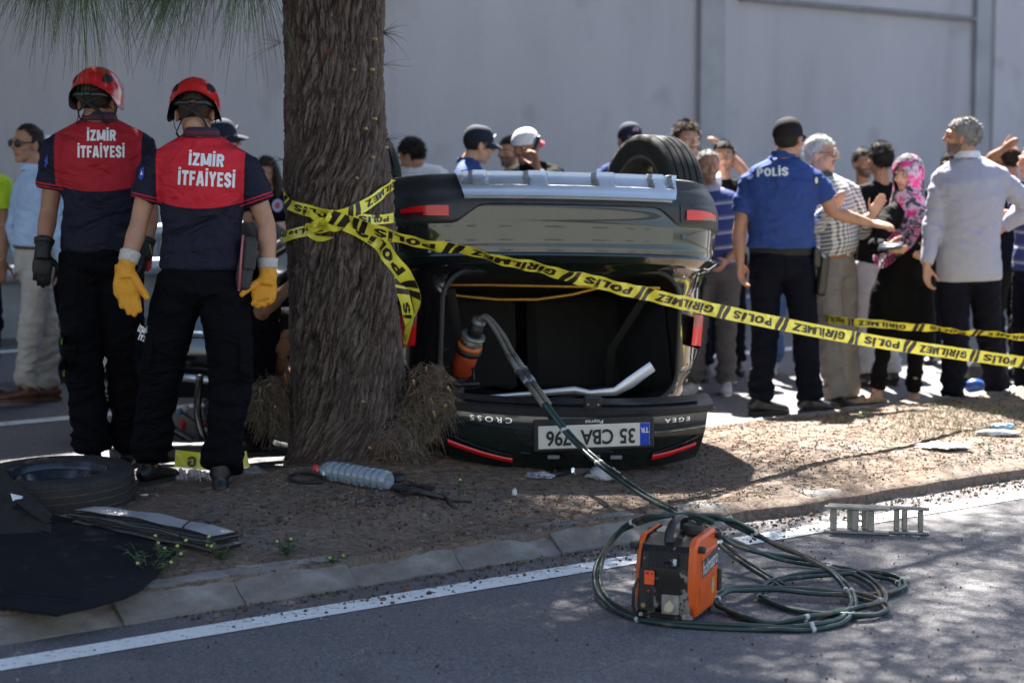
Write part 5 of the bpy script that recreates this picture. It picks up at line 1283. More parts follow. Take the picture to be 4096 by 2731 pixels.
# behind the firefighters
BADGE = [mat('badge_pale', (.42, .45, .6), .6), mat('badge_red', (.45, .08, .12), .6)]
p = Person('police officer in peaked cap looking out behind the second firefighter', 885, 1700, 478, R(-80), z=0, D=13.3, seed=15)
p.add_body('mid').eyes().hair('crop').shirt(POL).trousers(DKN).shoes(SKINSHOE).cap(CAPN, badge=BADGE)
p = Person('woman with long dark hair and folded arms beside the trunk', 1085, 1560, 610, R(172), z=0, D=14.6, seed=16, width=.88)
p.px(head=(1062, 700), elR=(990, 900, -.1), wrR=(1100, 905, -.32), elL=(1170, 905, -.1), wrL=(1040, 915, -.3)); p.hyaw = R(165)
p.add_body('mid').eyes().shirt(DKN, sl=.6).trousers(DKN).shoes(SKINSHOE).hair('full', 'dark')
b = MB(); hd = p.headM()
for sg, ln in ((-1, .30), (1, .36)):
    b.tube([hd @ V(sg*.055, -.02, .085), hd @ V(sg*.085, -.015, .02), hd @ V(sg*.09, -.02, -.09), hd @ V(sg*.10, -.005, -.22), hd @ V(sg*.105, .02, -ln)], [(.022, .03), (.022, .05), (.025, .05), (.035, .05), (.012, .02)], 10, up=V(1, 0, 0))
b.tube([hd @ V(0, -.09, .07), hd @ V(0, -.11, -.05), hd @ V(0, -.10, -.24)], [(.05, .03), (.08, .035), (.07, .03)], 12, up=V(1, 0, 0)); b.obj('long_hair', HAIR['dark'], p.root)
decal_poly(p.shirt_o, p.root, [(ringpts(1110, 822, 22, 26), 0), (ringpts(1110, 822, 12, 14), 1)], BADGE)
p = Person('rescuer crouching at the car behind the trunk, one arm raised', 1020, 1800, 900, R(-70), z=.0, D=11.2, seed=17, vox=.0115)
p.k = 1.0; p.H = 1.78
p.px(pelvis=(985, 1560, .1), waist=(1000, 1450, .08), chest=(1030, 1330, .05), neck=(1085, 1235, .0), head=(1145, 1330, .02), shR=(1052, 1250, -.16), elR=(1062, 1222, -.30), wrR=(1165, 1140, -.2), shL=(1075, 1265, .2), elL=(1130, 1480, .2), wrL=(1190, 1560, .1), hipR=(985, 1580, -.05), hipL=(990, 1580, .2), knR=(1110, 1590, -.1), knL=(1120, 1600, .3), anR=(1010, 1760, 0), anL=(1030, 1760, .3))
p.J['elR'] = P(1045, 1245, 10.93); p.hyaw = R(-80); p.hpitch = R(-45)
p.tilt = {'R': dict(thumb=V(0, -.3, 1), palm=V(.2, 1, 0), curl=.5)}
p.add_body('tan').eyes().hair('crop').shirt(DKN, loose=1.05).trousers(TROU).shoes(BOOT)

# ------------------------------------------------------------------ bystanders behind the car
p = Person('man with bowed dark head and white shirt behind the car bumper', 1650, 1560, 560, R(35), z=0, D=15.0, seed=21)
p.px(head=(1648, 625), neck=(1662, 672), shL=(1585, 705, .05), shR=(1760, 692, .0)); p.hyaw = R(60); p.hpitch = R(-28); p.add_body('mid').hair('full', 'black').shirt(WHITEC, loose=1.05).trousers(DKN).shoes(SKINSHOE)
p = Person('police officer in navy cap seen in profile above the bumper', 1890, 1560, 500, R(-78), z=0, D=14.5, seed=22)
p.px(head=(1915, 582), neck=(1872, 652), shL=(1850, 690, .17), shR=(1850, 694, -.17)); p.hyaw = R(-72); p.hpitch = R(-12); p.add_body('light').eyes().hair('crop', 'black').shirt(POL, collar=POL).trousers(DKN).shoes(SKINSHOE).cap(CAPN, badge=BADGE)
p = Person('bearded man mostly hidden behind the man on the phone', 2045, 1540, 545, R(140), z=0, D=16.2, seed=23)
p.add_body('mid', True).eyes().hair('short').shirt(BLACKC).trousers(DKN).shoes(SKINSHOE)
p = Person('man phoning in black shirt with backward white cap', 2120, 1560, 500, R(155), z=0, D=14.8, seed=24)
p.px(head=(2108, 590), neck=(2132, 662), elL=(2185, 790, -.30), wrL=(2150, 672, -.28), shL=(2222, 692), shR=(2040, 702)); p.hyaw = R(140); p.hpitch = R(-8)
p.tilt = {'L': dict(d=V(-.22, .25, 1), thumb=V(-.6, .8, .2), palm=V(-.6, .6, 0), curl=.7)}
p.add_body('tan', True).eyes().hair('crop').shirt(BLACKC, sl=.7).trousers(DKN).shoes(SKINSHOE).cap(WHITEC, back=True, brimm=mat('cap_brim_red', (.45, .03, .05), .8))
b = MB(); wr, el = p.J['wrL'], p.J['elL']; d = (wr-el).normalized(); b.tube([wr-d*.05, wr-d*.02], .036, 16); b.obj('wristwatch', mat('watch_steel', (.4, .45, .55), .3, .8), p.root)
b = MB(); c = P(2140, 588, p.D-.22); b.box(c, (.014, .072, .145), 0, Matrix.Rotation(R(30), 3, 'Z') @ Matrix.Rotation(R(14), 3, 'Y'), .006); tag(b.obj('mobile_phone', mat('phone_dark', (.012, .016, .03), .2, coat=1), origin=c), 'dark phone held to the ear of the man in the white cap', 'phone')
p = Person('police officer in navy cap half hidden by the upturned wheel', 2520, 1560, 492, R(160), z=0, D=15.2, seed=25)
p.px(neck=(2500, 655), shR=(2418, 695), shL=(2590, 700)); p.hyaw = R(200); p.add_body('mid', True).eyes().hair('crop').shirt(POL).trousers(DKN).shoes(SKINSHOE).cap(CAPN, badge=BADGE)
p = Person('young man with quiffed brown hair peering over the wheel', 2742, 1560, 500, R(170), z=0, D=15.0, seed=26)
p.px(head=(2748, 562), elL=(2830, 760, -.2), wrL=(2790, 672, -.2)); p.hyaw = R(205); p.tilt = {'L': dict(d=V(-.1, .1, 1), thumb=V(-1, 0, .1), palm=V(-.3, 1, 0), curl=.6)}
p.add_body('light', True).eyes('brown').hair('wavy', 'brown').shirt(WHITEC).trousers(DKN).shoes(SKINSHOE)
def mat_stripes():
    n = NT('striped_polo'); tz = n.attr('tz'); w_ = n.math('FRACT', n.math('MULTIPLY', n.math('ADD', tz, 2.0), 9.5))
    a = n.math('LESS_THAN', w_, .16); c2 = n.math('MULTIPLY', n.math('GREATER_THAN', w_, .16), n.math('LESS_THAN', w_, .30))
    c = n.mix(a, (.035, .050, .16), (.28, .30, .38)); c = n.mix(c2, c, (.10, .10, .16)); n.bump(n.noise(n.coord('Object', (6, 6, 8)), 1.0, 3, .5, 1.2), .3, .03); n.out(c, .85, 0, .2); return n.mat
STRIPE = mat_stripes(); GREYJ = cloth('grey_jeans', (.085, .080, .082), .4); SNEAK = mat('sneaker_grey', (.5, .5, .52), .7, 0, .3, 30); WSOLE = mat('sole_white', (.7, .7, .7), .7)
p = Person('man in blue striped polo and grey jeans beside the car wheel', 2862, 1560, 583, R(165), z=0, D=14.35, seed=27, vox=.0115)
p.px(head=(2832, 668), neck=(2842, 760), shR=(2740, 815, -.02), shL=(2950, 805, .0), elL=(2975, 960, .0), wrL=(2905, 1045, -.15), elR=(2730, 950, 0), wrR=(2770, 1050, -.1), anL=(2905, 1530, -.05), anR=(2770, 1530, .0), knL=(2905, 1310), knR=(2790, 1310)); p.hyaw = R(190); p.hpitch = R(-4)
p.tilt = {'L': dict(thumb=V(-.4, -1, .1), palm=V(-.5, .8, 0), curl=.5)}
p.add_body('tan', True).eyes('dark').hair('receding', 'grey').shirt(STRIPE, loose=1.05, collar=STRIPE, belly=.05, hem=.01).trousers(GREYJ).shoes(SNEAK, WSOLE)
p = Person('man in black tee with a bare arm bent over his head', 2885, 1540, 560, R(175), z=0, D=15.3, seed=28)
p.px(elL=(2985, 695, 0), wrL=(2895, 595, .02), shL=(2965, 775, 0)); p.tilt = {'L': dict(thumb=V(0, -1, 0), palm=V(0, 0, -1), curl=.5)}
p.add_body('mid').eyes().hair('short').shirt(BLACKC).trousers(DKN).shoes(SKINSHOE)

# ------------------------------------------------------------------ the group at the right
p = Person('policeman with POLIS on his blue back reaching out one arm', 3120, 1662, 468, R(-14), z=0, D=13.25, seed=31, width=1.12, vox=.0105)
p.px(head=(3155, 560), neck=(3130, 632), shL=(3000, 725, .03), shR=(3255, 715, .0), elL=(2955, 930, .0), wrL=(2960, 1055, -.05), elR=(3335, 850, .02), wrR=(3478, 893, .05), chest=(3120, 800), waist=(3125, 930), pelvis=(3125, 1020), hipL=(3062, 1045), hipR=(3190, 1045), knL=(3060, 1330, .02), knR=(3220, 1330, -.02), anL=(3040, 1605, .02), anR=(3240, 1600, .0))
p.hyaw = R(-34); p.hpitch = R(2); p.toe = {'L': V(.75, .35, 0), 'R': V(.8, .3, 0)}
p.tilt = {'L': dict(d=V(.1, -.05, -1), thumb=V(.6, .8, 0), palm=V(1, 0, 0), curl=.5), 'R': dict(d=V(1, -.1, -.12), thumb=V(.1, .9, .5), palm=V(0, .5, -.9), curl=.30)}
p.add_body('mid').hair('crop', 'black').shirt(POL, loose=1.08, collar=POL, tuck=True, belly=.05, amp=.013).trousers(DKN, 1.08).belt(STRAP, .03, False, .05).shoes(SKINSHOE, boot=True).cap(CAPB, brim=True, pitch=R(4))
decal_text(p.shirt_o, p.root, 'POLİS', 3090, 688, 126, 34, WHITE, .045, R(2)); decal_poly(p.shirt_o, p.root, [(ringpts(3266, 722, 11, 22), 3), (ringpts(3266, 722, 6, 13), 1)], EMB)
b = MB(); b.box(P(3290, 1100, p.D-.05), (.06, .10, .24), 0, Matrix.Rotation(R(6), 3, 'Y'), .015); b.box(P(3268, 1030, p.D-.06), (.05, .06, .12), 0, None, .01); ho = b.obj('holster', BLK, p.root, smooth=False)
def mat_check():
    n = NT('checked_shirt'); tx, tz, ty = n.attr('tx'), n.attr('tz'), n.attr('ty')
    fx = n.math('LESS_THAN', n.math('FRACT', n.math('MULTIPLY', n.math('ADD', n.math('ADD', tx, n.math('MULTIPLY', ty, .5)), 3.0), 38.0)), .45); fz = n.math('LESS_THAN', n.math('FRACT', n.math('MULTIPLY', n.math('ADD', tz, 3.0), 38.0)), .45)
    s_ = n.math('MULTIPLY', n.math('ADD', fx, fz), .5); n.out(n.mix(s_, (.62, .62, .63), (.045, .060, .065)), .85, 0, .2); n.bump(n.noise(n.coord('Object', (6, 6, 8)), 1.0, 3, .5, 1.2), .3, .03); return n.mat
CHECK = mat_check(); GREYT = cloth('grey_trousers', (.19, .17, .16), .4); BELTB = mat('belt_tan', (.26, .085, .03), .5)
p = Person('white haired man in checked shirt and glasses gesturing with both hands', 3330, 1640, 530, R(-128), z=0, D=13.75, seed=32, vox=.0115)
p.px(head=(3285, 618), neck=(3285, 705), elL=(3455, 930, .1), wrL=(3488, 862, -.05), shL=(3400, 760, .15), shR=(3250, 770, -.12), elR=(3262, 900, -.3), wrR=(3312, 838, -.42), chest=(3320, 830), waist=(3330, 960), pelvis=(3335, 1040), hipR=(3300, 1060, -.08), hipL=(3365, 1060, .08), knR=(3320, 1340, -.1), knL=(3385, 1330, .1), anR=(3340, 1590, -.05), anL=(3400, 1585, .15))
p.hyaw = R(-118); p.tilt = {'L': dict(d=V(.55, -.1, 1), thumb=V(-1, -.2, .3), palm=V(.2, -1, 0), curl=.18, spread=.25), 'R': dict(d=V(.6, -.2, .6), thumb=V(-.4, 0, 1), palm=V(.3, 1, 0), curl=.35)}
p.add_body('light').eyes('grey').hair('short', 'white').moustache('grey').shirt(CHECK, 'long', tuck=True, loose=1.05, collar=CHECK, belly=.05).trousers(GREYT, 1.08).belt(BELTB, .035).shoes(SKINSHOE).glasses(mat('glasses_red', (.2, .03, .03), .4), mat('glasses_lens', (.25, .26, .28), .05, 0, .05), .95)
JEAN = cloth('blue_jeans', (.06, .12, .26), .4)
p = Person('person in blue jeans standing behind the policeman', 3150, 1540, 600, R(170), z=0, D=15.3, seed=33)
p.add_body('mid').hair('short').shirt(BLACKC).trousers(JEAN).shoes(SNEAK, WSOLE)
p = Person('bearded man in black looking past a dark haired head', 3440, 1560, 590, R(176), z=0, D=15.6, seed=34)
p.hyaw = R(200); p.add_body('mid', True).eyes().hair('short').shirt(BLACKC).trousers(DKN).shoes(SKINSHOE)
PALE = cloth('pale_grey_trousers', (.34, .33, .34), .4)
p = Person('man in black shirt and pale trousers turned away behind the headscarf', 3510, 1590, 570, R(20), z=0, D=14.7, seed=35)
p.add_body('tan').hair('full', 'black').shirt(BLACKC, loose=1.05).trousers(PALE).shoes(SKINSHOE)
# woman in a headscarf
p = Person('woman in flowered pink headscarf and long black coat holding a phone', 3625, 1612, 600, R(118), z=0, D=13.85, seed=36, width=.95, vox=.0115)
p.px(head=(3628, 700), neck=(3645, 800), elR=(3500, 985, -.25), wrR=(3545, 985, -.38), elL=(3750, 1010, .0), wrL=(3720, 1020, -.30), shR=(3560, 850, -.08), shL=(3730, 850, .08), anR=(3505, 1560, -.05), anL=(3655, 1570, .05), knR=(3545, 1330), knL=(3665, 1330))
p.hyaw = R(138); p.hpitch = R(-4); p.toe = {'R': V(-.9, -.4, 0), 'L': V(-.7, -.6, 0)}
p.tilt = {'R': dict(d=V(.7, -.5, -.15), thumb=V(.2, -.2, 1), palm=V(0, 0, 1), curl=.45), 'L': dict(d=V(-.6, -.6, 0), thumb=V(0, 0, 1), palm=V(0, 1, 0), curl=.5)}
p.add_body('light', feet=True).eyes('dark')
p.shirt(BLACKC, 'long', name='coat', loose=1.05)
b = MB(); k = p.k; J = p.J; c0 = J['pelvis']
b.tube([J['waist']+V(0, 0, .06), J['pelvis'], P(3610, 1180, p.D), P(3605, 1300, p.D), P(3603, 1385, p.D)], [(.155*k, .12*k), (.19*k, .15*k), (.225*k, .18*k), (.24*k, .19*k), (.245*k, .19*k)], 24, up=V(1, 0, 0)); me = remesh(b, .012, 3); folds(me, .008, 4, [((*P(3610, 1200, p.D),), .3, 1.0, (1, .3, .05))]); finish(me, 'coat_skirt', BLACKC, p.root, p.loc)
p.trousers(cloth('black_leggings', (.010, .009, .010), .2), .78, name='leggings')
for sd in 'LR':
    t = p.toe[sd].normalized(); g = p.J['an'+sd]-V(0, 0, .085*p.k); s_ = MB(); sx = t.cross(V(0, 0, 1)).normalized(); s_.box(g+t*.06+V(0, 0, .012), (.085, .25, .022), 0, Matrix((sx, t, V(0, 0, 1))).transposed(), .008); so_ = s_.obj('sandal', mat('sandal_tan', (.35, .22, .13), .6), p.root)
    s_ = MB(); s_.tube([g+t*.10+sx*.045+V(0, 0, .02), g+t*.10+V(0, 0, .05), g+t*.10-sx*.045+V(0, 0, .02)], [(.012, .003)]*3, 8, up=t); s_.obj('sandal_strap', mat('sandal_tan', (.35, .22, .13), .6), so_, origin=p.loc)
def mat_scarf():
    n = NT('headscarf_print'); co = n.coord('Object'); a = n.noise(co, 11, 3, .6, .8); c = n.ramp(a, [(.30, (.015, .014, .02)), (.43, (.05, .04, .06)), (.50, (.45, .40, .48)), (.57, (.60, .05, .22)), (.68, (.55, .03, .18)), (.78, (.10, .42, .50))])
    sp = n.ramp(n.noise(co, 60, 4, .7), [(.46, 0), (.50, 1)]); z2 = n.ramp(n.noise(co, 7, 2), [(.45, 0), (.52, 1)]); c = n.mix(n.math('MULTIPLY', sp, z2), c, (.02, .018, .025)); n.out(c, .8, 0, .25); n.bump(n.noise(n.coord('Object', (7, 7, 14)), 1.0, 3, .5, 1.2), .4, .03); return n.mat
b = MB(); hd = p.headM(); nk = p.J['neck']
def scarf(u, v):
    a = 2*PI*u; x, y = math.cos(a), math.sin(a)
    if v < .55:
        ph = PI/2-(v/.55)*R(128); r_ = math.cos(ph) if ph > 0 else 1-.12*math.sin(-ph); q = hd @ V(.110*x*r_*1.0, -.014+(.132*y if y < 0 else .120*y)*r_, .026+.122*math.sin(ph)*(1.0 if ph > 0 else 1.35)); return q + V(0, 0, noise.noise(V(x*3, y*3, v*5))*.006)
    k_ = (v-.55)/.45; top = hd @ V(.110*x*.93, -.014+.12*y*.93, .030-.118*.616*1.35)
    fr = max(0, p.fw.x*(p.rt.x*x+p.fw.x*y)+p.fw.y*(p.rt.y*x+p.fw.y*y)); L = .10+.26*fr+.10*max(0, x*.5+.5)
    low = nk + p.rt*(x*(.10+.125*k_)) + p.fw*(y*(.09+.085*k_)+.03) + V(0, 0, -L*k_); kk = min(1, k_*2.2); q = top.lerp(low, kk) if k_ < .45 else low
    return q + V(x, y, 0)*(.014*math.sin(a*7+v*6)*k_)
me_full = MB(); me_full.grid(scarf, 56, 40)
keep = []
for f, m_ in zip(me_full.f, me_full.m):
    c = sum((Vector(me_full.v[i]) for i in f), Vector())/4; l = hd.inverted() @ c
    if l.y > .035 and (abs(l.x)/.062)**2 + ((l.z+.022)/.088)**2 < 1: continue
    keep.append((f, m_))
me_full.f = [q[0] for q in keep]; me_full.m = [q[1] for q in keep]; me_full.obj('headscarf', mat_scarf(), p.root, fixn=False)
b = MB(); c = P(3562, 985, p.D-.47); b.box(c, (.15, .075, .012), 0, Matrix.Rotation(R(-8), 3, 'Y') @ Matrix.Rotation(R(-25), 3, 'Z') @ Matrix.Rotation(R(25), 3, 'X'), .004); tag(b.obj('mobile_phone', mat('phone_dark', (.012, .016, .03), .2, coat=1), origin=c), "phone lying in the headscarf woman's hand", 'phone')
def mat_pin():
    n = NT('pinstripe_shirt'); tx = n.attr('tx'); w_ = n.math('FRACT', n.math('MULTIPLY', n.math('ADD', tx, 3.0), 110.0)); n.out(n.mix(n.math('LESS_THAN', w_, .35), (.38, .37, .44), (.27, .28, .38)), .8, 0, .2); n.bump(n.noise(n.coord('Object', (5, 5, 8), (.3, .3, .2)), 1.0, 3, .5, 1.4), .45, .04); return n.mat
p = Person('grey haired man in untucked pinstripe shirt standing with one hand on hip', 3870, 1650, 470, R(16), z=0, D=13.45, seed=37, width=1.0, vox=.0105)
p.px(head=(3850, 550), neck=(3870, 632), shL=(3770, 705, .02), shR=(3995, 700, .0), elL=(3735, 905, -.02), wrL=(3705, 1065, -.12), elR=(4115, 830, .05), wrR=(4010, 915, .12), chest=(3880, 790), waist=(3880, 930), pelvis=(3875, 1040), hipL=(3815, 1060), hipR=(3935, 1060), knL=(3822, 1340, 0), knR=(3950, 1320, .1), anL=(3812, 1600, 0), anR=(3990, 1560, .25))
p.hyaw = R(66); p.hpitch = R(2); p.toe = {'L': V(-.2, .9, 0), 'R': V(.7, .6, 0)}
p.tilt = {'L': dict(d=V(.05, -.1, -1), thumb=V(.6, .7, -.1), palm=V(1, 0, 0), curl=.5), 'R': dict(curl=.6)}
p.add_body('mid', True).hair('short', 'grey').shirt(mat_pin(), 'long', loose=1.14, collar=WHITEC, hem=.07, amp=.016).trousers(DKN, 1.1).shoes(SKINSHOE)
p = Person('dark haired man almost hidden behind the pinstripe shirt', 3785, 1560, 605, R(160), z=0, D=15.9, seed=38)
p.add_body('dark', True).eyes().hair('short').shirt(BLACKC).trousers(DKN).shoes(SKINSHOE)
p = Person('balding man in navy with a raised forearm near the right edge', 4025, 1580, 575, R(30), z=0, D=15.0, seed=39)
p.px(elL=(3955, 640, .0), wrL=(4010, 600, -.1), shL=(3960, 760, 0), head=(4030, 640)); p.add_body('tan').hair('bald', 'dark').shirt(DKN, loose=1.05).trousers(BLACKC).shoes(SKINSHOE)
p = Person('white haired man in striped polo cut off by the right picture edge', 4120, 1600, 575, R(105), z=0, D=14.0, seed=40)
p.px(elR=(4050, 870, -.2), wrR=(4000, 850, -.35)) ; p.add_body('mid').eyes('grey').hair('receding', 'white').shirt(STRIPE, loose=1.05).trousers(DKN).shoes(SKINSHOE)
# ------------------------------------------------------------------ police tape
TAPE = NT('tape_yellow'); TAPE.out(TAPE.mix(TAPE.noise(TAPE.coord('Object'), 4, 3), (.74, .66, .04), (.84, .77, .09)), .2, 0, .6, Transmission__Weight=0.0, Subsurface__Weight=.0); TAPE.bump(TAPE.noise(TAPE.coord('Object', (9, 9, 14)), 1.0, 3), .25, .02); TAPE = TAPE.mat
TINK = mat('tape_print', (.022, .014, .010), .4, 0, .1)
def catmull(pts, n=10):
    out = []
    for i in range(len(pts)-1):
        p0, p1, p2, p3 = pts[max(0, i-1)], pts[i], pts[i+1], pts[min(len(pts)-1, i+2)]
        for k in range(n):
            t = k/n; out.append(.5*((2*p1)+(p2-p0)*t+(2*p0-5*p1+4*p2-p3)*t*t+(3*p1-p0-3*p2+p3)*t**3))
    out.append(pts[-1]); return out
class Ribbon:
    """strip along a curve; ups: list of (fraction, up vector) for the width direction"""
    def __init__(s, pts, ups, width, n=10):
        s.p = catmull([Vector(p) for p in pts], n); s.w = width; s.L = [0.0]
        for a, c in zip(s.p[:-1], s.p[1:]): s.L.append(s.L[-1]+(c-a).length)
        s.len = s.L[-1]; s.ups = ups
    def at(s, d):
        d = max(0, min(s.len, d)); i = max(0, min(len(s.L)-2, int(np.searchsorted(s.L, d))-1)); k = (d-s.L[i])/max(1e-6, s.L[i+1]-s.L[i]); p = s.p[i].lerp(s.p[i+1], k); t = (s.p[i+1]-s.p[i]).normalized()
        f = d/s.len; u = Vector(s.ups[-1][1])
        for (f0, a), (f1, c) in zip(s.ups[:-1], s.ups[1:]):
            if f0 <= f <= f1: kk = (f-f0)/max(1e-6, f1-f0); u = Vector(a).lerp(Vector(c), kk); break
        u = (u - t*u.dot(t)).normalized(); return p, t, u
    def pt(s, d, y, off=0.0, curl=0.0):
        p, t, u = s.at(d); n_ = t.cross(u); 
        if n_.y > 0: n_ = -n_
        return p + u*y + n_*(off + curl*math.cos(PI*y/s.w)) + n_*(.006*math.sin(d*19+y*20)+.004*math.sin(d*47+y*55))
    def build(s, name, mats, parent, text=True, start=.05, flip=True, size=None, mirror=False, th=.0012):
        b = MB(); N = max(12, int(s.len/.012)); b.grid(lambda u, v: s.pt(u*s.len, (v-.5)*s.w, 0), N, 6)
        o = b.obj(name, mats[0], parent, fixn=False)
        if text:
            h = size or s.w*.58; x = start; i = 0; sg = -1 if flip else 1; par = o
            while x < s.len-.02:
                for item in ('||', 'POLİS', '||', 'GİRİLMEZ'):
                    if item == '||':
                        bb = MB()
                        for q in range(2):
                            d0 = x+q*.046*s.w/.066
                            if d0+.03 > s.len: break
                            bb.grid(lambda u, v: s.pt(d0+.032*s.w/.066*u+.02*(v-.5)*sg*-1, (v-.5)*s.w*.98, .0016), 2, 6)
                        if bb.f: bb.obj('tape_bar', mats[1], par, fixn=False, origin=wloc(par))
                        x += .125*s.w/.066
                    else:
                        wd = (.285 if item == 'POLİS' else .40)*s.w/.066
                        if flip and x+wd < s.len+.1:
                            block_lettering(item, lambda a, c, l: s.pt(x+wd/2-a, -c, .0018+.0003*l), mats[1], par, wd, h, 'tape_lettering')
                        elif x+wd < s.len+.1: block_lettering(item, lambda a, c, l: s.pt(x+wd/2+a, c, .0018+.0003*l), mats[1], par, wd, h, 'tape_lettering')
                        x += wd+.045
                    if x > s.len: break
        return o
def trunk_front(u, v_, off=.014):
    z = P(u, v_, TREE.y-.2).z; cx, r = trunk_at(z); x = P(u, v_, TREE.y-.15).x; q = max(-.985, min(.985, (x-cx)/(r+.006))); return V(cx+q*(r+off), TREE.y - math.sqrt(1-q*q)*(r+off), z)
ZU = (0, 0, 1); TMATS = [TAPE, TINK]
tape = thing('barrier_tape', P(1330, 880, 10.1), 'yellow printed police tape knotted round the trunk and stretched to the right', 'tape')
rb = Ribbon([P(1400, 885, 10.10), P(1480, 915, 10.04), P(1600, 955, 9.98), P(1850, 1002, 10.0), P(2200, 1085, 10.1), P(2600, 1180, 10.45), P(3000, 1270, 10.95), P(3500, 1365, 11.6), P(4000, 1437, 12.3), P(4300, 1475, 12.7)], [(0, (.1, -.5, 1)), (.12, (.1, -1.0, .75)), (.25, (0, -.75, 1)), (.4, (0, -.35, 1)), (.55, (0, -.1, 1)), (1, (0, -.25, 1))], .066)
rb.build('stretched_tape', TMATS, tape, True, .02)
def wrap(pts, w_, ups, name='wrapped_tape', text=True, start=.03, off=.014): return Ribbon([trunk_front(u, v_, off) for u, v_ in pts], ups, w_).build(name, TMATS, tape, text, start)
wrap([(1142, 770), (1165, 815), (1230, 838), (1330, 860), (1380, 855), (1450, 825), (1510, 785), (1548, 745), (1556, 735)], .052, [(0, (0, 0, 1)), (1, (0, 0, 1))], off=.020)
wrap([(1340, 865), (1420, 870), (1500, 880), (1560, 878), (1575, 872)], .045, [(0, ZU), (1, ZU)], off=.014)
wrap([(1130, 955), (1160, 945), (1220, 925), (1290, 912), (1330, 900)], .046, [(0, ZU), (1, (.2, -.4, 1))], off=.018)
wrap([(1130, 975), (1170, 955), (1240, 930), (1300, 905)], .024, [(0, (0, -.6, 1)), (1, (.3, .4, 1))], text=False, off=.026)
# hanging tail
Ribbon([trunk_front(1330, 862, .04), trunk_front(1400, 895, .04), trunk_front(1490, 960, .045), P(1560, 1030, 10.12), P(1620, 1105, 10.12), P(1655, 1170, 10.13), P(1662, 1235, 10.14), P(1640, 1300, 10.15), P(1618, 1372, 10.16)], [(0, (.5, -.3, 1)), (.3, (.75, -.2, .75)), (.55, (.9, -.3, .4)), (.75, (.6, -1.0, .2)), (1, (.2, -1, .2))], .074).build('hanging_tail', TMATS, tape, True, .0)
Ribbon([P(1600, 1085, 10.17), P(1608, 1150, 10.16), P(1628, 1230, 10.155), P(1630, 1300, 10.16), P(1620, 1375, 10.17)], [(0, (1, .2, 0)), (.6, (.9, -.6, 0)), (1, (.3, -.9, 0))], .055).build('hanging_tail', TMATS, tape, True, .04)
rr = random.Random(9)
for (pts, w_) in (([(1240, 832), (1265, 850), (1290, 878), (1310, 900)], .030), ([(1270, 905), (1290, 880), (1325, 872), (1350, 878)], .028), ([(1255, 930), (1275, 945), (1310, 948), (1345, 940)], .026), ([(1285, 850), (1300, 835), (1330, 845), (1320, 880), (1290, 895)], .026), ([(1265, 890), (1250, 900), (1275, 912), (1320, 905)], .024), ([(1310, 870), (1340, 905), (1380, 910)], .03)):
    Ribbon([trunk_front(u, v_, rr.uniform(.03, .06)) for u, v_ in pts], [(0, (rr.uniform(-1, 1), rr.uniform(-1, 1), .6)), (.5, (rr.uniform(-1, 1), -.5, 1)), (1, (rr.uniform(-.5, .5), -1, .4))], w_).build('knot_fold', TMATS, tape, False)
tp2 = thing('barrier_tape', P(3600, 1310, 15), 'second blurred police tape slung low behind the standing group', 'tape')
Ribbon([P(3300, 1272, 13.6), P(3420, 1288, 13.2), P(3700, 1312, 13.0), P(4000, 1340, 13.0), P(4300, 1362, 13.1)], [(0, (0, -.8, 1)), (.35, (0, -.2, 1)), (.6, (0, -.9, .6)), (1, (0, -.3, 1))], .048).build('slack_tape', TMATS, tp2, True, .02)
tp3 = thing('tape_scrap', soil_point(820, 1850), 'scrap of yellow tape with a letter lying on the far kerb between the boots', 'tape')
c0 = P(760, 1822, 10.75)
Ribbon([P(700, 1832, 10.38), P(790, 1842, 10.36), P(880, 1850, 10.36), P(950, 1842, 10.36), P(992, 1836, 10.38)], [(0, (.1, .25, 1)), (1, (0, .5, 1))], .078).build('tape_strip', TMATS, tp3, False)
block_lettering('G', lambda a, c, l: P(768, 1845, 10.35)+V(-a, .25*c-.004, c*.97), TINK, tp3, .040, .048, 'tape_lettering')
# ------------------------------------------------------------------ hydraulic pump
PUMPO = G(2700, 2462, 0); PZ = R(-21); PMX = Matrix.Translation(PUMPO) @ Matrix.Rotation(PZ, 4, 'Z') @ Matrix.Scale(.95, 4)
pump = thing('hydraulic_pump', PUMPO, 'scuffed orange and black rescue pump with carry handle standing on the road', 'pump')
def pobj(b, name, m, parent=None, auto=30, smooth=True):
    b.v = [tuple(PMX @ Vector(q)) for q in b.v]; return b.obj(name, m, parent or pump, auto=auto, smooth=smooth, origin=wloc(parent or pump))
def mat_worn(name, base, under, amt, sc=14, rough=.4):
    n = NT(name); co = n.coord('Object'); a = n.noise(co, sc, 8, .72); edge = n.noise(co, 3.5, 3); f = n.ramp(n.math('ADD', n.math('MULTIPLY', a, .7), n.math('MULTIPLY', edge, .3)), [(1-amt-.008, 0), (1-amt+.008, 1)])
    c = n.mix(n.noise(co, 9, 4), base, tuple(x*.75 for x in base)); gr = n.ramp(n.noise(co, 30, 5, .7), [(.5, 0), (.8, .3)]); c = n.mix(gr, c, (.05, .04, .03))
    n.out(n.mix(f, c, under), n.math('ADD', n.math('MULTIPLY', f, .3), rough), 0, .3); n.bump(f, -.25, .003); return n.mat
PB = mat_worn('pump_black_worn', (.006, .006, .0065), (.22, .20, .175), .45, 16); PO = mat_worn('pump_orange', (.80, .125, .018), (.16, .11, .09), .34, 11, .32)
PK = mat('pump_plastic', (.016, .016, .017), .5, 0, .3, 30, .15, 120); PDK = mat('pump_dark', (.006, .006, .006), .7, 0, .2); PAL = mat('pump_alu', (.36, .34, .31), .45, .5, .25, 25, .15)
b = MB()
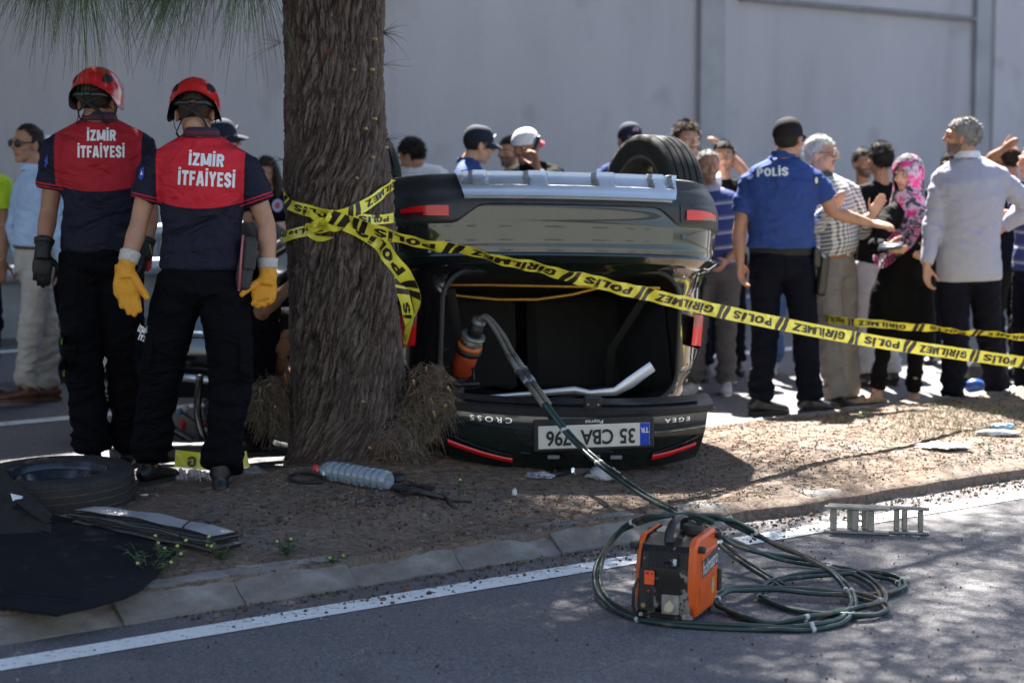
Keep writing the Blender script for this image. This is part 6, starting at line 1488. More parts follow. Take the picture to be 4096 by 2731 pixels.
def body(u, v):   # front to top profile across the width, y-z outline
    prof = [(-.145, .035), (-.155, .06), (-.150, .20), (-.140, .272), (-.125, .296), (-.02, .318), (.12, .318), (.15, .29), (.155, .05)]
    a = v*(len(prof)-1); i = min(int(a), len(prof)-2); k = a-i; y = prof[i][0]+(prof[i+1][0]-prof[i][0])*k; z = prof[i][1]+(prof[i+1][1]-prof[i][1])*k; x = (u-.5)*(.205-.02*max(0, z-.1)/.2); e = min(u, 1-u)
    return V(x, y+(.008*(1-e/.06)**2 if e < .06 and y < 0 else 0), z)
b.grid(body, 40, 64); bo = pobj(b, 'housing', PB, auto=40)
for sg in (-1, 1):
    b = MB(); out_ = [(-.150, .075), (-.118, .028), (.135, .028), (.168, .075), (.172, .20), (.160, .285), (.128, .328), (-.095, .322), (-.132, .296), (-.152, .20)]
    x0, x1, x2 = sg*.094, sg*.113, sg*.122; out_ = [(y if y > -.09 or sg > 0 else y+.035, z) for y, z in out_]; n_ = len(out_); c_ = V(0, .01, .18)
    rings = [(x0, 1.0), (x1, 1.0), (x2, .93)]; vs = []
    for x, k in rings: vs += [V(x, c_.y+(y-c_.y)*k, c_.z+(z-c_.z)*k) for y, z in out_]
    fs_ = [(i, (i+1) % n_, n_+(i+1) % n_, n_+i) for i in range(n_)]+[(n_+i, n_+(i+1) % n_, 2*n_+(i+1) % n_, 2*n_+i) for i in range(n_)]+[tuple(range(2*n_, 3*n_))]
    b.add(vs, fs_); so_ = pobj(b, 'side_cover', PO, auto=25)
    b = MB(); q = [(-.085, .075), (.12, .075), (.135, .13), (.125, .265), (-.07, .265), (-.09, .13)]; xx = sg*.1228; b.add([V(xx, y, z) for y, z in q]+[V(xx+sg*.005, y*.96+.002, .17+(z-.17)*.95) for y, z in q], [(i, (i+1) % 6, 6+(i+1) % 6, 6+i) for i in range(6)]+[(6, 7, 8, 9, 10, 11)]); pobj(b, 'cover_relief', PO, so_, 25)
    for (y, z) in ((-.10, .283), (.125, .30)):
        b = MB(); b.tube([V(sg*.115, y, z), V(sg*.140, y, z), V(sg*.147, y, z)], [.013, .0145, .010], 10); pobj(b, 'knob', PK, so_)
    if sg > 0:
        b = MB(); b.add([V(.1288, y, z) for y, z in ((-.075, .168), (.140, .190), (.140, .258), (-.075, .236))], [(0, 1, 2, 3)]); pobj(b, 'name_plate', mat('name_plate_dark', (.03, .03, .028), .5), so_, smooth=False)
        lettering('holmatro', lambda a, c, d: PMX @ V(.1298, .032+a, .213+c+a*.10), mat('name_white', (.62, .60, .56), .6), so_, size=1, bold=.012, fit=(.195, .055))
        b = MB(); b.add([V(.1292, y, z) for y, z in ((.050, .085), (.085, .090), (.087, .150), (.052, .145))], [(0, 1, 2, 3)]); b.add([V(.1295, y, z) for y, z in ((.052, .112), (.086, .116), (.086, .128), (.052, .124))], [(0, 1, 2, 3)], 1); b.add([V(.1295, y, z) for y, z in ((.060, .150), (.078, .152), (.069, .163))], [(0, 1, 2)], 2); pobj(b, 'maker_sticker', [mat('sticker_yellow', (.55, .38, .05), .5), mat('sticker_white', (.45, .42, .40), .5), mat('sticker_blue', (.06, .13, .40), .5)], so_, smooth=False)
        b = MB(); b.box(V(.126, .165, .12), (.016, .03, .09), 0, None, .006); pobj(b, 'side_latch', PK, so_, smooth=False)
# base frame, feet, bolts
b = MB(); b.box(V(0, .0, .026), (.215, .31, .020), 0, None, .006); b.box(V(0, -.155, .034), (.21, .012, .026), 0, None, .004); pobj(b, 'base_frame', PB, smooth=False)
for x in (-.085, .085):
    for y in (-.13, .13):
        b = MB(); b.tube([V(x, y, .0), V(x, y, .018)], [.022, .020], 12); pobj(b, 'rubber_foot', PK)
    b = MB(); b.tube([V(x, -.160, .036), V(x, -.166, .036)], .008, 8); pobj(b, 'bolt', PAL)
# front openings
b = MB(); b.box(V(-.002, -.150, .247), (.112, .012, .060), 0, Matrix.Rotation(R(-7), 3, 'X'), .003); fo = pobj(b, 'engine_opening', PDK, smooth=False)
b = MB(); b.tube([V(.0, -.152, .235), V(.03, -.162, .250), V(.045, -.160, .232)], [.008, .011, .008], 8); b.ell(V(.022, -.160, .246), (.012, .008, .014), 10, 6); 
for k in range(5): b.box(V(-.045+k*.014, -.157, .228), (.005, .006, .02), 0)
pobj(b, 'recoil_lever', PK, fo)
b = MB(); b.box(V(.047, -.167, .243), (.014, .002, .024), 0, Matrix.Rotation(R(8), 3, 'Y')); pobj(b, 'paper_tag', mat('paper_tag', (.6, .63, .68), .7), fo, smooth=False)
b = MB(); b.box(V(-.066, -.158, .130), (.058, .010, .160), 0, None, .004); sp_ = pobj(b, 'control_panel', PK, smooth=False)
b = MB(); b.box(V(-.052, -.1645, .178), (.038, .002, .052), 0); wl = pobj(b, 'warning_label', mat('label_orange', (.85, .10, .015), .5), sp_, smooth=False)
b = MB(); b.add([PMX.inverted() @ (PMX @ V(-.052+x, -.1662, .195+z)) for x, z in ((-.014, -.003), (-.009, .004), (-.003, .003), (0, -.003))], [(0, 1, 2, 3)]); b.add([V(-.041+x, -.1662, .195+z) for x, z in ((-.005, -.004), (.005, -.004), (0, .005))], [(0, 1, 2)]); pobj(b, 'label_pictogram', INK, wl, smooth=False)
b = MB(); b.box(V(-.052, -.1640, .100), (.016, .003, .075), 0, None, .001); pobj(b, 'switch_slot', PDK, sp_, smooth=False)
b = MB(); b.box(V(-.054, -.167, .128), (.010, .006, .010), 0, None, .002); pobj(b, 'red_switch', mat('switch_red', (.4, .02, .03), .5), sp_, smooth=False)
b = MB(); b.tube([V(-.075, -.165, .072), V(-.075, -.169, .072)], .009, 12); pobj(b, 'brass_fitting', mat('brass', (.35, .25, .10), .4, .8), sp_)
b = MB(); b.box(V(.028, -.157, .078), (.068, .008, .076), 0, None, .006); gp = pobj(b, 'valve_plate', PAL, smooth=False)
b = MB(); b.lathe([(.0, 0), (.020, 0), (.021, .008), (.018, .012), (.0, .012)], 20, M4=Matrix.Translation(V(.028, -.160, .070)) @ Matrix.Rotation(R(90), 4, 'X')); pobj(b, 'valve_ring', PAL, gp)
b = MB(); b.add([V(.028+x, -.172-d, .072+z) for d in (0, .012) for x, z in ((-.016, -.012), (0, -.018), (.016, -.012), (.017, .006), (.004, .030), (-.012, .012))], [(0, 1, 2, 3, 4, 5), (11, 10, 9, 8, 7, 6)]+[(i, (i+1) % 6, 6+(i+1) % 6, 6+i) for i in range(6)]); pobj(b, 'valve_knob', mat('knob_ivory', (.60, .50, .30), .5), gp, smooth=False)
b = MB(); b.tube([V(-.098, -.158, .17), V(-.110, -.172, .13), V(-.113, -.172, .07), V(-.106, -.165, .028)], .0065, 8); pobj(b, 'fuel_line', PK)
# top: handle, fuel cap, plate
b = MB(); hp = [V(.0, -.085, .300), V(.0, -.080, .340), V(.004, -.055, .366), V(.006, .02, .378), V(.006, .085, .368), V(.006, .10, .315)]
b.tube(hp, [(.020, .011), (.018, .011), (.017, .012), (.017, .011), (.017, .011), (.018, .011)], 8, up=V(1, 0, 0)); pobj(b, 'carry_handle', PK, auto=60)
b = MB(); b.lathe([(.0, .338), (.030, .338), (.036, .346), (.040, .342), (.040, .326), (.034, .322), (.034, .312)], 28, M4=Matrix.Translation(V(.062, .03, .008))); pobj(b, 'fuel_cap', PK, auto=40)
b = MB(); b.box(V(-.055, .05, .322), (.05, .08, .012), 0, None, .004); pobj(b, 'cream_cover', mat('cream_plastic', (.5, .45, .33), .5), smooth=False)
# ------------------------------------------------------------------ hoses
HOSE = mat('hose_green', (.014, .040, .036), .42, 0, .3, 8, .08, 60, wear=((.11, .09, .065), .42, 5)); HOSEG = mat('hose_grey', (.16, .15, .13), .55, 0, .15, 20, .3, 200); CLIPM = mat('clip_white', (.55, .55, .55), .4)
def twin(name_root, path, part, m, r=.0092, sep=.0105, clips=(), n=8, side=None, twist=0.0):
    pts = catmull(path, n); A, B = [], []
    for i, p in enumerate(pts):
        t = (pts[min(i+1, len(pts)-1)]-pts[max(i-1, 0)]).normalized(); s_ = (side or V(0, 0, 1)).cross(t)
        if s_.length < .05: s_ = V(1, 0, 0)
        s_.normalize(); up = t.cross(s_); a = twist*math.sin(i*.21)+.25*math.sin(i*.13+1); d = (s_*math.cos(a)+up*abs(math.sin(a)))*sep; A.append(p+d); B.append(p-d*(1 if abs(a) < .6 else .85))
    for q in (A, B):
        b = MB(); b.tube(q, r, 9); b.obj(part, m, name_root)
    for f in clips:
        i = int(f*(len(pts)-2)); b = MB()
        for q in (A, B):
            t = (q[i+1]-q[i]).normalized(); b.tube([q[i]-t*.008, q[i]-t*.007, q[i]+t*.007, q[i]+t*.008], [r*.9, r*1.18, r*1.18, r*.9], 10)
        b.obj('hose_clip', CLIPM, name_root)
hose = thing('hydraulic_hose', G(3200, 2400, 0), 'twin dark green hydraulic hoses looping over the road from boot to pump', 'hose')
twin(hose, [P(2180, 1612, 10.16), P(2270, 1730, 10.08), P(2340, 1800, 9.98), P(2420, 1868, 9.75), P(2560, 1968, 9.2), P(2680, 2035, 8.75), P(2760, 2075, 8.5), P(2850, 2130, 8.4)], 'hose', HOSE, clips=(.13, .40))
gg = lambda q: [G(*t) for t in q]
twin(hose, gg([(2850, 2090, .27), (2760, 2062, .30), (2660, 2062, .30), (2570, 2080, .27), (2480, 2125, .21), (2410, 2220, .12), (2388, 2310, .06), (2410, 2380, .03), (2480, 2440, .016), (2620, 2483, .014), (2850, 2503, .014), (3080, 2511, .014), (3250, 2508, .016), (3370, 2478, .02), (3412, 2420, .03), (3395, 2360, .05), (3330, 2290, .075), (3220, 2225, .11), (3110, 2180, .15), (3000, 2125, .21), (2920, 2085, .27), (2870, 2070, .285), (2800, 2064, .295), (2740, 2062, .30)]), 'hose', HOSE, clips=(.15, .38, .53, .66, .83), twist=.6)
twin(hose, gg([(2890, 2150, .14), (2960, 2180, .10), (3060, 2215, .05), (3180, 2240, .025), (3320, 2265, .02), (3440, 2300, .03), (3510, 2350, .035), (3530, 2395, .035), (3480, 2420, .03), (3380, 2440, .03), (3240, 2470, .028), (3100, 2492, .018), (2980, 2470, .016), (2890, 2430, .02), (2862, 2392, .045), (2900, 2362, .05), (3000, 2352, .045), (3150, 2356, .04), (3300, 2368, .035), (3420, 2380, .03), (3500, 2400, .03), (3545, 2425, .025), (3535, 2448, .02), (3440, 2462, .02), (3280, 2455, .016), (3130, 2425, .014), (3050, 2385, .014), (3070, 2340, .02), (3160, 2308, .03), (3300, 2292, .03), (3450, 2290, .03), (3570, 2310, .02), (3610, 2340, .016), (3560, 2372, .016), (3440, 2378, .03)]), 'hose', HOSE, clips=(.12, .30, .42, .60, .77, .93), twist=.7)
twin(hose, gg([(2885, 2175, .10), (2960, 2235, .06), (3060, 2300, .03), (3140, 2350, .018)]), 'hose', HOSE)
b = MB(); e = G(3612, 2335, .012); b.tube([e, e+V(.02, .02, .005)], [.010, .007], 8); b.obj('hose_end', PK, hose)
# rescue tool standing in the boot
tb0, tb1 = P(1832, 1515, 11.0), P(1918, 1278, 10.86); ax = (tb1-tb0).normalized()
tool = thing('rescue_tool', tb0, 'orange hydraulic rescue tool standing upright inside the open boot', 'tool')
def along(f): return tb0.lerp(tb1, f)
b = MB(); b.tube([along(.0), along(.10), along(.14), along(.42), along(.46)], [.038, .048, .056, .058, .052], 20); b.obj('tool_body', mat('tool_orange', (.42, .055, .02), .4, 0, .25, 20), tool)
b = MB(); b.tube([along(.45), along(.48), along(.52), along(.54)], [.060, .069, .069, .062], 22); b.obj('rubber_ring', PK, tool)
b = MB(); b.tube([along(.53), along(.56), along(.60)], [.061, .063, .060], 22); b.obj('orange_band', mat('band_orange', (.65, .15, .02), .4), tool)
b = MB(); b.tube([along(.59), along(.70)], [.055, .053], 20); b.obj('label_band', mat('band_grey', (.22, .20, .17), .5, 0, .6, 30), tool)
b = MB(); b.tube([along(.70), along(.715), along(.74), along(.75)], [.054, .060, .060, .045], 22); b.obj('collar_ring', mat('ring_grey', (.24, .25, .24), .4, .4), tool)
b = MB(); b.tube([along(.74), along(.93)], [.038, .033], 18); b.obj('swivel_neck', PK, tool)
b = MB(); b.tube([along(.92), along(.95), along(1.0)], [.033, .037, .034], 18); b.obj('coupling_ring', mat('ring_grey', (.24, .25, .24), .4, .4), tool)
b = MB(); b.tube([P(1795, 1395, 10.95), P(1760, 1400, 10.95), P(1748, 1450, 10.96), P(1755, 1500, 10.98)], .010, 8); b.tube([P(1780, 1540, 10.9), P(1920, 1535, 10.9)], .010, 8); b.tube([P(1893, 1470, 10.92), P(1895, 1535, 10.9)], .007, 8); b.tube([P(1840, 1500, 10.98), P(1830, 1610, 10.9)], .03, 10); b.obj('carrying_frame', PK, tool)
twin(tool, [along(.98), along(1.0)+V(.02, -.01, .015), P(1965, 1288, 10.82), P(2005, 1345, 10.76), P(2045, 1420, 10.66)], 'grey_hose', HOSEG, .011, .013)
twin(tool, [P(2045, 1420, 10.66), P(2085, 1480, 10.52)], 'grey_sleeve', mat('sleeve_pale', (.24, .23, .22), .5), .013, .014, n=2)
twin(tool, [P(2085, 1480, 10.52), P(2120, 1530, 10.36)], 'quick_coupling', mat('coupling_steel', (.34, .36, .38), .3, .8, .4, 60), .0155, .015, n=2, clips=(.2, .5, .9))
twin(tool, [P(2120, 1530, 10.36), P(2185, 1618, 10.16)], 'sand_sleeve', mat('sleeve_sand', (.20, .175, .135), .7), .0125, .014, n=2)
# ------------------------------------------------------------------ spare wheel and luggage at the left
SW = P(217, 1888, 9.66); SW.z = .185; SM = Matrix.Translation(SW) @ Matrix.Rotation(R(1.5), 4, 'X') @ Matrix.Rotation(R(-1.5), 4, 'Y')
spare = thing('spare_wheel', V(SW.x, SW.y, .1), 'spare wheel with dusty grooved tyre and black rim lying flat', 'wheel')
b = tyre_mesh(.347, .172, .232, 64, True); b.v = [tuple(SM @ Vector(q)) for q in b.v]; b.obj('tyre', [TYRE, GROOVE, SIPE], spare, auto=40)
b = MB(); b.lathe([(.236, .070), (.228, .074), (.218, .066), (.212, .035), (.205, -.02), (.178, -.035), (.172, -.02), (.170, .035), (.163, .052), (.150, .058), (.136, .050), (.118, .028), (.10, .012), (.0, .008)], 64); b.v = [tuple(SM @ Vector(q)) for q in b.v]; b.obj('rim', RIMB, spare, auto=50)
SHELFM = NT('shelf_felt'); _c = SHELFM.coord('Object'); SHELFM.out(SHELFM.mix(SHELFM.ramp(SHELFM.noise(_c, 170, 4, .7), [(.66, 0), (.70, .8)]), SHELFM.mix(SHELFM.noise(_c, 5, 4), (.008, .0088, .012), (.012, .013, .017)), (.08, .07, .06)), .9, 0, .12); SHELFM.bump(SHELFM.noise(_c, 300, 3), .3, .002); SHELFM = SHELFM.mat
outl = [(150, 2035), (420, 2108), (690, 2180), (704, 2200), (640, 2270), (570, 2340), (500, 2378), (370, 2415), (225, 2447), (60, 2425), (-300, 2380), (-300, 2060)]
shelf = thing('parcel_shelf', G(300, 2250, .12), 'large flat black boot floor panel lying across the near kerb', 'panel')
def sh_pt(u, v_, dz):
    k = max(0, min(1, (v_-2150)/300)); p = G(u, v_, .150-.035*k); return p+V(0, 0, dz)
b = MB(); n_ = len(outl); cen = (260, 2260); rings = []
for f, dz in ((1.0, -.016), (1.0, -.004), (.985, .0), (.75, .004), (.5, .004), (.25, .003)):
    rings.append([sh_pt(cen[0]+(u-cen[0])*f, cen[1]+(v_-cen[1])*f, dz) for u, v_ in outl])
vs = [q for rg in rings for q in rg]+[sh_pt(*cen, .003)]; fs_ = [(r_*n_+i, r_*n_+(i+1) % n_, (r_+1)*n_+(i+1) % n_, (r_+1)*n_+i) for r_ in range(len(rings)-1) for i in range(n_)]+[((len(rings)-1)*n_+i, (len(rings)-1)*n_+(i+1) % n_, len(vs)-1) for i in range(n_)]+[tuple(reversed(range(n_)))]
b.add(vs, fs_); b.obj('panel_board', SHELFM, shelf, auto=40)
for q in ([(-280, 2330), (60, 2372), (320, 2396)], [(-280, 2345), (60, 2388), (300, 2412)], [(60, 2105), (300, 2160), (620, 2240)]):
    b = MB(); b.tube([sh_pt(u, v_, .001) for u, v_ in q], [(.012, .009)]*3, 8, up=V(1, .2, 0)); b.obj('panel_ridge', SHELFM, shelf)
b = MB(); c = sh_pt(440, 2310, .003); b.ell(c, (.022, .018, .003), 14, 6); b.obj('finger_hole', PDK, shelf)
liner = thing('boot_liner', P(40, 2110, 8.9), 'black moulded boot liner box resting on the panel at the left edge', 'liner')
def slab(b, q, th, m=0):
    q = [Vector(x) for x in q]; nn = (q[1]-q[0]).cross(q[2]-q[0]).normalized()*th; n_ = len(q); b.add(q+[x+nn for x in q], [tuple(range(n_)), tuple(reversed(range(n_, 2*n_)))]+[(i, (i+1) % n_, n_+(i+1) % n_, n_+i) for i in range(n_)], m)
LIN = mat('liner_felt', (.010, .0095, .010), .9, 0, .35, 30, .35, 160)
b = MB(); slab(b, [P(-260, 1650, 9.45), P(0, 1868, 9.30), P(212, 2058, 9.15), P(190, 2090, 9.0), P(80, 2040, 8.95), P(-260, 1900, 9.0)], .012); b.obj('liner_wall', LIN, liner, smooth=False)
bx = [P(-260, 1990, 8.95), P(70, 2010, 8.95), P(120, 2055, 8.92), P(205, 2085, 8.9), P(206, 2120, 8.82), P(175, 2160, 8.75), P(130, 2165, 8.72), P(0, 2222, 8.62), P(-260, 2260, 8.55)]
b = MB(); top = [q+V(0, 0, 0) for q in bx]; low = [V(q.x, q.y, .135) for q in bx]; n_ = len(bx); b.add(top+low, [tuple(range(n_)), tuple(reversed(range(n_, 2*n_)))]+[(i, (i+1) % n_, n_+(i+1) % n_, n_+i) for i in range(n_)]); b.obj('liner_box', LIN, liner, smooth=False)
b = MB(); slab(b, [P(64, 2008, 8.93), P(88, 1992, 8.95), P(210, 2085, 8.88), P(178, 2092, 8.86)], .008); b.obj('liner_flap', LIN, liner, smooth=False)
for q in ([(48, 2030), (72, 2016), (85, 2038), (62, 2045)], [(105, 2078), (122, 2092), (140, 2088)], [(30, 2060), (38, 2120), (44, 2118), (36, 2058)]):
    b = MB(); slab(b, [P(u, v_, 8.915) for u, v_ in q], .003); b.obj('liner_patch', SHELFM, liner, smooth=False)
b = MB(); slab(b, [P(42, 1972, 9.02), P(92, 1984, 9.02), P(90, 1992, 9.0), P(62, 1996, 9.0), P(52, 2003, 8.99)], .0015); c = P(70, 1990, 9.0); tag(b.obj('paper_tag', mat('paper_white', (.70, .71, .74), .8), smooth=False, origin=c), 'small white paper tag stuck on the black liner', 'paper')
# folded reflective sunshade
SILV = NT('sunshade_foil'); _c = SILV.coord('Object'); SILV.out(SILV.mix(SILV.noise(_c, 40, 3), (.46, .46, .50), (.66, .67, .72)), .28, .45, .6); _b1 = SILV.n('TexVoronoi', Vector=_c, Scale=95.0).outputs['Distance']; SILV.bump(SILV.math('ADD', _b1, SILV.noise(_c, 120, 4)), .9, .006); SILV = SILV.mat
shade = thing('folded_sunshade', soil_point(650, 2140), 'folded silver foil sunshade with black edging lying on the soil', 'sunshade')
a0, a1 = soil_point(330, 2098, .02), soil_point(905, 2215, .02); dv = (a1-a0); L = dv.length; dx = dv.normalized(); dy = V(0, 0, 1).cross(dx)
for i in range(7):
    b = MB(); z = .004+i*.0105; ww = .155-.004*i
    def lf(u, v): return a0 + dx*(L*u+.012*math.sin(i*2.1)*(u > .5)) + dy*((v-.5)*ww+.010*math.sin(i*1.7)) + V(0, 0, z + .012*math.sin(PI*u*1.2)*(i/6) - .018*(1-u)*(i > 3) + .003*math.sin(u*17+i))
    b.grid(lf, 30, 6); b.obj('foil_fold', SILV, shade)
    b = MB(); b.tube([lf(k/20, 0) for k in range(21)], .0016 if i < 6 else .0035, 6); b.tube([lf(1, k/4) for k in range(5)], .0035, 6); b.obj('fold_edging', STRAP, shade)
b = MB(); k = .80; q = [a0+dx*L*k+dy*(.082*math.cos(t))+V(0, 0, .042+.052*math.sin(t)) for t in [2*PI*i/16 for i in range(16)]]; b.tube(q, [(.006, .002)]*16, 6, closed=True, up=dx); b.obj('elastic_strap', STRAP, shade)
# ------------------------------------------------------------------ bottle and phone stand by the trunk
c0, c1 = soil_point(1262, 1905, .036), soil_point(1556, 1965, .046); dv = (c1-c0).normalized(); rot = dv.to_track_quat('Z', 'Y').to_matrix().to_4x4(); BM = Matrix.Translation(c0) @ rot; Lb = (c1-c0).length
WATER = NT('bottle_plastic'); WATER.out((.72, .84, .96), .06, 0, .7, 1.0, Transmission__Weight=.70, IOR=1.3); WATER.bump(WATER.noise(WATER.coord('Object'), 30, 3), .1, .004); WATER = WATER.mat
bottle = thing('water_bottle', c0, 'clear plastic water bottle with red cap lying at the foot of the trunk', 'bottle')
prof = [(.0145, .018), (.0145, .028), (.018, .034), (.034, .060), (.0435, .085), (.0445, .10)]; z = .10; ribs = 8; step = (Lb-.10-.035)/ribs
for i in range(ribs): prof += [(.0452, z+step*.12), (.0455, z+step*.70), (.0420, z+step*.82), (.0420, z+step*.90)]; z += step
prof += [(.0455, z+.008), (.044, Lb-.012), (.034, Lb), (.0, Lb-.006)]
b = MB(); b.lathe([(.0, .018)]+prof, 40); b.v = [tuple(BM @ Vector(q)) for q in b.v]; b.obj('bottle_body', WATER, bottle, auto=60)
b = MB(); wn = 14; wz = [.075, .10, .16, .22, Lb-.02]
for z_ in wz:
    for k in range(wn+1):
        a = PI+PI*k/wn; rr_ = .0415 if z_ > .09 else .033; b.v.append(tuple((BM @ V(0, 0, z_)) + (BM.to_3x3() @ V(0, 0, 1)).cross(V(0, 0, 1)).normalized()*rr_*.98*math.cos(a) + V(0, 0, rr_*math.sin(a)*.98 + (.002 if k in (0, wn) else 0))))
for i in range(len(wz)-1):
    for k in range(wn): q = i*(wn+1)+k; b.f.append((q, q+1, q+wn+2, q+wn+1)); b.m.append(0)
    b.f.append((i*(wn+1)+wn, i*(wn+1), (i+1)*(wn+1), (i+1)*(wn+1)+wn)); b.m.append(0)
b.f.append(tuple(range(wn+1))); b.m.append(0); b.f.append(tuple((len(wz)-1)*(wn+1)+k for k in range(wn+1))); b.m.append(0)
AQUA = NT('water'); AQUA.out((.70, .84, .97), .02, 0, .5, Transmission__Weight=.85, IOR=1.33); b.obj('water', AQUA.mat, bottle, auto=40)
b = MB(); b.lathe([(.0, -.004), (.0165, -.004), (.018, .0), (.018, .018), (.0155, .020), (.0155, .024)], 28); b.v = [tuple(BM @ Vector(q)) for q in b.v]; b.obj('bottle_cap', mat('cap_red', (.62, .035, .035), .4), bottle)
ph = thing('phone_mount', soil_point(1650, 1975), 'tangled black phone mount and cable lying beside the bottle', 'phone mount')
sp = lambda u, v_, z: soil_point(u, v_, z)
b = MB(); b.lathe([(.0, 0), (.036, 0), (.038, .006), (.036, .018), (.0, .020)], 24, M4=Matrix.Translation(sp(1588, 1945, .03)) @ Matrix.Rotation(R(14), 4, 'X')); b.obj('suction_cup', PK, ph)
b = MB(); b.tube([sp(1570, 1972, .02), sp(1660, 1990, .03), sp(1740, 2000, .02), sp(1800, 2010, .012), sp(1888, 2014, .01)], [.014, .016, .013, .008, .006], 8); b.obj('mount_arm', PK, ph)
b = MB(); b.tube([sp(1770, 2000, .02), sp(1800, 2025, .015), sp(1825, 2048, .014)], [.009, .009, .012], 8); b.obj('mount_leg', PK, ph)
for k in range(9):
    b = MB(); rr = random.Random(k); q = [sp(1600+rr.uniform(0, 150), 1965+rr.uniform(-8, 30), .012+rr.uniform(0, .03)) for _ in range(5)]; b.tube(catmull(q, 5), .0035, 6); b.obj('cable', STRAP, ph)
b = MB(); b.box(sp(1722, 1968, .025), (.03, .02, .025), 0, Matrix.Rotation(R(30), 3, 'Z'), .006); b.obj('mount_knob', PK, ph, smooth=False)
b = MB(); b.tube(catmull([sp(1300, 1935, .03), sp(1230, 1912, .02), sp(1170, 1908, .012), sp(1160, 1922, .01), sp(1200, 1936, .01), sp(1290, 1938, .012)], 8), .007, 8); tag(b.obj('black_cable', PK, origin=sp(1160, 1920, 0)), 'loop of black rubber cable poking out by the bottle cap', 'cable')
# ------------------------------------------------------------------ aluminium step lying on its side
ALU = mat('aluminium', (.36, .35, .32), .38, .75, .2, 14, .1, 60); 
l0, l1 = G(3300, 2124, 0), G(3716, 2142, 0); dx = (l1-l0).normalized(); dy = V(0, 0, 1).cross(dx); L = (l1-l0).length; ROT = Matrix((dx, dy, V(0, 0, 1))).transposed()
lad = thing('folding_step', l0, 'small aluminium folding step lying on its side by the kerb', 'ladder')
for z in (.007, .112):
    for k, (o_, s0, s1) in enumerate(((-.022, -.005, .62), (.022, .02, 1.0))):
        b = MB(); b.box(l0+dx*L*(s0+s1)/2+dy*o_+V(0, 0, z), (L*(s1-s0), .040, .012), 0, ROT, .003); b.obj('side_rail', ALU, lad, smooth=False)
for x, o_ in ((.085, -.022), (.235, .022), (.295, -.022), (.375, .022), (.445, -.022), (.685, .022), (.76, .03), (.915, .022)):
    b = MB(); b.box(l0+dx*L*x+dy*o_+V(0, 0, .0595), (.030 if o_ < 0 else .024, .022, .094), 0, ROT, .005); b.obj('rung', ALU, lad, smooth=False)
# ------------------------------------------------------------------ litter
def crumple(c, r, seed, flat=.5, n=3):
    bm_ = bmesh.new(); bmesh.ops.create_icosphere(bm_, subdivisions=n, radius=1); b = MB()
    vs = []
    for v_ in bm_.verts:
        q = v_.co; k = 1+.45*noise.noise(q*2.2+V(seed, 0, 0))+.30*noise.noise(q*5+V(0, seed, 0)); vs.append(V(c.x+q.x*k*r[0], c.y+q.y*k*r[1], c.z+max(-.6, q.z)*k*r[2]))
    bm_.verts.index_update(); b.add(vs, [[v_.index for v_ in f.verts] for f in bm_.faces]); bm_.free(); return b
CLOTHW = cloth('rag_grey', (.45, .44, .46), .3); FILM = mat('film_grey', (.35, .33, .38), .15, 0, .5, 40, .5, 40, coat=.5)
c = soil_point(2410, 1915, .02); tag(crumple(c, (.07, .045, .035), 3).obj('crumpled_rag', CLOTHW, origin=c), 'crumpled pale grey rag on the soil in front of the tailgate', 'rag')
c = soil_point(2160, 1912, .012); pk = thing('plastic_wrapper', c, 'torn clear plastic wrapper with a black tube on the soil', 'wrapper')
crumple(c, (.06, .035, .018), 8).obj('wrapper_film', FILM, pk, smooth=False); b = MB(); b.tube([soil_point(2195, 1912, .014), soil_point(2272, 1900, .014)], .010, 10); b.obj('black_tube', PK, pk)
c = soil_point(2058, 1985, .012); tag(crumple(c, (.012, .008, .022), 5).obj('white_shard', mat('shard_white', (.62, .60, .58), .6), origin=c), 'small white shard standing upright in the soil', 'shard')
c = soil_point(1010, 1925, .02); tag(crumple(c, (.085, .06, .045), 15).obj('grey_rock', KERB, origin=c), 'low grey rock beside the trunk and boot', 'rock')
c = soil_point(3770, 1785, .004); tag(crumple(c, (.13, .09, .008), 21, n=4).obj('white_powder_patch', mat('powder_white', (.78, .77, .75), .9), origin=c), 'bright white powder patch spilled on the sunny soil', 'powder')
c = soil_point(3990, 1742, .015); tag(crumple(c, (.12, .035, .016), 23).obj('plastic_bottle_scrap', mat('scrap_white', (.6, .64, .68), .4), origin=c), 'flattened white plastic bottle on the grass at the right', 'litter')
c = soil_point(4010, 1722, .02); tag(crumple(c, (.06, .035, .02), 25).obj('blue_wrapper', mat('scrap_blue', (.18, .32, .45), .4), origin=c), 'pale blue wrapper among the grass at the right', 'litter')
c = soil_point(560, 1985, .006); b = MB(); b.tube([c, c+V(.035, .0, .002)], .005, 8); tag(b.obj('cigarette_end', mat('shard_white', (.62, .60, .58), .6), origin=c), 'cigarette end on the soil between wheel and boot', 'cigarette')
b = MB(); c = G(3930, 1480, .07); b.box(c, (.30, .22, .14), 0, Matrix.Rotation(R(20), 3, 'Z'), .03); bag = tag(b.obj('equipment_case', BLK, origin=c, smooth=False), 'black equipment case on the road behind the pinstripe shirt man', 'case')
b = MB(); c = G(3900, 1545, .05); b.ell(c, (.07, .05, .05), 14, 9); tag(b.obj('blue_jug', mat('jug_blue', (.03, .08, .30), .3), origin=c), 'dark blue plastic jug beside the black case', 'jug')
c0 = P(760, 1800, 11.35); b = MB(); b.tube(catmull([G(440, 1822, .05), G(600, 1812, .06), G(800, 1808, .06), G(960, 1800, .07), G(1080, 1780, .10)], 6), (.05, .035), 10, up=V(0, 0, 1)); tag(b.obj('bumper_strip', CBLACK, origin=c0), 'long torn black bumper strip lying on the road behind the boots', 'car part')
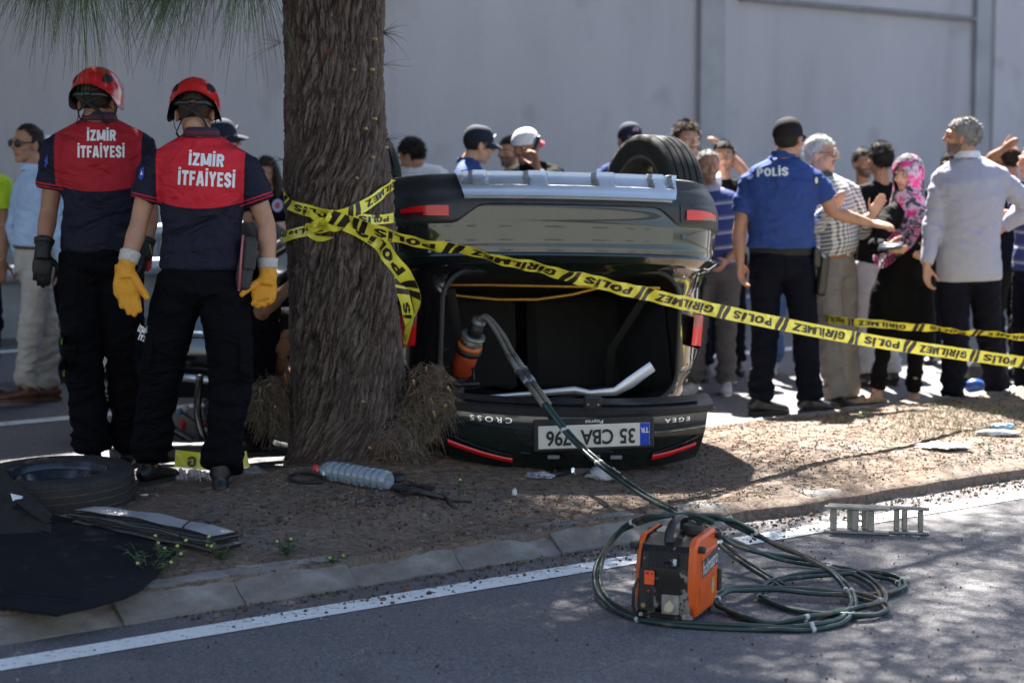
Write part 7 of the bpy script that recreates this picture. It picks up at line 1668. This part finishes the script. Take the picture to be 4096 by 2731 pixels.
for q in ([(420, 1560), (500, 1600), (590, 1650), (700, 1720), (800, 1785), (812, 1760), (790, 1650), (800, 1500)], [(410, 1590), (520, 1640), (640, 1690)]):
    b = MB(); b.tube(catmull([P(u, v_, 12.3) for u, v_ in q], 6), (.022, .014), 8); b.obj('torn_door_frame', CGLOSS, car)
b = MB(); b.grid(lambda u, v: P(405+130*u, 1545+60*u+60*v-20*u*v, 12.35-.08*math.sin(PI*v)), 12, 8); b.obj('torn_door_skin', CPAINT, car, fixn=False)
b = MB(); b.grid(lambda u, v: P(430+640*u, 1290+330*v-30*math.sin(PI*u), 12.9-.5*u-.09*math.sin(PI*v)), 24, 14); b.grid(lambda u, v: P(430+640*u, 1290+330*v-30*math.sin(PI*u), 12.98-.5*u), 8, 4, flip=True); b.obj('hanging_door', CGLOSS, car, fixn=False)
b = MB(); b.tube([P(560, 1500, 12.68), P(760, 1512, 12.5), P(1000, 1540, 12.3)], (.022, .012), 8, up=V(0, 0, 1)); b.obj('door_sill_strip', CSILVER, car)
b = MB(); b.tube([P(500, 1345, 12.74), P(760, 1330, 12.52), P(1050, 1345, 12.3)], .010, 8); b.obj('door_moulding', CHROME, car)
c = P(455, 1420, 12.5); crk = thing('headlamp', c, 'smashed chrome headlamp unit glinting between the two firefighters', 'car part')
crumple(c, (.13, .12, .19), 41).obj('lamp_bowl', CHROME, crk, smooth=False); crumple(P(480, 1480, 12.45), (.12, .1, .09), 44).obj('lamp_housing', CGLOSS, crk, smooth=False)
# pale pebbles heaped on the far kerb
peb = thing('pebble_heap', P(800, 1890, 10.68), 'heap of pale rounded pebbles on the far kerb between the boots', 'pebbles'); rr = random.Random(2); PEB = mat('pebble_pale', (.52, .45, .43), .7, 0, .2, 40)
pm = MB(); pm.ell(V(0, 0, 0), (.016, .011, .009), 8, 6); pme = pm.mesh('pebble', PEB)
for i in range(120):
    f = rr.random(); o = link('pebble', pme, peb); q = P(690+230*f, 1925-30*f+rr.uniform(-14, 10), 10.28+rr.uniform(-.06, .06)); q.z = .115+rr.uniform(0, .04)*math.sin(PI*min(1, f+.2)); o.location = q - wloc(peb); o.rotation_euler = (rr.uniform(0, 3), rr.uniform(0, 3), rr.uniform(0, 3)); o.scale = (rr.uniform(.7, 1.3),)*3
# colourful trinkets glimpsed through the car
tr = thing('toy_garland', P(830, 1680, 13.2), 'string of small red and white trinkets glimpsed under the wrecked car', 'garland')
for i in range(14):
    b = MB(); b.ell(P(770+rr.uniform(-60, 110), 1630+rr.uniform(0, 110), 12.6+rr.uniform(0, .2)), .022, 8, 6); b.obj('bead', mat('bead_%s' % 'abc'[i % 3], ((.5, .03, .03), (.6, .55, .5), (.1, .25, .4))[i % 3], .4), tr)
b = MB(); b.tube([P(720, 1640, 12.6), P(800, 1700, 12.6), P(920, 1720, 12.6)], .006, 6); b.obj('garland_cord', STRAP, tr)
# ------------------------------------------------------------------ plants
LEAF = mat('weed_leaf', (.050, .085, .030), .6, 0, .35, 30); FLOW = mat('weed_flower', (.45, .48, .16), .7)
def weed(u, v_, h, seed, label, n=7, z=None):
    rr = random.Random(seed); o = soil_point(u, v_) if z is None else G(u, v_, z); w = thing('weed', o, label, 'plant', 'weeds along the near kerb'); st = MB(); lf = MB(); fl = MB()
    for k in range(n):
        d = V(rr.gauss(0, .55), rr.gauss(0, .35), 1).normalized(); H = h*rr.uniform(.5, 1); q = [o+d*H*t+V(d.x, d.y, 0)*H*.35*t*t for t in (0, .33, .66, 1)]; st.tube(q, [.0022, .002, .0016, .001], 5)
        for j in range(16):
            t = .15+.85*j/16; p = o+d*H*t+V(d.x, d.y, 0)*H*.35*t*t; blade(lf, p, V(rr.gauss(0, 1), rr.gauss(0, 1), .5), rr.uniform(.02, .04), .0055, .4, 0, 2, rr)
        if rr.random() < .5: fl.ell(q[-1], (.007, .007, .006), 8, 6)
    st.obj('stem', LEAF, w); lf.obj('leaves', LEAF, w, fixn=False, smooth=False)
    if fl.f: fl.obj('flower', FLOW, w)
weed(590, 2310, .16, 1, 'leafy green weed growing against the corner of the black panel', 9); weed(640, 2260, .13, 6, 'second green weed leaning over the foil sunshade end', 6); weed(885, 2235, .10, 2, 'low weed with pale buds beyond the sunshade tip', 6)
weed(1150, 2220, .09, 3, 'sparse weed on the kerb edge below the trunk', 6); weed(1330, 2255, .05, 9, 'tiny weed clump further along the near kerb', 4); weed(1838, 1990, .11, 4, 'single upright green sprig between bottle and tailgate', 2)
weed(3490, 1710, .12, 5, 'thin sunlit sprig on the far side of the median', 2); weed(3960, 1820, .10, 12, 'thin sprig near the white powder patch', 2)
# grass tufts at the right
rr = random.Random(31); gb = MB(); GRASS = mat('grass_dry_green', (.19, .19, .10), .7, 0, .4, 20)
for i in range(1500):
    u = 3560+540*rr.random(); v_ = 1640+110*rr.random()**1.3+ (20 if u < 3700 else 0); p = soil_point(u, v_); blade(gb, p, V(rr.gauss(0, .5), rr.gauss(0, .5), 1), rr.uniform(.02, .065), .003, rr.uniform(0, .5), 0, 2, rr)
tag(gb.obj('grass', GRASS, fixn=False, smooth=False), 'sparse dry grass on the sunny end of the median', 'grass', kind='stuff')
# needle litter, gravel and cones on the soil and gutter
rr = random.Random(77); lit = MB(); gra = MB()
def octa(b, c, r, m, rr):
    sc = [rr.uniform(.6, 1.2)*r for _ in range(3)]; M3 = Matrix.Rotation(rr.uniform(0, 6), 3, V(rr.uniform(-1, 1), rr.uniform(-1, 1), rr.uniform(-1, 1)).normalized())
    vs = [c+M3 @ V(x*sc[0], y*sc[1], z*sc[2]) for x, y, z in ((1, 0, 0), (-1, 0, 0), (0, 1, 0), (0, -1, 0), (0, 0, .8), (0, 0, -.8), (.6, .6, .5), (-.6, -.55, .5))]
    b.add(vs, [(0, 2, 6), (6, 2, 4), (0, 6, 4), (2, 1, 4), (1, 3, 7), (1, 7, 4), (7, 3, 4), (3, 0, 4), (2, 0, 5), (1, 2, 5), (3, 1, 5), (0, 3, 5)], m)
for i in range(22000):
    n = N_KERB+.08+(8.9-N_KERB-.12)*rr.random(); t = 2.6+7.6*rr.random()**1.1; p = road(t, n); p.z = soil_z(p.x, p.y)+.002; a = rr.uniform(0, 6.28)
    blade(lit, p, V(math.cos(a), math.sin(a), rr.uniform(-.02, .16)), rr.uniform(.02, .085), .0030, .15, 0 if rr.random() < .6 else 1, 2, rr)
for i in range(1500):
    n = N_KERB-.28+.30*rr.random()**.6; t = 4.0+5*rr.random(); p = road(t, n, .006); a = rr.uniform(0, 6.28); blade(lit, p, V(math.cos(a), math.sin(a), .06), rr.uniform(.02, .06), .0022, .1, rr.randint(0, 1), 2, rr)
for i in range(4500):
    a = rr.uniform(0, 6.28); q = .22+abs(rr.gauss(0, .28)); p = V(TREE.x+.15+q*math.cos(a)*1.2, TREE.y+q*math.sin(a), 0)
    if p.y > TREE.y+.2 or NRM.dot(p) < N_KERB+.12: continue
    p.z = soil_z(p.x, p.y)+.004+.03*max(0, .4-q)*rr.random(); a = rr.uniform(0, 6.28); blade(lit, p, V(math.cos(a), math.sin(a), rr.uniform(0, .45)), rr.uniform(.03, .10), .0030, .4, 0 if rr.random() < .7 else 1, 3, rr)
tag(lit.obj('needle_litter', [NEEDLE_DRY, NEEDLE_GREY], fixn=False, smooth=False), 'brown fallen needles strewn over soil and gutter', 'litter', kind='stuff')
GRAV = [mat('gravel_grey', (.13, .110, .095), .9, 0, .4, 30), mat('gravel_dark', (.060, .048, .040), .9, 0, .4, 30), mat('gravel_red', (.16, .085, .050), .9, 0, .3, 30), mat('gravel_pale', (.26, .22, .185), .9, 0, .3, 30)]
for i in range(7500):
    n = N_KERB+.06+(8.9-N_KERB-.1)*rr.random(); t = 2.6+7.4*rr.random(); p = road(t, n); gy = math.exp(-((p.x+.62)**2+(p.y-9.2)**2)/.35); r_ = rr.uniform(.0025, .006)*(1+1.3*gy*rr.random())
    p.z = soil_z(p.x, p.y)+r_*.4; octa(gra, p, r_, (0 if rr.random() < .35+.4*gy else rr.choice((1, 2, 2, 1, 1, 2, 0, 3))), rr)
for i in range(450):
    a, q = rr.uniform(0, 6.28), abs(rr.gauss(0, .42)); p = V(-.62+1.3*q*math.cos(a), 9.3+q*math.sin(a)*.8, 0)
    if N_KERB+.12 < NRM.dot(p) < 8.8: r_ = rr.uniform(.005, .015); p.z = soil_z(p.x, p.y)+r_*.3; octa(gra, p, r_, rr.choice((0, 1, 1, 0, 2)), rr)
for i in range(900):
    n = N_KERB-.02-.30*rr.random()**2.2; t = 4.0+5.2*rr.random(); p = road(t, n, .004); octa(gra, p, rr.uniform(.003, .011)*(1 if rr.random() < .9 else 1.6), rr.choice((0, 1, 1, 2)), rr)
for i in range(2800):
    n = N_KERB-.05+(8.9-N_KERB)*rr.random(); t = 5.6+5.4*rr.random(); p = road(t, n); p.z = (soil_z(p.x, p.y) if n > N_KERB+.05 else 0)+.003; octa(gra, p, rr.uniform(.0035, .0085), rr.choice((1, 2, 1)), rr)
for i in range(420):
    p = G(rr.uniform(0, 4096), rr.uniform(2150, 2720), .004)
    if NRM.dot(p) < N_KERB-.2: octa(gra, p, rr.uniform(.0025, .007), rr.choice((1, 2, 2, 3)), rr)
tag(gra.obj('gravel', GRAV, fixn=False, smooth=False), 'loose gravel and cone bits on soil and road edge', 'gravel', kind='stuff')
# ------------------------------------------------------------------ guard rail along the far wall, and the building across the near road
CONC = mat('barrier_concrete', (.30, .30, .30), .9, 0, .2, 3, .3, 30); GALV = mat('galvanised_steel', (.42, .45, .47), .45, .6, .15, 5)
gr = thing('guard_rail', road(6, 15.9), 'low concrete barrier with steel rail along the far carriageway', 'barrier')
RT = Matrix((DIRK, NRM, V(0, 0, 1))).transposed()
for i in range(12):
    b = MB(); t = -3+i*2.4; b.box(road(t, 16.05, .28), (2.38, .34, .56), 0, RT, .05); b.obj('barrier_block', CONC, gr, smooth=False)
    b = MB(); b.box(road(t, 15.86, .62), (.09, .06, .7), 0, RT, .01); b.obj('rail_post', GALV, gr, smooth=False)
for z in (.55, .82):
    b = MB(); b.tube([road(-5, 15.8, z), road(26, 15.8, z)], [(.035, .07)]*2, 10, up=NRM); b.obj('steel_rail', GALV, gr)
FAC = mat('facade_pale', (.19, .20, .18), .85, 0, .08, 1.5, .2, 8); ROOFM = mat('roof_trim', (.22, .21, .20), .8); WIN = mat('facade_window', (.05, .07, .08), .1, 0, .1, coat=1); FRM = mat('window_frame_grey', (.4, .4, .4), .6)
bd = thing('building', V(2, -17, 0), 'pale building across the near road mirrored in the car paint', 'building')
b = MB(); b.box(V(22, -20, 4.9), (90, 6, 9.8), 0); b.obj('wall', FAC, bd, smooth=False); b = MB(); b.box(V(22, -19.9, 9.95), (90.6, 6.6, .3), 0); b.obj('roof', ROOFM, bd, smooth=False)
for i in range(9):
    for z in (1.5, 5.4):
        x = -14+i*6.7; b = MB(); b.box(V(x, -16.98, z), (2.6, .12, 1.3), 0, None, .02); wo = b.obj('window', FRM, bd, smooth=False); b = MB(); b.box(V(x, -16.92, z), (2.4, .04, 1.1), 0); b.obj('pane', WIN, wo, smooth=False, origin=wloc(wo))
